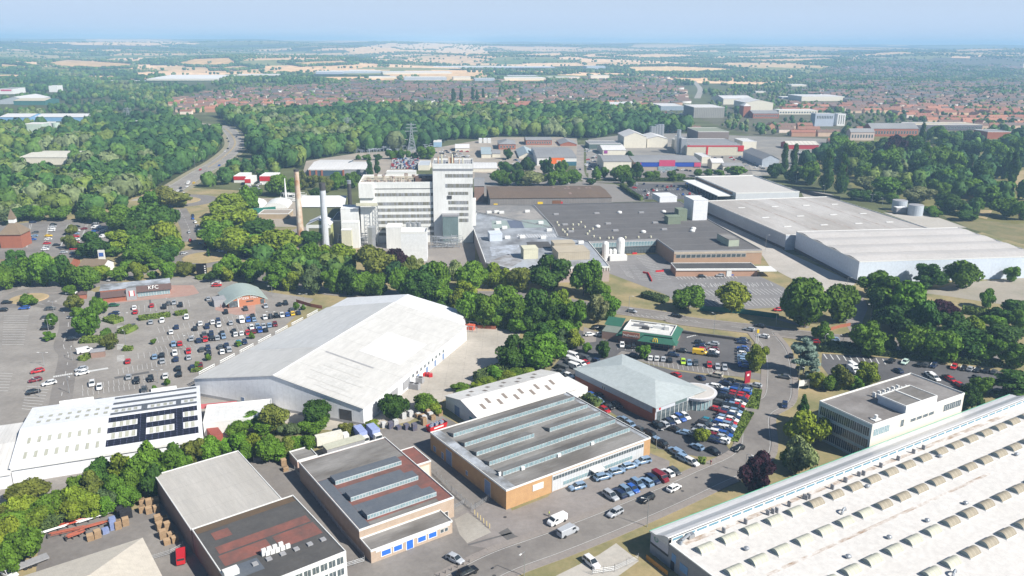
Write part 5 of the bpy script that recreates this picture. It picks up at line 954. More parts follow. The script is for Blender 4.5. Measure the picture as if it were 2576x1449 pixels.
rd('road',[('A',60,960),('A',-60,1040),('A',-200,1080)],8,z=.07); rd('road',[('A',350,980),('A',600,1040),('A',690,1180),('A',640,1400),('E',690,260),('E',650,500),('E',600,800)],7,m=ASPH,z=.07,dash=5); rd('road',[('A',90,870),('A',160,760),('A',230,640)],6,m=ASPH,z=.068); rd('road',[('E',-100,330),('E',400,270),('E',750,300),('E',1100,290)],7,m=ASPHW,z=.066)
rd('road',[('I',2200,770),('I',1900,720),('I',1500,680),('I',1200,630),('I',900,560),('I',700,520)],6.5,m=ASPH,z=.072)
road('verge','Z',[P_(*q) for q in [('M',1180,1290),('M',1330,1200),('M',1500,1090),('M',1640,1010),('M',1740,930),('M',1775,870),('M',1745,800),('M',1690,750),('M',1560,735),('M',1400,715)]],27,mat('dusty_verge',(.3,.26,.19),(.22,.21,.12),.06,.95),z=.045)
rd('road',[('M',1180,1290),('M',1330,1200),('M',1500,1090),('M',1640,1010),('M',1740,930),('M',1775,870),('M',1745,800),('M',1690,750),('M',1560,735),('M',1400,715),('M',1150,685),('M',900,650)],17,m=ASPHW,z=.07,dash=6,label='dual carriageway sweeping through the woods',edge=True)
rd('central_reservation',[('M',1560,1050),('M',1660,985),('M',1740,915),('M',1765,860),('M',1735,800),('M',1690,758)],1.6,m=DRY,z=.11); rd('road',[('M',1000,1300),('M',1180,1240),('M',1290,1180)],5,m=CONC,z=.06); rd('road',[('N',1985,1180),('N',1890,1110),('N',1880,1000),('N',1885,880)],8,m=ASPHW,z=.06,label='estate road running away between the retail sheds'); rd('road',[('N',2576,1170),('N',2100,1160),('N',1900,1160)],8,m=ASPH,z=.062)
rd('road',[('D',1350,1230),('D',1280,1100),('D',1320,980),('D',1290,900)],7,m=PAVE,z=.06); rd('road',[('V',1500,1100),('V',1560,1250)],8,m=CONC,z=.06); rd('road',[('O',150,390),('O',200,450),('O',180,520)],14,m=CONC,z=.06)
rd('road',[('K',-150,130),('K',60,160),('K',400,260)],3,m=PAVE,z=.06)
def roundabout(c,x,y,r,ri,lab):
    p=g(c,x,y); struct('roundabout',MB().cyl(p.x,p.y,.0,.08,r,r,40),ASPH); t=struct('roundabout_island',MB().cyl(p.x,p.y,.08,.35,ri,ri-.6,32),DRY,lab); FOOT.append(np.array([(p.x+r*math.cos(a),p.y+r*math.sin(a)) for a in np.linspace(0,6.28,16)]))
roundabout('A',2070,520,23,12.5,'dry grass roundabout island with one small conifer'); roundabout('M',1360,1300,26,14,'dry grass roundabout island below the dual carriageway'); roundabout('A',290,935,14,8.5,'grassy roundabout island with one tree by the retail park')
# markings
for a,e,n in ((('C',1535,890),('C',1700,880),6),): pass
def hatch(c,p0,p1,q0,q1,n,w=.12,z=.085):
    mb=MB()
    for i in range(n+1):
        t=i/n; a=g(c,*p0).lerp(g(c,*p1),t).xy; e=g(c,*q0).lerp(g(c,*q1),t).xy; d=(e-a).normalized(); m=Vector((-d.y,d.x))*w; mb.add([(*(a-m),z),(*(e-m),z),(*(e+m),z),(*(a+m),z)],[(0,1,2,3)])
    struct('parking_bay_lines',mb,WLINE)
hatch('C',(1540,880),(1610,980),(1620,878),(1690,1010),8); hatch('C',(1630,882),(1740,1020),(1700,882),(1850,1030),9)
hatch('C',(1700,785),(1930,1020),(1790,770),(2060,1010),16); hatch('C',(2110,995),(2700,975),(2140,1020),(2730,1010),16)
hatch('C',(2150,1070),(2900,1065),(2180,1100),(2930,1095),20); hatch('D',(120,850),(690,840),(180,895),(760,885),18); hatch('D',(130,925),(700,915),(200,975),(760,970),18); hatch('D',(0,800),(640,795),(20,825),(660,820),18)
hatch('K',(555,525),(1150,575),(590,575),(1180,630),9,.2); hatch('A',(40,1110),(20,1400),(290,1110),(240,1400),12); hatch('E',(-60,440),(-80,620),(130,445),(80,620),6); hatch('E',(270,575),(220,800),(500,580),(400,820),8)
for yy,x0,x1 in ((1150,1590,2576),(1250,1580,2576),(1345,1570,2500)): hatch('A',(x0,yy+75),(x1,yy-75 if x1>2500 else yy),(x0+22,yy+130),(x1+22,yy-20),20,.06)
for (a,e) in (((830,560),(1450,470)),((830,620),(1450,530)),((1190,400),(1760,290)),((1390,240),(2100,180))): hatch('E',a,e,(a[0]+8,a[1]+55),(e[0]+8,e[1]+55),12,.06)
hatch('A',(1400,1005),(1900,950),(1405,1080),(1915,1020),9,.06); hatch('A',(1180,1215),(1180,1270),(1240,1215),(1240,1270),4,.3); hatch('E',(1180,270),(1180,320),(1255,265),(1255,315),4,.3); hatch('E',(1180,155),(1180,200),(1250,150),(1250,195),4,.3); hatch('E',(900,415),(1080,385),(905,430),(1085,400),10,.3); hatch('E',(545,470),(720,440),(548,485),(724,455),8,.3)
hatch('I',(700,440),(1000,470),(690,480),(990,510),4,.06); hatch('I',(1000,590),(1800,690),(1010,640),(1810,740),16,.06); hatch('I',(860,140),(1500,200),(830,120),(1470,190),13,.1); hatch('I',(1390,360),(1530,330),(1400,350),(1510,320),8,.25)
for k in range(5): hatch('A',(130+k*190,180+k*0),(110+k*190,190),(95+k*170,420),(95+k*170+10,420),1,.1)
hatch('U',(1430,800),(2150,790),(1440,815),(2170,805),28,.12); hatch('U',(1470,850),(2250,840),(1480,870),(2280,860),28,.12)

DP=mat('patched_tarmac',(.105,.1,.098),(.13,.125,.12),.3)
for q in ([(870,1005),(965,955),(1040,1030),(1130,1055),(1000,1110)],[(560,1120),(1000,1000),(1010,1012),(570,1135)],[(1990,730),(2090,700),(2110,715),(2010,745)]): sheet('tarmac_patch','R',q,DP,.052,keep=False)
sheet('tarmac_patch','R',[(430,870),(560,800),(700,900),(800,1000),(560,1110),(480,1020)],CONC,.053,keep=False,label='paler concrete slab below the grey gate')
sheet('tarmac_patch','P',[(30,600),(700,520),(690,560),(20,650)],mat('pale_tarmac',(.26,.245,.23),(.3,.285,.27),.2),.052,keep=False)
for q in ([(1500,930),(1520,930),(1530,1010),(1510,1010)],[(1450,480),(1800,420),(1810,440),(1460,500)]): sheet('tarmac_patch','A' if q[0][0]==1500 else 'E',[(x-300 if q[0][0]!=1500 else x,y) for x,y in q],DP,.052,keep=False)
for c,x,y in (('R',940,848),('R',938,1130),('R',1080,1147),('R',830,1440),('E',690,250),('J',930,448),('J',790,585)):
    p=g(c,x,y); struct('manhole_cover',MB().cyl(p.x,p.y,.1,.12,.45,.45,10),DARK)
# ---------------- cars ----------------
CC=dict(w=(.82,.82,.82),k=(.012,.012,.014),g=(.09,.095,.1),s=(.42,.44,.47),l=(.22,.33,.48),b=(.03,.11,.42),n=(.015,.03,.085),r=(.5,.015,.02),d=(.19,.012,.02),y=(.85,.55,.03),t=(.02,.22,.3),G=(.02,.13,.06),L=(.5,.75,.05),c=(.5,.46,.38),m=(.5,.65,.58),o=(.65,.2,.08))
CN=dict(w='white',k='black',g='dark grey',s='silver',l='pale blue',b='bright blue',n='navy blue',r='red',d='dark red',y='yellow',t='teal',G='dark green',L='lime green',c='beige',m='mint white',o='orange')
def carmesh(kind):
    "body shell, glass, in metres; nose towards +x"
    if kind=='van': L,Wd,H=5.1,1.95,1.95; st=[(-2.55,.35,1.9,1.85),(-2.4,.3,1.95,1.9),(1.2,.3,1.95,1.9),(1.75,.3,1.35,1.3),(2.4,.35,1.05,1.0),(2.55,.4,.75,.7)]
    elif kind=='suv': L,Wd,H=4.55,1.85,1.65; st=[(-2.27,.4,.95,.9),(-2.15,.32,1.05,1),(-.2,.32,1.02,1),(1.15,.32,1.0,.95),(2.05,.36,.88,.82),(2.27,.42,.66,.6)]
    else: L,Wd,H=4.15,1.75,1.45; st=[(-2.07,.38,.85,.8),(-1.95,.3,.95,.9),(-.2,.3,.92,.9),(1.05,.3,.9,.86),(1.9,.34,.74,.7),(2.07,.4,.58,.5)]
    m=MB(); hw=Wd/2; ring=[]
    for x,z0,z1,_ in st:
        k=1 if abs(x)<L/2-.3 else .86
        ring.append([(x,-hw*k*.96,z0),(x,-hw*k,z0+.25),(x,-hw*k*.97,z1-.1),(x,-hw*k*.88,z1),(x,hw*k*.88,z1),(x,hw*k*.97,z1-.1),(x,hw*k,z0+.25),(x,hw*k*.96,z0)])
    for r_ in ring: m.v+=r_
    for i in range(len(ring)-1):
        for j in range(8): a,e=i*8+j,i*8+(j+1)%8; m.f.append([a,a+8,e+8,e]); m.m.append(0)
    m.f.append([0,1,2,3,4,5,6,7]); m.m.append(0); m.f.append([(len(ring)-1)*8+7-j for j in range(8)]); m.m.append(0)
    gl=MB()
    if kind=='van':
        gl.add([(1.32,-.8,1.86),(1.32,.8,1.86),(1.84,.85,1.33),(1.84,-.85,1.33)],[(0,3,2,1)]);
        for s in (-1,1): gl.add([(.45,s*.985,1.25),(1.55,s*.985,1.25),(1.2,s*.95,1.78),(.45,s*.95,1.78)],[(0,1,2,3)] if s<0 else [(3,2,1,0)])
        gl.add([(-2.57,-.7,1.3),(-2.57,.7,1.3),(-2.57,.7,1.75),(-2.57,-.7,1.75)],[(3,2,1,0)])
    else:
        zb=st[2][2]-.03; bx0,bx1,tx0,tx1=(-2.05,1.15,-1.75,.35) if kind=='suv' else (-1.9,1.05,-1.35,.25); b_=hw*.9; t_=hw*.72
        lo=[(bx0,-b_,zb),(bx1,-b_,zb),(bx1,b_,zb),(bx0,b_,zb)]; hi=[(tx0,-t_,H-.04),(tx1,-t_,H-.04),(tx1,t_,H-.04),(tx0,t_,H-.04)]
        gl.add(lo+hi,[(0,1,5,4),(1,2,6,5),(2,3,7,6),(3,0,4,7)])
        m.add([(tx0-.05,-t_-.02,H-.05),(tx1+.05,-t_-.02,H-.05),(tx1+.05,t_+.02,H-.05),(tx0-.05,t_+.02,H-.05),(tx0+.1,-t_+.08,H),(tx1-.1,-t_+.08,H),(tx1-.1,t_-.08,H),(tx0+.1,t_-.08,H)],[(0,1,5,4),(1,2,6,5),(2,3,7,6),(3,0,4,7),(4,5,6,7)])
        for s in (-1,1):
            for (xa,xt) in ((bx1,tx1),(bx0,tx0),((bx0+bx1)/2-.1,(tx0+tx1)/2)): m.bar((xa,s*b_,zb),(xt,s*t_,H-.03),.045)
    wh=MB(); r_=.33 if kind!='van' else .36
    n=10
    v=[(math.cos(2*math.pi*i/n)*r_,-.11,math.sin(2*math.pi*i/n)*r_) for i in range(n)]+[(math.cos(2*math.pi*i/n)*r_,.11,math.sin(2*math.pi*i/n)*r_) for i in range(n)]
    wh.add(v,[(i,(i+1)%n,n+(i+1)%n,n+i) for i in range(n)]+[tuple(range(n-1,-1,-1)),tuple(range(n,2*n))])
    wp=[(x,s*(hw-.1),r_) for x in (-L*.31,L*.31) for s in (-1,1)]
    one=MB(); one.v=list(m.v); one.f=[list(f) for f in m.f]; one.m=[0]*len(m.f); one.add(gl.v,gl.f,1)
    for p in wp: one.add([(a+p[0],e+p[1],c_+p[2]) for a,e,c_ in wh.v],wh.f,2)
    mb=m.mesh('car_body',PAINT); mg=gl.mesh('car_windows',CGL); mw=wh.mesh('wheel',TYRE); mo=one.mesh('car',[PAINT,CGL,TYRE])
    mbv=MB(); 
    for s in (-1,1): mbv.box(L/2-.12,L/2+.0,s*hw*.62-.16,s*hw*.62+.16,.58,.7)
    ml=MB().box(L/2-.16,L/2-.04,-.12,.12,.56,.68).mesh('headlight',mat('headlight',(.8,.8,.78)))
    return dict(body=mb,glass=mg,wheel=mw,one=mo,wp=wp,hl=ml,L=L,hw=hw)
CM={k:carmesh(k) for k in ('hatch','suv','van')}
FARC=[]; CARCUT=470
def car(c,x,y,col,ang,place,kind='hatch',grp=None,world=None,desc=None):
    p=world or g(c,x,y,z=.7); p=Vector((p.x,p.y,.09)); M_=CM[kind]; nm={'hatch':'parked_car','suv':'parked_car','van':'van'}[kind]
    if p.length>CARCUT and nm=='parked_car': FARC.append((p,ang,col)); return
    cl=CC[col]; jit=1+random.uniform(-.12,.12); cl=tuple(v*jit for v in cl)+(1,)
    sc_=random.uniform(1.08,1.17)
    if p.length<345:
        t=link(nm,None,None,p,ang); t.scale=(sc_,)*3
        o=link('body',M_['body'],t); o.color=cl; link('windows',M_['glass'],t)
        for w_ in M_['wp']: link('wheel',M_['wheel'],t,w_)
        for s in (-1,1): link('headlight',M_['hl'],t,(0,s*M_['hw']*.62,0))
    else: t=link(nm,M_['one'],None,p,ang); t.color=cl; t.scale=(sc_,)*3
    t['category']={'hatch':'car','suv':'car','van':'van'}[kind]; t['group']=grp or 'vehicles in the scene'
    later(t,desc or (CN[col]+(' van' if kind=='van' else ' estate car' if kind=='suv' else ' car')),place); return t
def hd(c,p,q):
    a,e=g(c,*p),g(c,*q); return math.atan2(e.y-a.y,e.x-a.x)
def cars(c,place,ang,s,grp=None,kind=None):
    "s: 'x,y,colour[v|u]' items; v=van u=estate, optional angle override after @ in degrees"
    for it in s.split():
        a=it.split('@'); x,y,cc=a[0].split(','); k='van' if 'v' in cc[1:] else 'suv' if 'u' in cc[1:] else (kind or 'hatch')
        car(c,float(x),float(y),cc[0],math.radians(float(a[1])) if len(a)>1 else ang+random.choice((0,math.pi))+random.uniform(-.04,.04),place,k,grp)
GP='cars in the retail car park'
ha=hd('A',(1150,1000),(1230,995)); hv=hd('A',(1355,1065),(1360,1025))
cars('A','in the car park beyond the brick supermarket',ha,"355,265,g 345,300,l 330,335,b 540,185,k 535,205,s 525,225,w 520,245,w 490,298,y 485,332,w 475,375,r 570,392,k 465,415,s 455,435,wu 775,205,k 775,245,w 845,228,d 680,278,g 765,275,l 765,305,r 770,335,w 765,375,r 755,402,n 740,430,r 740,475,n 645,465,s 640,425,g 885,168,k 965,170,s 960,190,k 970,218,wv 955,250,b 1035,230,s 1035,250,w 1040,282,n 1045,310,wv 330,162,n 865,125,k 1040,140,kv 800,500,s 70,245,s",'cars beyond the brick supermarket')
hq=hd('A',(1945,125),(1990,195))
cars('A','in the queue on the road between the roundabouts',hq,"1945,95,n 1945,125,b 1970,160,w 1990,195,s 2030,195,g 1905,262,s 1920,345,ru 2055,348,n 2015,378,s 1795,103,g",'cars on the road')
car('A',2015,262,'w',hq,'in the queue above the roundabout','van','cars on the road',desc='large white box van')
cars('A','queueing round the roundabout',hd('A',(2085,418),(2330,450)),"2095,380,r 2085,418,k 2130,408,s 2205,418,n 2220,452,w 2330,437,g 2415,458,b 2465,492,s@-50 2485,525,n@-60 1855,475,s@50",'cars on the road')
cars('A','on the road above the fried chicken restaurant',hd('A',(1500,640),(1640,590)),"1610,615,k 1640,583,k 1120,742,s",'cars on the road')
cars('A','near the small tree roundabout',ha,"190,698,w 145,780,k@60 722,878,wu 70,972,k 245,1028,b 508,1035,g 20,1050,k 735,1118,s 735,1340,k 480,1232,ku 470,1125,g",GP)
cars('A','parked before the fried chicken restaurant',ha,"1150,1000,G 1150,1085,n",GP); cars('A','parked before the fried chicken restaurant',hv,"1355,1025,w 1365,1068,r 1530,1003,r 1655,1018,k 1755,975,s 1820,998,k 1700,980,g 2100,935,s",GP)
cars('A','by the green hedges left of the pizza restaurant',hv,"1520,1170,s 1635,1155,w 1880,1120,w 1345,1215,gu",GP); cars('A','behind the pizza restaurant',ha,"2180,760,g 2182,778,w 2187,800,r",GP)
cars('A','at the left end of the upper car rows',hv,"1780,1220,n 1725,1270,w",GP)
cars('P','in the car row nearest the pizza restaurant',hv,"340,265,k 538,232,g 740,205,s 877,187,k 942,175,k 1005,242,g 1012,280,y 1070,272,n",GP)
cars('P','in the second car row below the pizza restaurant',hv,"80,380,w 30,430,k 205,368,w 150,412,n 262,352,n 270,395,w 388,375,s 500,352,wv 565,345,b 608,305,k 622,340,l 733,320,w 790,312,k 848,303,k 905,298,w 958,290,b",GP)
cars('P','in the third car row below the pizza restaurant',hv,"65,552,n 122,497,g 132,543,r 192,485,n 197,530,k 252,525,s 303,475,k 315,512,l 422,455,k 437,490,w 497,480,w 560,475,r 620,460,d 660,412,l 682,450,b 720,410,s 742,445,k 778,398,l 835,390,d 600,420,w",GP)
cars('P','in the fourth car row, near the warehouse eave',hv,"95,642,g 160,628,n 167,682,k 283,615,g 303,665,w 345,600,n 372,645,su 470,582,t 530,567,n",GP)
cars('E','in the lower rows of the retail car park',hv,"1750,147,l 1813,140,r 1932,90,s 1290,317,r 1560,272,l 1633,258,k 1637,315,s 1763,237,w 1775,297,n 1902,218,r 1903,278,s 1797,390,k 1808,447,k 1940,378,n 2020,365,d 1298,475,s 1378,515,k 1520,495,k 1670,465,w 928,543,w 1003,578,w 1455,610,g",GP)
cars('E','beside the dry grass strips at the far left',hd('E',(300,440),(440,410)),"378,417,r 355,507,d 495,540,w 338,627,k 820,397,s 828,437,w 855,217,wv 1010,722,g",GP)
# showroom
hs=hd('I',(1060,1200),(1190,1270)); hr=F0_=SH.F[1] if 0 else b and 0
hdl=hd('I',(1750,1050),(1900,1110))
def rowc(c,p0,p1,n,cols,ang,place,grp,kinds='hhu'):
    a,e=g(c,*p0,z=.7),g(c,*p1,z=.7)
    for i in range(n):
        w=a.lerp(e,i/(n-1)); car(c,0,0,cols[i%len(cols)],ang+random.uniform(-.05,.05)+random.choice((0,0,math.pi)),place,{'h':'hatch','u':'suv','v':'van'}[kinds[i%len(kinds)]],grp,world=w)
GS='cars on display at the showroom'
hx=hd('I',(1655,1170),(1740,1190))
rowc('I',(1985,865),(1740,1400),20,'nlbrrnwrklwnwrlwnbsw',hx,'in the outer display line beside the long grass strip',GS)
rowc('I',(1905,850),(1660,1385),20,'nnbrdknlksndlwbwnwdn',hx,'in the second display line from the grass strip',GS)
rowc('I',(1815,880),(1755,960),5,'wlnnk',hx,'in the short line right of the round glazed corner',GS)
rowc('I',(1600,1195),(1480,1350),7,'tgksnsg',hx,'in the short line below the isolated red car',GS)
rowc('I',(1370,1150),(1105,1250),6,'wbwnsk',hd('I',(1290,1160),(1350,1200)),'parked in front of the showroom windows',GS,'huhhhu')
cars('I','around the round showroom corner',hx,"1640,845,w 1700,855,w 1815,793,k 1685,1010,gu 1690,1080,r 1770,820,n 1710,890,k 1270,1285,k 1355,1315,l 1650,1390,nu",GS)
cars('I','in the lane between the showroom and the brick works',hs,"435,940,b 500,935,g 510,1000,l 600,1050,k 560,1085,r 680,1040,g 740,1180,l 820,1235,l 920,1290,g 980,1310,k 1040,1340,k 1090,1395,l 1130,1420,k",GS)
cars('I','in the compound behind the white gabled shed',hs+.2,"245,545,wv 200,580,wv 235,605,wv 360,570,gv 350,605,r 260,655,wv 125,665,gv 305,628,wv 105,700,g 85,722,k 195,740,w 460,585,n 190,630,k",'vans behind the showroom')
h2=hd('J',(660,160),(720,190))
cars('J','in the angled row by the railing below the showroom',h2,"540,80,l 580,108,k 715,180,lu 770,215,lu 805,255,lu 880,290,wu 935,135,l 1105,180,k",GS)
# burger car park
hm=hd('I',(1500,520),(1590,530)); hmv=hd('I',(1020,580),(1020,540)); GM='cars in the burger restaurant car park'
cars('I','in the central rows of the burger restaurant car park',hm,"1520,408,k 1655,420,s 1525,440,n 1655,475,d 1655,500,w 1520,478,r 1655,532,ku 1330,490,k 1255,532,n",GM); car('I',1520,512,'y',hm,'among the cars of the burger restaurant','van',GM,desc='bright yellow minibus')
cars('I','in the front row of the burger restaurant car park',hmv,"1020,562,w 1085,567,w 1150,572,s 1217,582,k 1350,600,L 1412,612,l 1480,612,g 1615,632,r 1697,652,s 1770,662,s",GM); cars('I','beside the burger restaurant wall',hmv,"735,432,w 800,440,k 852,442,k 480,255,k@20 515,325,w@15 410,325,w@15",GM)
cars('I','in the packed column left of the round tree',hm,"1940,380,n 1945,405,n 1950,465,b 1955,492,n 1955,520,w 1955,545,l 1960,570,l 1965,595,l 1965,620,b 1970,643,b",GM)
hr1=hd('I',(1540,700),(1740,740)); cars('I','driving between the burger restaurant and the showroom',hr1,"1680,738,cu 1280,733,r@120 1530,762,n@110 860,540,k",'cars on the road')
hro=hd('I',(1285,150),(2160,330)); cars('I','on the main road behind the burger restaurant',hro,"1285,138,ku 835,90,s 2015,275,s 2125,240,k 2160,345,w",'cars on the road'); cars('I','on the estate road right of the showroom',hd('I',(2370,1080),(2380,980)),"2375,1035,n 2440,540,k 2370,752,g@155 2080,838,s@150",'cars on the road')
cars('K','parked along the hedge above the office block',hd('K',(1225,600),(1250,580)),"1240,590,k 1375,605,m 1525,628,k 1590,630,g 1665,638,n 1870,652,r 1965,665,k 2035,672,s 2105,682,k 2195,690,k 2275,702,g",'cars above the office block'); cars('K','in the middle of the car park above the office block',hd('K',(1620,720),(1720,780)),"855,650,wv 850,690,wv 1630,732,wu 1670,765,wu 1800,757,k 1840,783,r 1930,838,r 2110,770,g 1310,690,n",'cars above the office block'); cars('K','on the main road behind the blue cedar',hd('K',(600,375),(900,400)),"460,398,r 655,377,l 800,337,k",'cars on the road')
hb=hd('R',(1590,560),(1750,520)); cars('R','parked along the glazed front of the brick works',hb,"1670,540,lu 1925,442,lu 2065,387,lu 2195,332,lu 2330,282,lu",'cars at the brick works')
hc=hd('R',(1960,600),(2060,670)); cars('R','in the kerbside row before the brick works',hc,"2005,630,su 2085,607,nu 2160,582,lu 2225,557,b 2275,507,lu 2360,492,lu 2430,467,nu 2505,445,dv",'cars at the brick works'); cars('J','at the right end of the kerbside row',hc,"640,397,w 708,380,g",'cars at the brick works')
h3=hd('R',(1980,840),(2120,770)); cars('R','on the estate road in the foreground',h3,"2050,800,su 2370,658,ku 1465,880,wv 1575,992,sv",'cars on the road'); cars('J','on the estate road beside the dark red tree',h3,"705,550,w 1355,150,k",'cars on the road'); car('R',435,1265,'s',hd('R',(380,1230),(500,1290)),'on the forecourt at the bottom','hatch',None,desc='small silver car with chequered roof'); car('R',560,1400,'k',h3,'at the bottom edge by the bollards','suv',None,desc='black pickup truck'); car('R',1810,1300,'w',hd('R',(1750,1250),(1870,1350)),'on the concrete bays at the bottom','suv')
car('F',1825,1245,'r',hd('F',(1825,1300),(1825,1190)),'beside the mesh gate at the bottom left','van',desc='bright red van'); car('F',85,1410,'w',hd('F',(30,1380),(150,1440)),'in the bottom left corner','suv',desc='white pickup truck')
cars('D','parked near the empty marked car park',0.1,"120,745,k 255,738,s 350,733,b 498,730,d 460,870,n 700,1000,r",'cars at the empty car park')
hu=hd('U',(1850,800),(1850,790)); cars('U','in the supermarket car park behind the factory',hu,"1415,785,r@0 1520,818,k 1590,800,k 1555,840,w 1545,858,r 1540,885,n 1605,812,r 1640,810,w 1645,765,n 1700,770,n 1735,805,n 1745,778,r 1785,768,d 1815,768,n 1862,778,n 1850,800,b 1908,802,g 1960,800,b 2005,802,k 1935,765,y 1905,852,b 1970,845,r 2068,842,r 2080,872,w 2140,880,n 2095,800,k 1945,740,b 1510,745,n 1440,755,s",'cars in the supermarket car park')
cars('U','in the yards beside the retail sheds',0,"945,500,r 950,530,l 1010,520,n 1070,530,r 960,560,w 960,600,n 1065,560,n 930,395,w 975,415,w 1720,628,s 1905,605,w 865,600,n@90 735,742,w",'cars among the retail sheds')
hz1=hd('M',(1500,1070),(1650,980)); cars('M','on the dual carriageway through the woods',hz1,"1705,832,k 1715,855,g 1710,908,k 1688,928,w 1775,820,n 1645,1035,b 1503,1067,r 1413,1168,wv 1455,1165,y 1405,1193,w 1355,1205,k 1360,1225,g 1335,1225,w 1418,1258,k 1420,1275,w 1380,1245,w",'cars on the road')
# tiny cars of the used-car compound: one mass
mm=MB(); RNc=random.Random(4); a0,a1,a2=g('T',1450,600),g('T',1730,600),g('T',1470,490)
o1=CM['hatch']['one']; vs=[tuple(v.co) for v in o1.vertices]; fs=[tuple(p.vertices) for p in o1.polygons]; ms=[p.material_index for p in o1.polygons]
def heap(name,label,rows,cols,a0,a1,a2,ski=.25):
    big=MB(); cm=[mat('heap_white',(.75,.75,.75)),mat('heap_red',(.5,.02,.02)),mat('heap_dark',(.03,.035,.05)),mat('heap_blue',(.05,.15,.45)),mat('heap_silver',(.4,.42,.45)),CGL,TYRE]
    for i in range(rows):
        for j in range(cols):
            if RNc.random()<ski: continue
            p=a0+(a1-a0)*((j+.5)/cols)+(a2-a0)*((i+.5)/rows); k=RNc.choice((0,0,0,1,2,2,3,4)); n=len(big.v)
            big.v+=[(p.x-v[1],p.y+v[0],v[2]+.08) for v in vs]; big.f+=[[q+n for q in f] for f in fs]; big.m+=[k if m==0 else 5 if m==1 else 6 for m in ms]
    FOOT.append(np.array([tuple(q.xy) for q in (a0,a1,a1+a2-a0,a2)]))
    o=link(name,big.mesh(name,cm)); tag(o,label,'cars',None,'stuff')
heap('car_compound','dense rows of tiny parked cars in the compounds behind the factory tower',11,19,a0,a1,a2,.12)
RZ=random.Random(21)
def lotcars(c,quad,n):
    for _ in range(n):
        u,v=RZ.random(),RZ.random(); x=(quad[0]*(1-u)+quad[1]*u); y=quad[2]*(1-v)+quad[3]*v; p=g(c,x,y,z=.7); FARC.append((Vector((p.x,p.y,.09)),RZ.choice((0,1.57,3.14))+RZ.uniform(-.1,.1),RZ.choice('wwwskklnrg')))
lotcars('U',(925,1075,405,600),26); lotcars('U',(2180,2560,470,640),26); lotcars('U',(0,420,500,600),18); lotcars('T',(1900,2250,400,480),26); lotcars('T',(-60,330,640,840),42); lotcars('T',(2260,2576,540,620),12); lotcars('V',(1500,1620,1060,1160),8); lotcars('W',(230,560,690,740),24); lotcars('U',(1480,2100,600,640),14); lotcars('V',(560,870,540,600),26)
big=MB(); cmk=list(CC); cm=[mat('far_car_'+CN[k].replace(' ','_'),CC[k]) for k in cmk]+[CGL,TYRE]
for p,an,k in FARC:
    n=len(big.v); c_,s_=math.cos(an),math.sin(an); big.v+=[(p.x+v[0]*c_-v[1]*s_,p.y+v[0]*s_+v[1]*c_,v[2]+.08) for v in vs]; big.f+=[[q+n for q in f] for f in fs]; big.m+=[cmk.index(k) if m==0 else len(cmk)+m-1 for m in ms]
tag(link('distant_cars',big.mesh('distant_cars',cm)),'the tiny far cars of the car parks and roads behind the factory',None,None,'stuff')
# lorries, skips, pallets
def lorry(c,x,y,ang,lab,boxc=TRIM,L=7.5,cab=TRIM):
    t=thing('lorry',lab,'lorry',g(c,x,y,z=1),ang); t.location.z=.05
    part('box_body',MB().box(-L/2,L/2-1.9,-1.25,1.25,1.0,3.7),boxc,t); part('cab',MB().prism([(L/2-1.7,-1.15),(L/2,-1.1),(L/2,1.1),(L/2-1.7,1.15)],.6,2.7),cab,t); part('windscreen',MB().box(L/2,L/2+.04,-1,1,1.6,2.5),CGL,t)
    w_=MB()
    for xx in (-L/2+1.2,L/2-1.2):
        for s in (-1,1): part('wheel',MB().bar((xx,s*1.2,.5),(xx,s*.9,.5),.5,n=12),TYRE,t)
    return t
lorry('G',860,80,hd('G',(730,100),(1000,40)),'lorry with long pale cream box body behind the grey roof',mat('lorry_cream',(.68,.66,.58)),10); lorry('G',1155,45,hd('G',(1120,0),(1190,80)),'blue-white lorry facing the yard, left one of two',mat('lorry_blue',(.3,.36,.6)),7.5); lorry('G',1285,25,hd('G',(1250,-20),(1330,60)),'blue-white lorry facing the yard, right one of two',mat('lorry_blue',(0,0,0)),7)
t=thing('shed','long narrow pale-roofed shed against the back of the red-roofed works','shed',g('G',980,150,z=1),GB.F[1]); part('walls',MB().box(-6,6,-1.6,1.6,-1,2.0),GREYW,t); part('roof',MB().box(-6.2,6.2,-1.8,1.8,2.0,2.2),mat('lime_roof',(.5,.5,.4)),t); t.location.z=1
bldg('garage_block','small pink-walled flat-roofed block at the left end of the lorry yard','G',(500,270),(640,215),(445,205),3,'flat',0,mat('pink_wall',(.5,.36,.3)),GROOF,F=(g('G',505,285,z=3),GB.F[1],6,6.5),cat='building')
for (c,x,y,L_,lab) in (('H',250,840,6.2,'big open red skip filled with scrap by the brick works'),('E',2155,1010,9.5,'dark red container roof beside the solar store'),):
    t=thing('skip' if 'skip' in lab else 'container',lab,'skip' if 'skip' in lab else 'container',g(c,x,y,z=1),hd(c,(0,700),(60,680)) if c=='H' else SB.F[1]-1.35); t.location.z=.05
    if c=='H':
        m=MB().add([(-3,-1,0),(3,-1,0),(3,1,0),(-3,1,0),(-3.4,-1.25,2),(3.4,-1.25,2),(3.4,1.25,2),(-3.4,1.25,2)],[(0,1,5,4),(1,2,6,5),(2,3,7,6),(3,0,4,7),(3,2,1,0),(4,5,1,0)][:5]); part('body',m,REDP,t); part('white_stripe',MB().box(-1.8,1.8,-1.2,-1.12,1,1.5),TRIM,t); m=MB()
        for k in range(9): m.box(-2.8+k*.62,-2.1+k*.62,-.8+(k%3)*.4,.3+(k%3)*.3,1.5,2.1+(k%4)*.15)
        part('scrap',m,mat('scrap',(.35,.3,.25),(.1,.2,.4),1.5,.8,con=1.5),t)
    else: part('body',MB().box(-4.2,4.2,-1.6,1.6,0,2.6),mat('container_red',(.30,.08,.06)),t); t.location=g(c,x,y,z=2.6); t.location.z=0
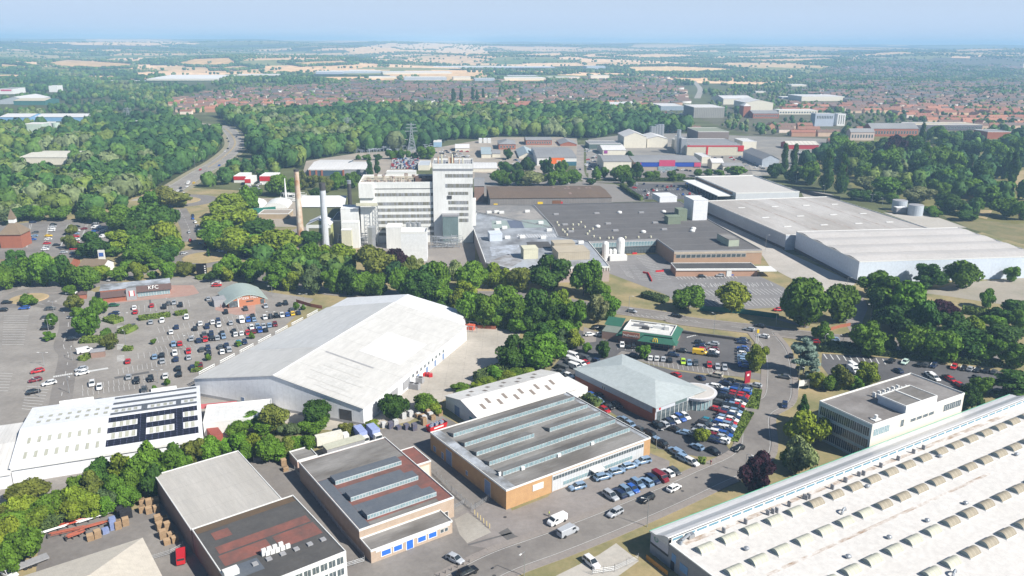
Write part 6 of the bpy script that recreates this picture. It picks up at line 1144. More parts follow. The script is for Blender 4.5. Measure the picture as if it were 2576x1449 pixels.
RP=random.Random(9)
def pallets(c,pts,place,mt=WOOD,desc='stack of wooden pallets',w=1.5,cat='pallet stack',name='pallet_stack',grp=None):
    for (x,y) in pts:
        h=RP.uniform(1.3,2.6); n=int(h/.16); m=MB()
        for k in range(n): dx=RP.uniform(-.05,.05); m.box(-w/2+dx,w/2+dx,-w/2,w/2,k*.16,k*.16+.11)
        m.box(-w*.4,w*.4,-w*.4,w*.4,0,h-.1); p=g(c,x,y,z=1); p.z=.05; o=link(name,m.mesh(name,mt),None,p,GB.F[1]+RP.uniform(-.1,.1)); tag(o,None,cat,grp or 'pallet stacks'); later(o,desc,place)
pallets('F',[(1430,690),(1430,760),(1500,700),(1500,770),(1570,680),(1575,750)],'by the corner of the pale ribbed roof'); pallets('F',[(1590,870),(1655,850),(1610,940),(1690,950),(1640,1020),(1720,1010),(1680,1080),(1760,1060)],'in the column along the long foreground unit')
pallets('F',[(910,1040),(980,1015),(1190,925),(1265,890)],'at the end of the red steel racks'); pallets('F',[(1060,970),(1140,930),(1130,870)],'beside the red steel racks',mat('blue_crate',(.15,.2,.4),(.3,.35,.5),1),'blue crate stack',cat='crate stack',name='crate_stack'); pallets('F',[(1210,790),(1280,760),(1240,830),(1300,810)],'at the top end of the steel racks',mat('black_crate',(.03,.03,.035)),'black crate stack',cat='crate stack',name='crate_stack')
pallets('H',[(60,720),(110,740),(160,700),(210,740),(230,680),(280,700),(120,790),(270,650)],'above the red skip'); pallets('P',[(2130,1310),(2200,1290),(2280,1300),(2340,1330),(2050,1380),(1930,1400),(2400,1300)],'in the scrap yard left of the red skip',mat('white_drum',(.6,.6,.58),(.4,.4,.42),1),'white-wrapped goods stack',cat='goods stack',name='goods_stack'); pallets('P',[(2080,1420),(2160,1420),(2240,1430),(2000,1410)],'along the front of the scrap yard',mat('drum_dark',(.06,.09,.2),(.2,.15,.1),1),'dark drum cluster',cat='drums',name='drum_cluster')
pallets('G',[(340,240),(365,290),(385,345)],'on the drive below the blue gate')
def rack(c,p,q,lab,mt,w=1.0,h=.7,n=6):
    a,e=g(c,*p),g(c,*q); L_=(e-a).length; t=thing('steel_rack',lab,'steel stock',a,math.atan2((e-a).y,(e-a).x)); m=MB()
    for k in range(n): m.bar((RP.uniform(0,1),-w/2+w*k/n,h+RP.uniform(0,.3)),(L_-RP.uniform(0,1.5),-w/2+w*k/n,h+RP.uniform(0,.3)),.09)
    part('beams',m,mt,t); m=MB()
    for k in range(4): m.box(L_*k/3.2,L_*k/3.2+.2,-w/2,w/2,0,h)
    part('supports',m,DARK,t)
RS=mat('red_oxide',(.36,.09,.05),(.25,.08,.05),1); rack('F',(590,960),(1050,830),'rack of bright red steel beams along the hedge',mat('bright_red_steel',(.55,.08,.04)),1.5); rack('F',(390,1040),(700,945),'white beams lying at the left end of the racks',TRIM,.9); rack('F',(760,930),(1150,800),'rack of white and grey tubes by the hedge',TRIM,1.6); rack('F',(480,1050),(900,960),'rusty brown beams in the middle of the stock',RS,1.8); rack('F',(660,1080),(870,1010),'pile of rust-red rods nearest the yard',RS,1.8,.9,12); rack('F',(800,990),(1110,905),'red beams beside the blue crates',RS,1.2)
t=thing('trailer','flat grey trailer parked at the bottom left corner','trailer',g('F',300,1340),hd('F',(170,1390),(430,1290))); part('bed',MB().box(-4,4,-1.2,1.2,.8,1.15),GREYW,t); 
for k in range(3): part('wheel',MB().bar((-1+k,-1.2,.45),(-1+k,-.9,.45),.42,n=10),TYRE,t)
for k,(c,x,y,cl) in enumerate((('E',2248,920,'r'),('E',2270,935,'G'),('E',2305,945,'r'),('E',2388,870,'r'),('E',2418,850,'r'),('E',2442,835,'r'),('E',2340,893,'r'),('S',680,1300,'r'),('S',715,1302,'r'),('S',740,1308,'r'))):
    o=link('wheelie_bin',MB().box(-.7,.7,-.6,.6,0,1.2).box(-.75,.75,-.65,.65,1.2,1.35).mesh('wheelie_bin',PAINT),None,g(c,x,y),RP.uniform(0,1)); o.color=(*CC[cl],1); tag(o,None,'bin','waste bins'); later(o,('green' if cl=='G' else 'red')+' waste bin','beside the solar store' if c=='E' else 'on the concrete service yard')
t=thing('container','caged compound with an orange-red container at the top of the concrete yard','container',g('S',1150,830),WH.F[1]); part('body',MB().box(-1.5,1.5,-1.2,1.2,0,2.2),mat('orangered',(.6,.12,.06)),t); m=MB()
for a in range(5): m.bar((-4+a*2,-3,0),(-4+a*2,-3,2.5),.12); m.bar((-4+a*2,3,0),(-4+a*2,3,2.5),.12)
m.bar((-4,-3,2.5),(4,-3,2.5),.15); m.bar((-4,3,2.5),(4,3,2.5),.15); m.bar((-4,-3,2.5),(-4,3,2.5),.15); part('cage',m,GREYW,t)
# fences, lamps, signs, people
def fence(name,lab,c,pts,h=2,mt=STEEL,step=2.6,solid=False,cat='fence',rails=3):
    w=[g(c,*p) if len(p)==2 else g(*p) for p in pts]; m=MB(); pm=MB(); t=thing(name,lab,cat,w[0])
    for a,e in zip(w,w[1:]):
        a=a-w[0]; e=e-w[0]; L_=(e-a).length; n=max(1,int(L_/step))
        for k in range(n+1): p=a.lerp(e,k/n); pm.bar(p,p+Vector((0,0,h)),.06)
        if solid: d=(e-a).normalized(); nn=Vector((-d.y,d.x,0))*.04; m.add([a-nn,e-nn,e-nn+Vector((0,0,h)),a-nn+Vector((0,0,h)),a+nn,e+nn,e+nn+Vector((0,0,h)),a+nn+Vector((0,0,h))],[(0,1,2,3),(7,6,5,4),(3,2,6,7)])
        else:
            for z in ((.3,.5,.7,.85,1.0)[:rails]): m.bar(a+Vector((0,0,h*z)),e+Vector((0,0,h*z)),.035)
            for k in range(int(L_/.45)): p=a.lerp(e,k/max(1,int(L_/.45))); m.bar(p,p+Vector((0,0,h*.95)),.02,n=3)
    part('panel',m,mt,t); part('posts',pm,mt,t); return t
fence('palisade_fence','grey mesh fence in the alley between the two brick works','R',[(200,390),(400,590),(600,770)]); fence('gate','open grey steel gate beside the brick works corner','R',[(600,790),(640,770),(840,640)],2.2,cat='gate'); fence('gate','grey steel gate right of the red-roofed works','R',[(428,770),(530,720)],2,cat='gate')
fence('palisade_fence','long grey fence in the shadow left of the red-roofed works','G',[(480,380),(700,680),(1000,1060),(1180,1260)],1.8); fence('gate','bluish mesh gate at the bottom beside the white windows','G',[(965,1370),(1185,1305)],2,cat='gate'); fence('gate','mesh gate beside the red van','F',[(1520,1290),(1720,1230),(1850,1160)],2,cat='gate'); fence('gate','blue-white gate at the head of the drive','G',[(70,300),(225,290)],2,cat='gate')
fence('palisade_fence','grey fence and gate at the corner of the vast white warehouse','R',[(1820,1430),(2040,1400),(2280,1290)],2.2); fence('timber_fence','orange-brown slatted fence at the foot of the vast white warehouse','J',[(425,1270),(640,1440)],1.3,mat('orange_wood',(.5,.25,.05)),1.5,True); fence('green_fence','dark green mesh fence behind the dry verge, right','D',[(100,1010),(400,1030),(700,1070)],2.4,mat('green_mesh',(.03,.16,.12)),3,True); fence('green_fence','dark green fence left of the rusty chimney','T',[(-60,1060),(290,1030)],4,mat('green_mesh',(0,0,0)),3,True); fence('low_wall','red brick wall at the top of the concrete yard','S',[(950,800),(1040,800),(1220,820),(1400,830)],1.5,RBRICK,4,True,cat='wall'); fence('low_wall','red brick wall and planters right of the pizza restaurant','P',[(1050,170),(1200,215),(1310,235)],1.6,RBRICK,4,True,cat='wall'); fence('railing','brown railing along the display cars','I',[(1960,1090),(1780,1400)],1.0,mat('brown_rail',(.2,.1,.09)),2,cat='railing',rails=2); fence('low_wall','dark fence along the burger restaurant car park','I',[(1300,310),(1830,380),(2020,400)],1.1,DARK,3,True,cat='fence'); fence('timber_fence','dark timber fence beyond the distribution warehouse','W',[(230,1080),(480,1150),(720,1190)],3,DARK,3,True)
fence('gatehouse_wall','red and white brick gatehouse wall under the two large trees','D',[(1100,1160),(1170,1140),(1250,1125)],1.5,RBRICK,4,True,cat='wall')
for k,(x,y) in enumerate(((633,818),(663,848),(692,875),(723,903),(754,932),(784,958))):
    o=link('bollard',MB().cyl(0,0,0,1.35,.09,.09,8).mesh('bollard',mat('yellow_post',(.8,.65,.3))),None,g('R',x,y)); tag(o,None,'bollard','yellow bollards'); later(o,'yellow bollard','in the line below the grey steel gate')
for k in range(9):
    o=link('bollard',MB().cyl(0,0,0,.9,.09,.09,6).mesh('bollard',DARK),None,g('R',577-k*60,1305+k*28)); tag(o,None,'bollard','dark bollards'); later(o,'short dark bollard','in the line beside the chequered-roof car')
def lamp(c,x,yb,yt,double=False,place='',col=STEEL):
    h=min(max(hz(c,x,yb,yt),5),14); t=thing('street_lamp','',"lamp post",g(c,x,yb),RP.uniform(0,6) if not double else 0,'street lamps')
    part('pole',MB().cyl(0,0,0,h,.11,.07,6),col,t); m=MB(); 
    for s in ((-1,1) if double else (1,)): m.bar((0,0,h),(s*1.3,0,h+.15),.05); part('lamp_head',MB().box(min(s*1.2,s*2.0),max(s*1.2,s*2.0),-.15,.15,h+.08,h+.22),TRIM,t)
    part('arm',m,col,t); later(t,'double-headed lamp post' if double else 'slim street lamp',place)
for a in (('R',2372,945,665,0,'on the pavement at the foot of the curved white canopy'),('R',1133,1445,1195,0,'on the pavement at the bottom edge'),('J',1422,400,210,0,'beside the dark red tree'),('I',1078,1480,1280,0,'between showroom and brick works'),('D',1405,1080,962,1,'on the drive behind the large trees'),('D',1465,1160,1040,1,'on the drive behind the large trees'),('I',1660,320,120,0,'on the dry verge of the main road'),('I',2090,440,320,0,'beside the round tree of the burger car park'),('I',800,130,-60,0,'on the dry verge of the main road'),('I',2285,240,90,0,'on the dry verge of the main road'),('K',300,790,650,0,'beside the estate road by the cedar'),('K',560,450,345,0,'behind the blue cedar'),('K',740,465,380,0,'behind the blue cedar'),('A',545,1070,965,1,'in the retail car park, left'),('A',490,1260,1175,1,'in the retail car park, left'),('A',1260,1200,1080,1,'before the fried chicken restaurant'),('A',1720,1110,940,0,'before the fried chicken restaurant'),('A',1920,1480,1310,1,'among the car rows of the retail car park'),('E',730,310,205,0,'at the junction in the retail car park'),('E',450,370,235,1,'at the junction in the retail car park'),('E',400,680,500,0,'beside the dry strip at the far left'),('E',700,640,470,0,'in the lower retail car park'),('E',1600,540,435,1,'in the lower retail car park'),('E',1275,190,20,0,'beside the trimmed hedge'),('P',808,110,20,0,'right of the pizza restaurant'),('P',1125,190,105,1,'right of the pizza restaurant'),('P',800,400,265,1,'among the car rows near the warehouse'),('A',690,780,640,0,'beside the trees at the left road'),('A',520,800,640,0,'beside the trees at the left road'),('A',1690,510,370,0,'by the roundabout trees'),('A',2090,250,180,0,'on the road between the roundabouts'),('M',1465,1050,960,0,'along the dual carriageway'),('M',1525,1010,930,0,'along the dual carriageway'),('M',1780,960,890,0,'along the dual carriageway'),('M',1830,890,800,0,'along the dual carriageway'),('M',1690,1030,960,0,'along the dual carriageway'),('S',1053,800,640,0,'at the top of the concrete yard'),('S',430,370,315,0,'in the trees behind the warehouse'),('U',2035,800,710,0,'in the supermarket car park'),('U',2180,840,780,0,'in the supermarket car park'),('W',275,1025,940,0,'beyond the distribution warehouse'),('W',560,1120,1040,0,'beyond the distribution warehouse'),('W',1040,1215,1130,1,'beside the storage tanks'),('W',1145,1240,1165,0,'beside the storage tanks'),('D',600,560,430,0,'along the long pale warehouse wall'),('D',1225,830,755,0,'at the end of the pale concrete road')):
    lamp(a[0],a[1],a[2],a[3],bool(a[4]),a[5])
def person(c,x,y,lab,top,legs,ang=0):
    o=thing('person',lab,'person',g(c,x,y),ang); m=MB()
    # one continuous body
    prof=[(0,.09,.13),(.08,.07,.1),(.45,.075,.11),(.85,.1,.17),(.95,.13,.2),(1.1,.11,.17),(1.35,.13,.23),(1.45,.08,.14),(1.5,.06,.06),(1.56,.09,.08),(1.66,.1,.09),(1.74,.04,.04)]; n=8; v=[]
    for z,rx,ry in prof: v+=[(rx*math.cos(2*math.pi*i/n),ry*math.sin(2*math.pi*i/n),z) for i in range(n)]
    m.add(v,[(k*n+i,k*n+(i+1)%n,(k+1)*n+(i+1)%n,(k+1)*n+i) for k in range(len(prof)-1) for i in range(n)]); 
    for s in (-1,1): m.bar((0,s*.2,1.4),(.06,s*.26,1.1),.05); m.bar((.06,s*.26,1.1),(.16,s*.22,.85),.04)
    part('body',m,SKIN,o); q=MB(); 
    k0=[k for k in range(len(prof)) if .9<prof[k][0]<1.47]; v=[]
    for k in k0: z,rx,ry=prof[k]; v+=[((rx+.02)*math.cos(2*math.pi*i/n),(ry+.02)*math.sin(2*math.pi*i/n),z) for i in range(n)]
    q.add(v,[(a*n+i,a*n+(i+1)%n,(a+1)*n+(i+1)%n,(a+1)*n+i) for a in range(len(k0)-1) for i in range(n)]); 
    for s in (-1,1): q.bar((0,s*.2,1.42),(.05,s*.265,1.12),.065)
    part('top',q,top,o); q=MB()
    for s in (-1,1): q.bar((0,s*.09,.95),(.02*s,s*.09,.05),.09,n=6)
    part('trousers',q,legs,o)
person('R',1383,838,'person in a hi-vis yellow top standing behind the white van',HIVIS,CLOTH); person('J',1075,318,'person in a dark top walking on the pavement by the car showroom exit',mat('maroon_cloth',(.2,.03,.05)),SKIN,1); person('P',290,222,'person standing left of the pizza restaurant entrance',mat('maroon_cloth',(0,0,0)),CLOTH)
def panel(name,lab,c,x,yb,yt,w,mt,th_=.4,ang=0,cat='sign',z0=0):
    h=hz(c,x,yb,yt); t=thing(name,lab,cat,g(c,x,yb),ang); part('panel',MB().box(-w/2,w/2,-th_/2,th_/2,z0,h),mt,t)
    if z0: part('post',MB().box(-w/2,-w/2+.15,-.1,.1,0,z0).box(w/2-.15,w/2,-.1,.1,0,z0),TRIM,t)
    return t,h
t,h=panel('totem_sign','black totem sign with white bars beside the roundabout','A',2040,712,583,5,mat('black_sign',(.006,.006,.007)),1.2,.2); m=MB()
for k in range(5): m.box(1.5,2.2,-.68,-.6,.6+k*1.2,1.2+k*1.2)
part('white_bars',m,TRIM,t)
t,h=panel('totem_sign','red totem sign of the car showroom','I',1995,815,700,2.6,mat('dark_red_sign',(.33,.01,.03)),.4,.5); part('white_emblem',MB().box(-.5,.5,-.25,-.2,h*.62,h*.8),TRIM,t)
t,h=panel('totem_sign','tall white and blue store totem sign among the trees','A',1035,570,445,3.4,TRIM,.8,.1,z0=1.5); part('blue_panel',MB().box(-1.2,1.2,-.5,-.41,h*.5,h*.8),mat('totem_blue',(.05,.12,.4)),t)
panel('notice_board','white notice board beside the estate road','K',352,875,785,4.5,TRIM,.15,.3,z0=1.2); panel('golden_sign_pole','tall pole sign with yellow top beside the burger car park','I',2092,440,310,.9,YEL,.4,0,z0=7)
bldg('store','brick supermarket with brown tiled roof at the left edge','A',(0,500),(370,470),(20,390),4,'x',3,RBRICK,mat('brown_store_tiles',(.21,.16,.11),(.17,.13,.09),.5),F=(g('A',-250,640,z=4),0.12,45,16),cat='store')
t=thing('clock_tower','square brick tower with brown pyramid roof, white lantern and thin spire','tower',g('A',170,400),.1); part('wall',MB().box(-6,6,-6,6,0,8),RBRICK,t); TT=mat('brown_store_tiles',(0,0,0)); part('roof',MB().add([(-6.6,-6.6,8),(6.6,-6.6,8),(6.6,6.6,8),(-6.6,6.6,8),(-1.4,-1.4,14),(1.4,-1.4,14),(1.4,1.4,14),(-1.4,1.4,14)],[(0,1,5,4),(1,2,6,5),(2,3,7,6),(3,0,4,7),(3,2,1,0)]),TT,t); part('lantern',MB().box(-1.6,1.6,-1.6,1.6,14,16.2),TRIM,t); part('spire',MB().add([(-1.8,-1.8,16.2),(1.8,-1.8,16.2),(1.8,1.8,16.2),(-1.8,1.8,16.2),(0,0,22.5)],[(0,1,4),(1,2,4),(2,3,4),(3,0,4)]),TT,t); FOOT.append(np.array([tuple((t.location.xy+Vector(q))) for q in ((-8,-8),(8,-8),(8,8),(-8,8))]))
bldg('store','small white-gabled building with pale tiled roof behind the left trees','A',(780,600),(960,620),(760,540),4,'x',2.5,TRIM,mat('brown_store_tiles',(0,0,0)),F=(g('A',800,610,z=3.5),-.1,13,10),cat='building')
t=thing('utility_cabin','small brown utility cabin among the retail hedges','cabin',g('E',995,270),SB.F[1]); part('walls',MB().box(-2.4,2.4,-1.6,1.6,0,2.4),BRICKG,t); part('roof',MB().box(-2.6,2.6,-1.8,1.8,2.4,2.7),GREYW,t)
PYM=mat('pylon_grey',(.26,.28,.3),(.2,.22,.24))
def pylon(c,x,yb,yt,lab,w=5):
    h=hz(c,x,yb,yt); t=thing('pylon',lab,'pylon',g(c,x,yb),.2); m=MB(); lv=[(0,w),(h*.35,w*.55),(h*.6,w*.28),(h,.3)]
    for (z0,r0),(z1,r1) in zip(lv,lv[1:]):
        for sx,sy in ((-1,-1),(1,-1),(1,1),(-1,1)): m.bar((sx*r0,sy*r0,z0),(sx*r1,sy*r1,z1),.3,n=3)
        for k in range(3):
            a,e=k/3,(k+1)/3; ra,re=r0+(r1-r0)*a,r0+(r1-r0)*e; za,ze=z0+(z1-z0)*a,z0+(z1-z0)*e
            for s in (-1,1): m.bar((-ra,s*ra,za),(re,s*re,ze),.16,n=3); m.bar((ra,s*ra,za),(-re,s*re,ze),.16,n=3)
    part('lattice',m,PYM,t)
    for zz,l in ((.72,7),(.83,6),(.94,5)): part('cross_arm',MB().bar((-l,0,h*zz),(l,0,h*zz),.35,n=3),PYM,t)
pylon('T',1662,430,130,'electricity pylon with three cross arms right of centre behind the factory',5); pylon('T',1022,240,75,'electricity pylon standing in the wood left of the factory tower',6); pylon('M',970,720,600,'tall lattice pylon far left beside the white silos',6)
t=thing('substation','electrical substation with many grey busbar frames in front of the wood','substation',g('T',1200,440)); m=MB(); RQ=random.Random(2)
for k in range(70):
    p=g('T',RQ.uniform(950,1880),RQ.uniform(385,450))-t.location; h=RQ.uniform(2.5,6); m.bar(p,p+Vector((0,0,h)),.22,n=3); m.bar(p+Vector((-2,0,h)),p+Vector((3,0,h)),.18,n=3)
part('busbar_frames',m,mat('substation_grey',(.4,.44,.5)),t)
for k,x in enumerate((1495,1525,1570,1590,1620,1705,1735,1770)):
    h=hz('T',x,375,300); o=thing('gantry_pole','','pole',g('T',x,375),0,'substation gantry poles'); part('pole',MB().bar((0,0,0),(0,0,h),.35).bar((-5,0,h),(5,0,h),.3),mat('gantry',(.5,.48,.4)),o); later(o,'tall T-shaped gantry pole','at the back of the substation')
for k in range(9):
    o=chimney('silo','','M',965+k*19,745-k*3,965+k*19,710-k*3,3.2,3.2,TRIM) if k<7 else None
    if o: o['group']='white transformer silos'; later(o,'short white cylinder','beside the far left pylon')

for k,(x0,y0,x1,y1) in enumerate(((1775,955,1830,965),(1830,965,1865,1040),(1905,945,1985,940),(1670,765,1715,762))):
    a_b,e_b=g('C',x0,y0),g('C',x1,y1); o=link('barrier',MB().box(0,(e_b-a_b).length,-.2,.2,0,1.0).mesh('barrier',REDP),None,a_b,math.atan2((e_b-a_b).y,(e_b-a_b).x)); tag(o,None,'barrier','red barriers'); later(o,'row of red plastic barriers','in the empty marked car park')
# ---------------- trees ----------------
def crown_data(seed,kind,nleaf,ls,core=True,jit=.5):
    R=np.random.RandomState(seed)
    if kind=='round': 
        k=(16,24,34)[seed%3]; C=R.normal(size=(k,3)); C/=np.linalg.norm(C,axis=1)[:,None]; C*=R.uniform(.2,(.75,.7,.8)[seed%3],(k,1)); C[:,2]=C[:,2]*R.uniform(.7,1); C[:,0]*=R.uniform(.8,1.15); C+=R.uniform(-.08,.08,(1,3)); lr=R.uniform(.2,.42,k)*(1.05,1,.82)[seed%3]
    elif kind=='column':
        k=26; C=np.stack([R.uniform(-.35,.35,k),R.uniform(-.35,.35,k),R.uniform(-.9,.85,k)],1); s=1-np.clip(np.abs(C[:,2]+.15),0,1)**2*.7; C[:,:2]*=s[:,None]; lr=R.uniform(.22,.4,k)*(.5+.6*s); 
    elif kind=='cone':
        k=30; z=R.uniform(-.9,.95,k); a=R.uniform(0,6.28,k); r=(1-z)/2*.75; C=np.stack([r*np.cos(a),r*np.sin(a),z],1); lr=.12+.24*(1-z)/2+R.uniform(0,.08,k)
    elif kind=='cedar':
        k=26; lv=R.randint(0,6,k); z=-.8+lv*.3; a=R.uniform(0,6.28,k); r=R.uniform(.2,.8,k)*(1-(z+1)/2*.7); C=np.stack([r*np.cos(a),r*np.sin(a),z],1); lr=R.uniform(.16,.3,k)
    L=R.choice(k,nleaf,p=lr**2/np.sum(lr**2)); d=R.normal(size=(nleaf,3)); d[:,2]+=.25; d/=np.linalg.norm(d,axis=1)[:,None]
    rad=lr[L]*R.uniform(.8,1.08,nleaf); sq=np.array([1,1,.45 if kind=='cedar' else .85]); P=C[L]+d*rad[:,None]*sq
    keep=np.ones(nleaf,bool)
    for i in range(k): q=np.linalg.norm((P-C[i])/sq,axis=1); keep&=~((q<lr[i]*.72)&(L!=i))
    P=P[keep]; d=d[keep]; n=len(P)
    nn=d+R.normal(size=(n,3))*jit; nn/=np.linalg.norm(nn,axis=1)[:,None]; t=np.cross(nn,R.normal(size=(n,3))); t/=np.linalg.norm(t,axis=1)[:,None]; b_=np.cross(nn,t)
    s=ls*R.uniform(.6,1.3,(n,1)); V=np.stack([P-t*s-b_*s*.7,P+t*s-b_*s*.6,P+t*s*.8+b_*s,P-t*s*.9+b_*s*.8],1).reshape(-1,3); F=np.arange(4*n).reshape(-1,4)
    if core:
        m=8; 
        for i in range(k):
            th_=np.linspace(0,2*np.pi,m,endpoint=False); v=[]
            for ph in (-.9,0,.9): v+=[(C[i][0]+lr[i]*.72*math.cos(ph)*math.cos(a),C[i][1]+lr[i]*.72*math.cos(ph)*math.sin(a),C[i][2]+lr[i]*.72*sq[2]*math.sin(ph)) for a in th_]
            o=len(V); V=np.concatenate([V,np.array(v)]); F=np.concatenate([F,np.array([(o+q*m+j,o+q*m+(j+1)%m,o+(q+1)*m+(j+1)%m,o+(q+1)*m+j) for q in (0,1) for j in range(m)])])
            F=np.concatenate([F,np.array([(o+2*m+j,o+2*m+j+1,o+2*m+(5-j if j else 6),o+2*m+(7 if j==0 else 6-j)) for j in (0,1)])])
    xy=np.percentile(np.hypot(V[:,0],V[:,1]),97); z0,z1=np.percentile(V[:,2],1),np.percentile(V[:,2],99); V[:,:2]/=xy; V[:,2]=(V[:,2]-z0)/(z1-z0)
    return V,F
def npmesh(name,V,F,m,tint=None):
    me=bpy.data.meshes.new(name); me.vertices.add(len(V)); me.vertices.foreach_set('co',V.astype(np.float32).ravel())
    me.loops.add(F.size); me.loops.foreach_set('vertex_index',F.astype(np.int32).ravel()); me.polygons.add(len(F)); me.polygons.foreach_set('loop_start',np.arange(0,F.size,F.shape[1],dtype=np.int32)); me.polygons.foreach_set('loop_total',np.full(len(F),F.shape[1],np.int32))
    if tint is not None: at=me.attributes.new('tint','FLOAT_COLOR','POINT'); at.data.foreach_set('color',np.concatenate([tint,np.ones((len(tint),1))],1).astype(np.float32).ravel())
    me.materials.append(m); me.update(); me.validate(); return me
CROWN={k:[npmesh('crown',*crown_data(s,k,n,ls),LEAF) for s in range(9 if k=='round' else 3)] for k,n,ls in (('round',5200,.052),('column',3600,.05),('cone',3000,.055),('cedar',4200,.05))}
TM=MB().cyl(0,0,0,1,1,.55,7)
for a in (.4,2.5,4.6): TM.bar((0,0,.6),(math.cos(a)*5,math.sin(a)*5,1.15),.4,n=4)
TM=TM.mesh('trunk',TRUNK)
TC=dict(g=(.092,.175,.016),d=(.046,.102,.015),y=(.165,.215,.02),o=(.125,.145,.026),r=(.04,.013,.02),l=(.2,.225,.09),b=(.09,.135,.05),c=(.18,.245,.2))
TN=dict(g='green',d='dark green',y='yellow-green',o='olive green',r='dark purple-red',l='pale silvery green',b='dull green',c='blue-green')
TREES=[]; SPOTS=[]
def tree(c,cx,yt,yb,w,col='g',kind='round',place=None,name=None,world=None):
    if world is None:
        k=1 if c=='Z' else (CR[c][2] if len(CR[c])>2 else 930)/2576/1.44759; hh=6.; mid=(yt+yb)/2
        for _ in range(6):   # fit an ellipsoid crown to its outline in the photo
            bpt=g(c,cx,mid,z=hh*.56); dep=bpt.y*cP-(hh*.56-HC)*sP; ppm=FO/dep; el=math.atan2(HC-hh*.5,math.hypot(bpt.x,bpt.y))
            r=w*k/2/ppm; r=min(max(r,hh*.40),hh*.95) if _>1 and kind=='round' else r; Sx=(yb-yt)*k/ppm; hh=2/math.cos(el)*math.sqrt(max((Sx/2)**2-(r*math.sin(el))**2,(Sx*.3)**2)); hh=min(max(hh,2.2),32)
        hh*=.95; H_=hh*1.1; r*=1.17 if kind=='round' else 1.1; bpt.z=0
        if kind=='column': r=min(r,H_*.19); H_*=1.08
    else: bpt,H_,r=world
    nm=name or {'round':'broadleaf_tree','column':'poplar_tree','cone':'conifer_tree','cedar':'cedar_tree'}[kind]
    t=link(nm,None,None,bpt,random.uniform(0,6.28)); t['category']='tree'
    zb=H_*(.09 if kind!='column' else .03); cr=link('crown',random.choice(CROWN[kind]),t,(0,0,zb)); cr.scale=(r*random.uniform(.92,1.1),r*random.uniform(.92,1.1),(H_-zb)); j=random.uniform(.85,1.18); cr.color=tuple(v*j*random.uniform(.94,1.06) for v in TC[col])+(1,)
    tk=link('trunk',TM,t); tk.scale=(max(.12,H_*.018),max(.12,H_*.018),H_*.55)
    SPOTS.append((bpt.x,bpt.y,r)); TREES.append(t)
    sz='tall ' if H_>17 else 'small ' if H_<6 else ''
    later(t,sz+TN[col]+' '+{'round':'rounded tree','column':'columnar poplar','cone':'pointed conifer','cedar':'spreading cedar'}[kind],place); return t
def trees(c,place,s,kind='round'):
    for it in s.split():
        a=it.split(','); tree(c,*[float(v) for v in a[:4]],col=a[4],kind=kind,place=place)
trees('B','in the green belt in front of the factory chimneys',"130,680,860,290,d 270,790,1080,430,y 400,960,1200,330,g 620,800,960,200,d 620,930,1180,250,g 910,940,1180,300,y 1280,955,1270,430,o 1640,1060,1300,170,o 70,1080,1280,170,g 310,1100,1360,260,g 440,1220,1400,170,y 650,1160,1420,200,b 850,1190,1430,210,g 1000,1150,1430,160,d 1180,1230,1450,230,g 1330,1240,1450,230,g 820,1000,1200,200,g 760,940,1130,160,y")
trees('B','in the green belt in front of the factory',"1510,980,1250,150,r 1560,1180,1450,180,g 1780,1190,1470,300,d 1900,1120,1440,250,g 1740,1090,1260,140,l 2080,1100,1300,150,l")
trees('S','in the dense tree belt above the concrete yard',"1190,150,440,320,g 1390,160,400,190,y 1520,210,400,160,y 1640,210,440,210,o 1080,330,510,210,y 560,290,520,240,d 700,310,560,300,d 860,330,570,220,g 1000,430,640,180,y 1170,450,770,280,g 1310,470,780,300,g 1520,380,700,280,g 1600,520,800,300,g 1800,430,770,260,d 1780,600,850,250,d 2050,430,700,220,y 1980,480,800,220,g 2180,540,860,290,g 1960,640,840,180,y 2050,720,950,260,g 1850,770,1000,300,d 1470,560,790,260,d 2060,590,860,230,d 1450,640,800,240,g 900,500,640,200,d 780,420,560,220,d 1660,690,860,220,g")
trees('S','between the factory and the burger restaurant',"1930,95,430,380,d 2290,120,480,320,g 2450,330,520,210,g 2440,490,760,210,l 2200,830,1020,180,y 2540,470,720,160,g 2080,840,1010,200,b")
trees('S','at the right end of the concrete yard',"1600,900,1230,330,d 1900,880,1230,420,g 1400,1200,1350,170,g 1500,1240,1370,170,y 1310,1290,1400,200,y 1700,1195,1310,200,y 1600,1230,1340,170,g 1040,1350,1450,190,g 1220,1340,1420,160,y")
trees('P','in front of the big white warehouse gable',"2030,1090,1340,250,d 2320,1090,1270,220,g 1270,1170,1420,270,d 580,1280,1460,290,g 830,1200,1470,260,o 700,1330,1500,260,g 1220,1330,1500,260,g 960,1380,1520,220,b 1560,1370,1500,220,o 1800,1350,1460,200,y 450,1370,1520,200,g 2440,1170,1290,150,y")
trees('F','in the long row behind the steel yard',"290,470,700,350,o 230,620,860,300,y 90,700,900,260,g 150,800,1050,330,g 420,640,880,260,g 560,600,860,280,g 690,680,900,240,y 800,520,800,260,y 760,420,660,200,g 1000,280,560,240,d 940,380,680,220,o 1090,560,780,230,b 1230,190,540,290,y 1180,420,700,250,g 1280,500,740,240,g 1360,330,640,240,g 1500,110,460,320,g 1530,330,640,260,d 1720,100,410,280,g 1950,60,330,260,o 2150,30,300,240,g 2350,0,250,300,g 200,960,1320,380,g 40,900,1250,260,y 60,1080,1400,260,g 900,640,860,220,y 1020,640,840,200,g 1420,200,560,230,g 1820,170,400,200,g 330,760,980,260,y 20,740,1000,160,o")
trees('G','beside the lorry yard and pale ribbed roof',"100,0,230,230,y 230,20,270,230,g 380,40,240,220,o 500,30,200,190,g 620,20,200,170,g 20,60,260,200,g 300,100,280,200,g")
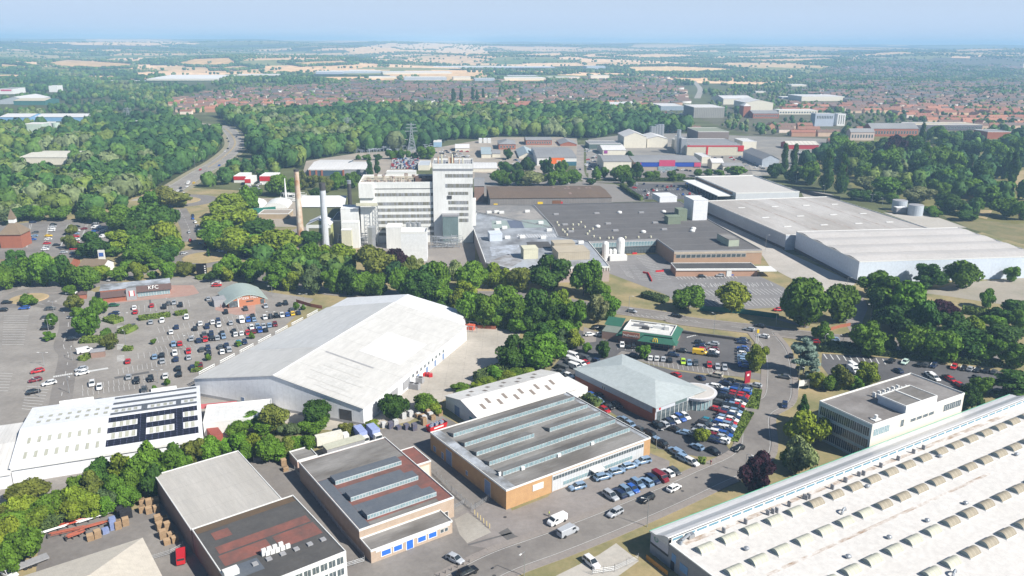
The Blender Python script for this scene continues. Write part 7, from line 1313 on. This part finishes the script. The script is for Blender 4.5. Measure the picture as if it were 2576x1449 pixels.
trees('A','in the left tree group below the brick supermarket',"150,450,700,230,d 450,480,800,320,g 300,520,790,280,g 580,510,800,260,d 720,590,800,220,g 860,600,840,230,g 1030,605,740,170,y 1190,612,750,180,g 1380,560,740,170,y 1280,552,660,150,g 30,600,840,200,g 60,660,820,150,d")
trees('A','around the lower roundabout',"1690,560,740,150,g 1860,560,700,180,o 1540,655,740,95,g 2310,500,740,250,g 2430,560,700,160,g 2530,540,760,190,g 2270,590,750,200,y 2150,640,760,150,d")
trees('A','in the dense trees between the supermarket and the road',"1250,0,250,360,g 1550,-20,280,370,d 1350,150,400,260,d 1230,240,460,260,y 950,260,510,260,d 1650,150,450,310,y 1700,300,500,250,g 1450,380,600,290,g 1640,400,585,260,d 1130,400,510,170,g 1000,0,160,200,g 1480,240,480,260,g 1380,300,560,220,g 1560,500,620,200,g 820,40,150,180,d 600,10,140,200,g 400,0,140,220,g 200,0,150,200,d 60,20,180,180,b")
trees('A','in the retail car park',"710,190,285,110,o 690,290,430,140,o 280,890,1000,150,g 715,800,890,115,g 760,900,1060,160,o 990,920,1090,120,g 860,1040,1320,250,g 1070,1240,1330,100,g 520,1080,1200,110,g 500,1260,1350,110,g 1090,1290,1440,170,o 1545,1340,1395,50,g 780,1020,1130,120,g")
trees('P','among the car rows',"598,470,535,60,g 1050,165,240,60,g 1115,190,245,40,g 470,555,612,55,g 160,690,755,60,g 45,765,830,50,g"); trees('E','among the car rows',"1685,490,560,60,g 1560,560,625,45,g")
trees('I','around the burger restaurant and showroom',"950,430,575,150,g 550,400,560,115,d 385,412,510,85,g 2110,440,690,155,y 1530,1270,1420,155,y")
trees('D','on the verge beside the marked car park',"20,830,1010,230,g 345,800,1010,280,y 1450,710,900,200,g"); trees('D','beside the drive below the distribution warehouse',"920,780,1130,360,g 1190,820,1090,240,g 1030,1090,1240,150,g 1560,760,1000,320,g 1700,800,1110,310,g 1620,950,1160,310,d 1800,930,1190,220,d 1480,860,1060,200,d"); trees('D','on the rough ground at the right edge',"2000,940,1090,180,r 2040,1010,1180,210,d 2290,840,985,80,g 2500,920,1070,170,d 2420,990,1100,200,d 2560,1010,1150,160,g 2330,1030,1150,180,g 2200,1060,1190,160,y"); trees('D','against the white end wall of the taller warehouse',"2090,630,830,240,g 1880,650,830,230,d 2480,670,785,120,g")
trees('D','along the hedge above the office car park',"1380,1080,1330,245,g 1555,1200,1320,90,g 1760,1120,1350,255,g 1960,1170,1400,255,g 2150,1150,1370,300,d 2480,1240,1440,230,g 2420,1110,1280,260,d 2290,1200,1400,200,g 2070,1080,1300,200,d")
trees('K','in front of the office block car park',"740,640,870,210,o 1010,610,840,210,y 480,700,870,180,y 640,740,890,160,g 880,740,880,150,g"); trees('K','right of the office block',"2150,750,930,190,g 2060,880,1090,150,d 2010,820,1000,130,d")
tree('K',370,375,720,310,'c','cedar','beside the estate road junction'); tree('K',2450,690,960,330,'d','cedar','right of the office block'); tree('K',350,930,1210,170,'d','cone','left of the office block'); tree('A',2100,430,505,60,'d','cone','on the roundabout island')
trees('K','left of the office block',"430,1110,1440,400,y"); trees('J','beside the curved white canopy',"1990,40,390,280,l 1560,215,600,330,r"); trees('J','beside the curved white canopy',"1880,140,330,120,g")
trees('W','in the park beyond the distribution warehouse',"165,640,900,95,d 260,640,900,85,d 600,700,1060,160,d 750,750,1100,150,d 1590,640,960,105,g 2400,710,960,95,d 2480,720,1020,95,d 2040,750,960,115,d 1545,430,700,60,d",'column')
trees('W','in the park beyond the distribution warehouse',"80,820,960,160,d 230,840,1000,140,d 400,800,1010,210,g 440,860,1030,130,g 720,540,700,190,g 850,600,800,210,g 970,600,720,140,g 1140,560,720,170,d 1290,540,760,180,r 1150,680,920,300,g 1040,740,920,220,g 1450,540,760,230,d 1760,650,900,240,g 1880,700,900,200,g 1700,440,600,210,g 1800,520,680,200,g 1950,560,700,190,d 2060,600,760,180,d 2250,590,800,210,g 2360,640,800,180,g 2430,530,650,170,g 1970,480,600,140,d 2540,560,760,160,g 1760,870,1060,220,g 1720,980,1150,190,g 2080,980,1140,260,g 2290,1050,1220,230,g 1950,830,1010,170,g 2150,800,1030,210,d 1160,950,1160,260,g 1530,1060,1210,300,l 1380,970,1070,120,g 1330,1040,1130,80,g 1830,1120,1310,250,d 2100,1160,1290,160,g 2400,1170,1350,240,g 2380,1000,1100,170,g 1000,950,1090,190,l 960,830,1000,180,g 900,640,900,160,g 1510,720,980,190,d 1640,780,1000,180,d 2540,1180,1380,170,g 660,620,760,150,g 1250,640,860,160,g 880,1080,1180,140,d 980,1090,1190,150,d 1100,1100,1200,140,d 1230,1120,1220,130,g 1700,1280,1350,160,g 2000,1290,1390,180,d 1630,1240,1330,130,g")
trees('T','round the retail shed beyond the left chimneys',"360,660,860,280,g 650,660,780,150,o 560,700,800,110,o 800,670,820,130,o 910,630,800,140,g 1050,630,780,150,g 550,615,730,80,o 480,690,860,120,g 90,780,880,130,g 680,790,880,140,d 250,480,560,110,g 380,500,560,90,d 540,480,540,80,b 170,600,700,140,d"); trees('T','beside the white retail unit',"1232,490,665,75,d 1305,500,665,62,d",'column')
trees('U','in the tree row behind the brown-roofed shed',"340,480,620,140,d 500,500,640,80,d 680,510,640,120,g 110,520,650,140,d 220,530,650,120,d 60,610,750,160,g 230,610,760,170,d 400,630,760,230,l 580,620,760,140,g 700,630,750,160,g 800,600,730,140,g 640,590,700,120,g 140,640,760,110,g"); tree('U',560,480,650,95,'d','cone','before the DIY store')
trees('U','between the retail sheds and the supermarket car park',"1030,580,700,100,g 1115,580,680,90,g 1215,580,690,95,g 1310,560,710,170,g 1430,530,690,130,d 1370,420,540,100,d 1550,620,705,95,g 1630,615,705,90,g 1800,610,710,110,g 1880,640,710,90,g 2060,600,670,110,g 2160,600,670,110,g 2430,565,665,200,g 140,390,490,85,d 1380,690,770,90,d 975,690,750,80,d 1290,660,740,80,d 2260,600,670,100,g")
trees('Z','in the clump at the upper roundabout',"420,470,520,80,o 380,480,525,60,g 455,488,520,50,o"); trees('Z','above the road between the roundabouts',"575,488,545,75,y 560,518,578,85,y 548,556,615,80,g 605,528,590,85,y 600,572,640,85,y 645,552,600,80,d 650,590,645,85,g 545,570,625,60,g 620,470,530,60,g")
trees('T','in the bushes before the substation',"1440,400,490,90,g 1500,410,490,80,g 1560,405,490,90,d 1620,410,485,80,g 1770,370,490,100,g 1840,370,490,100,g 1690,430,490,70,d 1200,450,500,70,g 1320,445,500,80,d 1120,455,500,60,g")
# hedges: one thing each
def hedge(lab,c,pts,w=1.6,h=1.5,m=HEDGE,name='hedge'):
    P=[g(c,*p) for p in pts]; t0=P[0]; V=[];F=[];R=np.random.RandomState(len(lab)); 
    for a,e in zip(P,P[1:]):
        L_=(e-a).length; n=int(L_*w*14)+40; d=(e-a).normalized(); nn=Vector((-d.y,d.x,0))
        u=R.rand(n)*L_; s=R.uniform(-1,1,n); z=R.rand(n); onside=R.rand(n)<.5; s=np.where(onside,np.sign(s),s)*w/2; z=np.where(onside,z*h,h)*R.uniform(.85,1.08,n)
        c0=np.stack([a.x-t0.x+d.x*u+nn.x*s,a.y-t0.y+d.y*u+nn.y*s,z],1); q=R.normal(size=(n,3)); q/=np.linalg.norm(q,axis=1)[:,None]; k=np.cross(q,R.normal(size=(n,3))); k/=np.linalg.norm(k,axis=1)[:,None]; b_=np.cross(q,k); ss=.28
        v=np.stack([c0-k*ss-b_*ss,c0+k*ss-b_*ss,c0+k*ss+b_*ss,c0-k*ss+b_*ss],1).reshape(-1,3); F.append(np.arange(4*n).reshape(-1,4)+sum(len(x) for x in V)); V.append(v)
        o=sum(len(x) for x in V); bx=MB(); a2=a-t0; e2=e-t0; m_=nn*w*.46; q8=[a2-m_,e2-m_,e2+m_,a2+m_]; v=np.array([tuple(x) for x in q8]+[(x.x,x.y,h*.93) for x in q8]); V.append(v); F.append(np.array([(0,1,5,4),(1,2,6,5),(2,3,7,6),(3,0,4,7),(4,5,6,7)])+o)
    o=link(name,npmesh(name,np.concatenate(V),np.concatenate(F),m),None,t0); tag(o,lab,'hedge'); return o
HB=mat('bright_hedge',(.14,.20,.025),(.08,.12,.02),1.2,.8,det=6,con=1.3)
hedge('long clipped green hedge below the fried chicken restaurant parking','A',[(1400,1150),(1720,1110)],3.2,1.6,HB); hedge('short clipped hedge right of the long hedge','A',[(1770,1105),(1890,1085)],3,1.6,HB); hedge('rounded clipped hedge beside the brick path','A',[(1090,1150),(1200,1180)],5,1.8,HB); hedge('square clipped hedge beside the zebra crossing','A',[(1240,1260),(1340,1270)],7,1.8,HB); hedge('wide low hedge bed under the two car park trees','A',[(820,1370),(1170,1350)],5,1.6,HB); hedge('small round shrub bed by the lower zebra crossing','E',[(1250,210),(1340,205)],2.6,1.4,HB); hedge('low shrubs left of the utility cabin','E',[(820,320),(910,270)],3,1.4,HB)
hedge('yellowish shrubs on the island near the warehouse eave','E',[(1935,425),(2040,415)],2,1,HB); hedge('long dark hedge above the office car park','K',[(500,490),(1000,520),(1500,570),(2350,650)],3,2.2); hedge('second hedge behind the long hedge by the main road','K',[(520,450),(900,490)],3.5,2.6); hedge('hedge screening the office car park from the grass','K',[(380,830),(640,870),(980,840)],4,2.6,HB); hedge('long grass strip with low planting beside the display cars','I',[(2050,880),(2010,1070)],6,.5,HB); hedge('lower grass strip beside the display cars','I',[(1990,1110),(1820,1400)],4.5,.5,HB); hedge('dark hedge along the supermarket car park','C',[(1560,90),(1650,160),(1760,225)],3,3.2); hedge('hedge between retail sheds and supermarket car park','U',[(1430,720),(2010,715)],3.5,2.6); hedge('overgrown bank of shrubs at the concrete yard edge','S',[(1220,1370),(1420,1290),(1780,1200)],5,3.5); hedge('dense undergrowth below the tree belt, left part','S',[(950,740),(1300,760),(1700,830)],9,4.5); hedge('shrubs at the bronze roundabout corner','A',[(1990,745),(2160,700)],4,1.5,HB); hedge('undergrowth below the storage tanks','W',[(1560,1290),(1800,1330),(2100,1380)],5,2.6); hedge('scrubby hedge line on the rough ground','D',[(2100,1020),(2300,1050),(2500,1060)],6,2.5,HB); hedge('shrubs by the car showroom exit','J',[(950,290),(1020,300)],2.5,1.2,HB); hedge('planting between brick works and showroom lane','I',[(370,970),(500,1050)],3,1.8); hedge('green bank under the trees beside the dark factory front','C',[(1780,1190),(2010,1250)],5,2.5); hedge('hedge bank beside the steel yard','F',[(400,960),(900,800),(1350,640)],5,3); 
# ---------------- woodland: the rest of the trees ----------------
FB_=[(f,f.min(0)-2,f.max(0)+2) for f in FOOT]
def blocked(x,y,pad=3.0):
    bad=np.zeros(x.shape,bool)
    for f,lo,hi in FB_:
        k=(x>lo[0]-pad)&(x<hi[0]+pad)&(y>lo[1]-pad)&(y<hi[1]+pad)&~bad
        if k.any():
            xs,ys=x[k],y[k]; b_=np.zeros(xs.shape,bool)
            for ox,oy in ((0,0),(pad,0),(-pad,0),(0,pad),(0,-pad)): b_|=inpoly(xs+ox,ys+oy,f)
            bad[np.where(k)[0][b_]]=True
    return bad
def scatter(n,x0,x1,y0,y1,rs): return rs.uniform(x0,x1,n),rs.uniform(y0,y1,n)
RW=np.random.RandomState(5); PT=[]
def addpts(x,y,h0,h1,wd=(.4,.6),tn=0):
    n=len(x); H_=RW.uniform(h0,h1,n); r=H_*RW.uniform(*wd,n); PT.append(np.stack([x,y,H_,r,np.full(n,tn)],1))
def grid(sp,x0,x1,y0,y1,j=.45):
    gx,gy=np.meshgrid(np.arange(x0,x1,sp),np.arange(y0,y1,sp)); gx=gx.ravel()+RW.uniform(-j,j,gx.size)*sp; gy=gy.ravel()+RW.uniform(-j,j,gy.size)*sp; return gx,gy
for key,sp,h0,h1,dens in (('W1',11,8,20,.92),('W2',11.5,9,22,.97),('W3',15,7,13,.6),('PK',11,9,17,.35),('W5',11,6,13,.7),('W6',11,7,14,.8),('W7',8,8,14,1)):
    x,y=grid(sp,-1500,1500,400,2600); px,py=proj(x,y,0*x); k=inpoly(px,py,FIELD[key])&(RW.rand(len(x))<dens); 
    nz=np.sin(x/70+1)*np.sin(y/90)+np.sin(x/31)*np.sin(y/43)*.5; k&=nz>(-.9 if key in('W1','W2') else -.55); k&=~blocked(x,y); addpts(x[k],y[k],h0,h1)
wx=np.array(SPOTS)
def clear(x,y,rad=0):
    k=np.ones(x.shape,bool)
    for a in range(0,len(x),4000):
        d=np.hypot(x[a:a+4000,None]-wx[None,:,0],y[a:a+4000,None]-wx[None,:,1]); k[a:a+4000]=(d>wx[None,:,2]+.5+rad).all(1)
    return k
# houses first so that garden trees avoid them
HS=[]
def houses(key,sp_row,sp_h,ang,dens,hx=(9,22),rng=None,seed=1):
    R=np.random.RandomState(seed); c,s=math.cos(ang),math.sin(ang); r0=np.arange(-2600,3600,sp_row)
    for v in r0:
        u=-3600.
        while u<3600:
            L_=R.uniform(*hx); uu=u+L_/2; x=uu*c-v*s; y=uu*s+v*c+1500; u+=L_+R.uniform(3,sp_h)
            if y<700 or abs(x)>y*.72: continue
            px,py=proj(np.array([x]),np.array([y]),th(np.array([x]),np.array([y])))
            if not inpoly(px,py,FIELD[key] if isinstance(key,str) else key)[0]: continue
            q=np.sin(x/230+1.7)*np.sin(y/190+seed)+.5*np.sin(x/95)*np.sin(y/120)
            if q>dens or R.rand()<.08: continue
            HS.append((x,y,L_,R.uniform(7.5,9.5),R.uniform(4.8,6),ang+R.uniform(-.05,.05)+(math.pi/2 if R.rand()<.12 else 0),R.rand(),seed))
TL1=[(430,258),(560,228),(700,222),(860,215),(860,296),(700,292),(560,282),(430,290)]; TL2=[(860,205),(1240,212),(1300,286),(1100,286),(860,296)]; TL3=[(1240,200),(1700,196),(1730,262),(1500,286),(1300,290)]
houses(TL1,42,7,.12,1.0,(11,20),seed=1); houses(TL2,44,6,-.1,1.0,(14,36),seed=2); houses(TL3,48,7,.15,.9,(14,32),seed=3)
TR1=[(1900,300),(2050,240),(2576,195),(2576,330),(2300,346),(2180,372),(1990,365)]; TR2=[(1990,215),(2060,182),(2130,150),(2576,140),(2576,195),(2050,240)]
houses(TR1,46,6,.08,.7,(12,34),seed=4); houses(TR2,70,14,-.2,.2,(14,40),seed=5); houses([(1560,325),(1700,318),(1760,330),(1700,345)],26,8,.1,1,(9,14),seed=6); houses([(940,282),(1500,286),(1500,300),(1100,296)],30,14,.1,.1,(9,16),seed=7)
HS=np.array(HS); HS=HS[~blocked(HS[:,0],HS[:,1],6)]; HS=HS[np.argsort(HS[:,1])]; print('houses',len(HS))
def house_arrays(L_,D_,z,rr):
    a,b_=L_/2,D_/2; W=[(-a,-b_,-2),(a,-b_,-2),(a,b_,-2),(-a,b_,-2),(-a,-b_,z),(a,-b_,z),(a,b_,z),(-a,b_,z),(-a,0,z+rr),(a,0,z+rr)]
    return W
CH=MB().box(-.45,.45,-.35,.35,0,1.5).mesh('chimney',RBRICK); WINM=MB().box(0,1.2,0,.06,0,1.2).mesh('window',[TRIM])
RC=[(1.1,1.0,.9),(.8,.95,1.0),(1.6,1.35,1.15),(.75,1.05,1.25),(1.25,1.0,.9)]; WC=[(1.25,1.3,1.3),(1.6,1.9,2.2),(.95,.75,.65),(1.4,1.35,1.2)]
NI=285
for k in range(min(NI,len(HS))):
    x,y,L_,D_,z,an,q,sd_=HS[k]; rr=2.6+q; t=thing('house','','house',(x,y,0),an,'houses of the suburbs'); a,b_=L_/2,D_/2
    m=MB().add([(-a,-b_,0),(a,-b_,0),(a,b_,0),(-a,b_,0),(-a,-b_,z),(a,-b_,z),(a,b_,z),(-a,b_,z),(-a,0,z+rr-.1),(a,0,z+rr-.1)],[(0,1,5,4),(1,2,6,9,5),(2,3,7,6),(3,0,4,8,7)]); o=part('wall',m,HWALL,t); wc=WC[int(q*97)%4]; o.color=(*wc,1)
    m=MB().add([(-a-.3,-b_-.4,z-.25),(a+.3,-b_-.4,z-.25),(a+.3,0,z+rr),(-a-.3,0,z+rr),(-a-.3,b_+.4,z-.25),(a+.3,b_+.4,z-.25)],[(0,1,2,3),(3,2,5,4)]); o=part('roof',m,HROOF,t); rc=RC[int(q*53)%5]; o.color=(*rc,1)
    for i in range(max(1,int(L_/9))): link('chimney',CH,o,(-a+4+i*8.5 if L_>10 else 0,.3,z+rr-.6))
    later(t,{0:'brick',1:'white-walled',2:'dark brick',3:'buff'}[int(q*97)%4]+(' terrace' if L_>20 else ' house')+' with '+{0:'terracotta',1:'grey-brown',2:'orange-red',3:'slate grey',4:'reddish'}[int(q*53)%5]+' roof','HOUSE')
V=[];Fq=[];mi=[]; off=0; WV=[];WF=[];RV=[];RF=[]; T1=[];T2=[]
for k in range(NI,len(HS)):
    x,y,L_,D_,z,an,q,_=HS[k]; zz=float(th(np.array([x]),np.array([y]))[0]); a,b_=L_/2,D_/2; rr=2.6+q; c,s=math.cos(an),math.sin(an)
    w=np.array([(-a,-b_,-3),(a,-b_,-3),(a,b_,-3),(-a,b_,-3),(-a,-b_,z),(a,-b_,z),(a,b_,z),(-a,b_,z),(-a,0,z+rr-.1),(a,0,z+rr-.1)]); r_=np.array([(-a-.3,-b_-.4,z-.2),(a+.3,-b_-.4,z-.2),(a+.3,0,z+rr),(-a-.3,0,z+rr),(-a-.3,b_+.4,z-.2),(a+.3,b_+.4,z-.2)])
    for arr,VV in ((w,WV),(r_,RV)): VV.append(np.stack([arr[:,0]*c-arr[:,1]*s+x,arr[:,0]*s+arr[:,1]*c+y,arr[:,2]+zz],1))
    o=len(WF)//6*10; o=(k-NI)*10; WF+= [(o,o+1,o+5,o+4),(o+1,o+2,o+6,o+5),(o+2,o+3,o+7,o+6),(o+3,o,o+4,o+7),(o+4,o+8,o+8,o+7),(o+5,o+6,o+9,o+9)][:4]; o=(k-NI)*6; RF+=[(o,o+1,o+2,o+3),(o+3,o+2,o+5,o+4)]
    wc=np.array(WC[int(q*97)%4])*(.56,.45,.37); rc=np.array(RC[int(q*53)%5])*(.20,.145,.125); T1.append(np.repeat(wc[None],10,0)); T2.append(np.repeat(rc[None],6,0))
m_,t_,b_2,N_,L_n=nodes('far_house'); a_=N_('ShaderNodeAttribute'); a_.attribute_name='tint'; nz=N_('ShaderNodeTexNoise'); nz.inputs['Scale'].default_value=.3; mu=N_('ShaderNodeMix'); mu.data_type='RGBA'; mu.blend_type='MULTIPLY'; mu.inputs[0].default_value=.5; L_n(a_.outputs['Color'],mu.inputs[6]); L_n(nz.outputs[0],mu.inputs[7]); L_n(mu.outputs[2],b_2.inputs['Base Color']); b_2.inputs['Roughness'].default_value=.9
WVc=np.concatenate(WV+RV); WFc=np.concatenate([np.array(WF),np.array(RF)+len(WV)*10]); tag(link('distant_houses',npmesh('distant_houses',WVc,WFc,m_,np.concatenate(T1+T2))),'mass of tiny brick houses of the far suburbs and town','houses',None,'stuff')
hx_=HS[:,:2]
# trees among houses and countryside
for key,sp,dens in (('TL',12,.46),('TR',12,.40)):
    x,y=grid(sp,-1900,2600,700,4600); px,py=proj(x,y,th(x,y)); k=inpoly(px,py,FIELD[key])&(RW.rand(len(x))<dens+.22*np.sin(x/75+1)*np.sin(y/110)); k&=~blocked(x,y); x,y=x[k],y[k]; k=np.ones(len(x),bool)
    for a in range(0,len(x),3000): k[a:a+3000]=(np.hypot(x[a:a+3000,None]-hx_[None,:,0],y[a:a+3000,None]-hx_[None,:,1])>9.5).all(1)
    addpts(x[k],y[k],4,10)
def shut(px,py):
    k=np.zeros(px.shape,bool)
    for pl in SH: k|=inpoly(px,py,pl)
    return k
x,y=grid(17,-1700,1700,1900,2700); px,py=proj(x,y,th(x,y)); k=(np.sin(x/160)*np.sin(y/120)+np.sin(x/60+y/80)*.5>.25)&~shut(px,py); 
for key in FIELD: k&=~inpoly(px,py,FIELD[key])
k&=~blocked(x,y); addpts(x[k],y[k],8,15)
n=190000; r=np.sqrt(RW.uniform(2300**2,9000**2,n)); a=RW.uniform(-.62,.62,n); x=r*np.sin(a); y=r*np.cos(a); px,py=proj(x,y,th(x,y)); fid,fe=cells(x,y,420,260,3.3); fid2,fe2=cells(x,y,900,480,9.1,.15); ID=np.where(r>7000,fid2,fid); E_=np.where(r>7000,fe2*.8,fe)
wood=((ID*10).astype(int)==7)|((px>1500)&(fid>.62)&(r<4800)&(r>=2600)); k=(wood&(RW.rand(n)<.5))|(E_<5)&(RW.rand(n)<.6)|(np.sin(y/260+np.sin(x/510)*1.5+x/1900)>.955)&(RW.rand(n)<.6); k&=~shut(px,py)|((RW.rand(n)<.004)); k&=(px>-200)&(px<2800)&~blocked(x,y)
# hedges around the named fields
addpts(x[k],y[k],6,12,(.5,.85),1); print('far trees',k.sum())
bx_,by_=[],[]
for pl in SH:
    for i in range(len(pl)):
        a,e=pl[i-1],pl[i]; L_=math.hypot(e[0]-a[0],e[1]-a[1])
        for t in np.arange(0,1,1.6/max(L_,1)):
            p=(a[0]+(e[0]-a[0])*t+RW.uniform(-.6,.6),a[1]+(e[1]-a[1])*t+RW.uniform(-.3,.8))
            if p[1]<112: continue
            zz=10.
            for _ in range(12): q=g('Z',p[0],p[1],z=zz); zz=.5*zz+.5*min(112,float(th(np.array([q.x]),np.array([q.y]))[0]))
            bx_.append(q.x); by_.append(q.y)
bx_=np.array(bx_); by_=np.array(by_); k=(by_<9500)&(RW.rand(len(bx_))<.75); addpts(bx_[k],by_[k],8,14,(.5,.9),1)
ALL=np.concatenate(PT); k=clear(ALL[:,0],ALL[:,1])|(ALL[:,1]>1700); ALL=ALL[k]; dist=np.hypot(ALL[:,0],ALL[:,1]); px,py=proj(ALL[:,0],ALL[:,1],th(ALL[:,0],ALL[:,1])); vis=(px>-60)&(px<2640)&(py<1500); ALL=ALL[vis]; dist=dist[vis]; o=np.argsort(dist); ALL=ALL[o]; dist=dist[o]
nb=sum(1 for t in TREES if t.name.startswith('broadleaf')); nx_=max(0,296-nb); print('broad trees',nb,'woodland',len(ALL))
for i in range(nx_): tree(None,0,0,0,0,random.choice('ggdyo'),'round','WOOD',world=(Vector((ALL[i,0],ALL[i,1],0)),ALL[i,2],ALL[i,3]))
ALL=ALL[nx_:]; dist=dist[nx_:]
def lod(seed,n,ls):
    V,F=crown_data(seed,'round',n,ls,core=False,jit=.16); 
    m=7; v=[]; 
    for zz,rr_ in ((.12,.55),(.4,.86),(.7,.78),(.92,.4)): v+=[(rr_*math.cos(6.283*j/m),rr_*math.sin(6.283*j/m),zz) for j in range(m)]
    o=len(V); v=np.array(v)*np.random.RandomState(seed).uniform(.88,1.12,(len(v),1)); V=np.concatenate([V,v]); F=np.concatenate([F,np.array([(o+q*m+j,o+q*m+(j+1)%m,o+(q+1)*m+(j+1)%m,o+(q+1)*m+j) for q in range(3) for j in range(m)]+[(o+21,o+22,o+23,o+24),(o+24,o+25,o+26,o+27 if 0 else o+21)])]); return V,F
L1=[lod(s,420,.13) for s in range(4)]; L2=[lod(s+9,110,.2) for s in range(4)]; L3=[lod(s+20,16,.3) for s in range(3)]
base=np.array([(.032,.082,.024),(.058,.128,.028),(.088,.162,.03),(.13,.178,.036),(.165,.205,.09)])
VV=[];FF=[];TT_=[];off=0
for (LD,lo,hi) in ((L1,0,900),(L2,900,2300),(L3,2300,1e9)):
    idx=np.where((dist>=lo)&(dist<hi))[0]
    for v in range(len(LD)):
        ii=idx[v::len(LD)]; n=len(ii)
        if not n: continue
        P0,F0_=LD[v]; P=ALL[ii]; an=RW.uniform(0,6.28,n); c,s=np.cos(an)[:,None],np.sin(an)[:,None]; X_=(P0[None,:,0]*c-P0[None,:,1]*s)*P[:,3:4]+P[:,0:1]; Y_=(P0[None,:,0]*s+P0[None,:,1]*c)*P[:,3:4]+P[:,1:2]; Z_=P0[None,:,2]*P[:,2:3]*.97+P[:,2:3]*.03+th(P[:,0],P[:,1])[:,None]
        qn=np.sin(P[:,0]/57+P[:,1]/83)+np.sin(P[:,0]/29-P[:,1]/41+2)+RW.normal(0,.9,n); tn=base[np.clip(np.digitize(qn,[-1.1,.4,1.1,1.9]),0,4)]*RW.uniform(.75,1.25,(n,1)); VV.append(np.stack([X_,Y_,Z_],-1).reshape(-1,3)); FF.append((F0_[None]+(np.arange(n)*len(P0))[:,None,None]).reshape(-1,4)+off); off+=n*len(P0); TT_.append(np.repeat(tn,len(P0),0))
VVc=np.concatenate(VV); print('woodland verts',len(VVc)); tag(link('woodland',npmesh('woodland',VVc,np.concatenate(FF),LEAFA,np.concatenate(TT_))),'continuous belts of distant woodland, hedgerow and garden trees','woodland',None,'stuff')
# distant poplars by the suburb
trees('N','behind the wood in front of the suburb',"930,468,570,38,d 988,462,570,28,d 1075,458,550,34,d 1105,475,555,34,d 1152,465,550,34,d 1278,455,530,34,d",'column')
# ---------------- haze ----------------
hb_=MB().box(-24000,24000,-400,40000,-30,HC+62); ho=link('haze',hb_.mesh('haze',[])); tag(ho,'pale blue summer haze filling the air',None,None,'stuff')
hm_=bpy.data.materials.new('haze'); hm_.use_nodes=True; t_=hm_.node_tree; t_.nodes.remove(t_.nodes['Principled BSDF']); pv=t_.nodes.new('ShaderNodeVolumePrincipled'); pv.inputs['Color'].default_value=(.44,.70,1,1); pv.inputs['Density'].default_value=.00016; pv.inputs['Anisotropy'].default_value=0; t_.links.new(pv.outputs[0],t_.nodes['Material Output'].inputs['Volume']); ho.data.materials.append(hm_)
S.cycles.max_bounces=5; S.cycles.diffuse_bounces=2; S.cycles.glossy_bounces=2; S.cycles.volume_bounces=1; S.cycles.transmission_bounces=2; S.cycles.transparent_max_bounces=6; S.cycles.volume_step_rate=10
# ---------------- labels that single each thing out ----------------
bpy.context.view_layer.update()
LM=[('the silver chimney',808,560),('the tall factory tower',1150,480),('the long white wing',1010,540),('the big dark flat roof',1550,560),('the brown-roofed long shed',1370,485),('the white cube building',1755,520),('the pale distribution warehouse',2080,540),('the pizza restaurant',610,735),('the big white warehouse',850,880),('the DIY store',1400,385),('the cream and red factory',1790,375),('the supermarket by the poplars',1880,468),('the curving dual carriageway',590,370),('the substation',1010,385),('the left batching plant',110,320),('the cream leisure building',110,400),('the upper roundabout',430,500),('the church-like brick tower',60,590),('the white hotel blocks',2085,300),('the round storage tanks',2280,520),('the blue-walled units at left',150,295),('the poplar row by the suburb',1190,240),('the grey ribbed hall',1780,275),('the vast far white roof',460,197),('the orange-brick school',1570,262),('the white silos and left pylon',340,310),('the far white industrial sheds',950,185),('the storage tanks',2280,520),('the red brick apartments',2240,320),('the old mill',2420,300),('the town centre roofs',1950,260),('the left suburb edge',560,275),('the middle suburb',1000,250),('the right suburb',2400,220)]
def near(px,py):
    b_=min(LM,key=lambda l:(l[1]-px)**2+((l[2]-py)*2.2)**2); dx,dy=px-b_[1],py-b_[2]
    w=('left of' if dx<0 else 'right of') if abs(dx)>abs(dy)*2 else ('beyond' if dy<0 else 'in front of'); return w+' '+b_[0]
G_={}
for o,desc,place,_ in LAB:
    if o.name not in COL.objects: continue
    w=o.matrix_world.translation; X_,Y_=proj(np.array([w.x]),np.array([w.y]),np.array([w.z])); px,py=float(X_[0]),float(Y_[0])
    if place in('HOUSE','WOOD',None): place=near(px,py)
    G_.setdefault((desc,place),[]).append((px,py,o))
for (desc,place),L_ in G_.items():
    L_.sort(key=lambda t:t[0]); n=len(L_)
    for k,(px,py,o) in enumerate(L_):
        s=desc+' '+place if n==1 else '%s, %s, %s'%(desc,ordn(n,k),place)
        w_=s.split(); o['label']=' '.join(w_[:16])
        if 'group' not in o and n>1: o['group']=desc+'s '+place
for o in COL.objects:   # things outside the picture need no copy
    pass
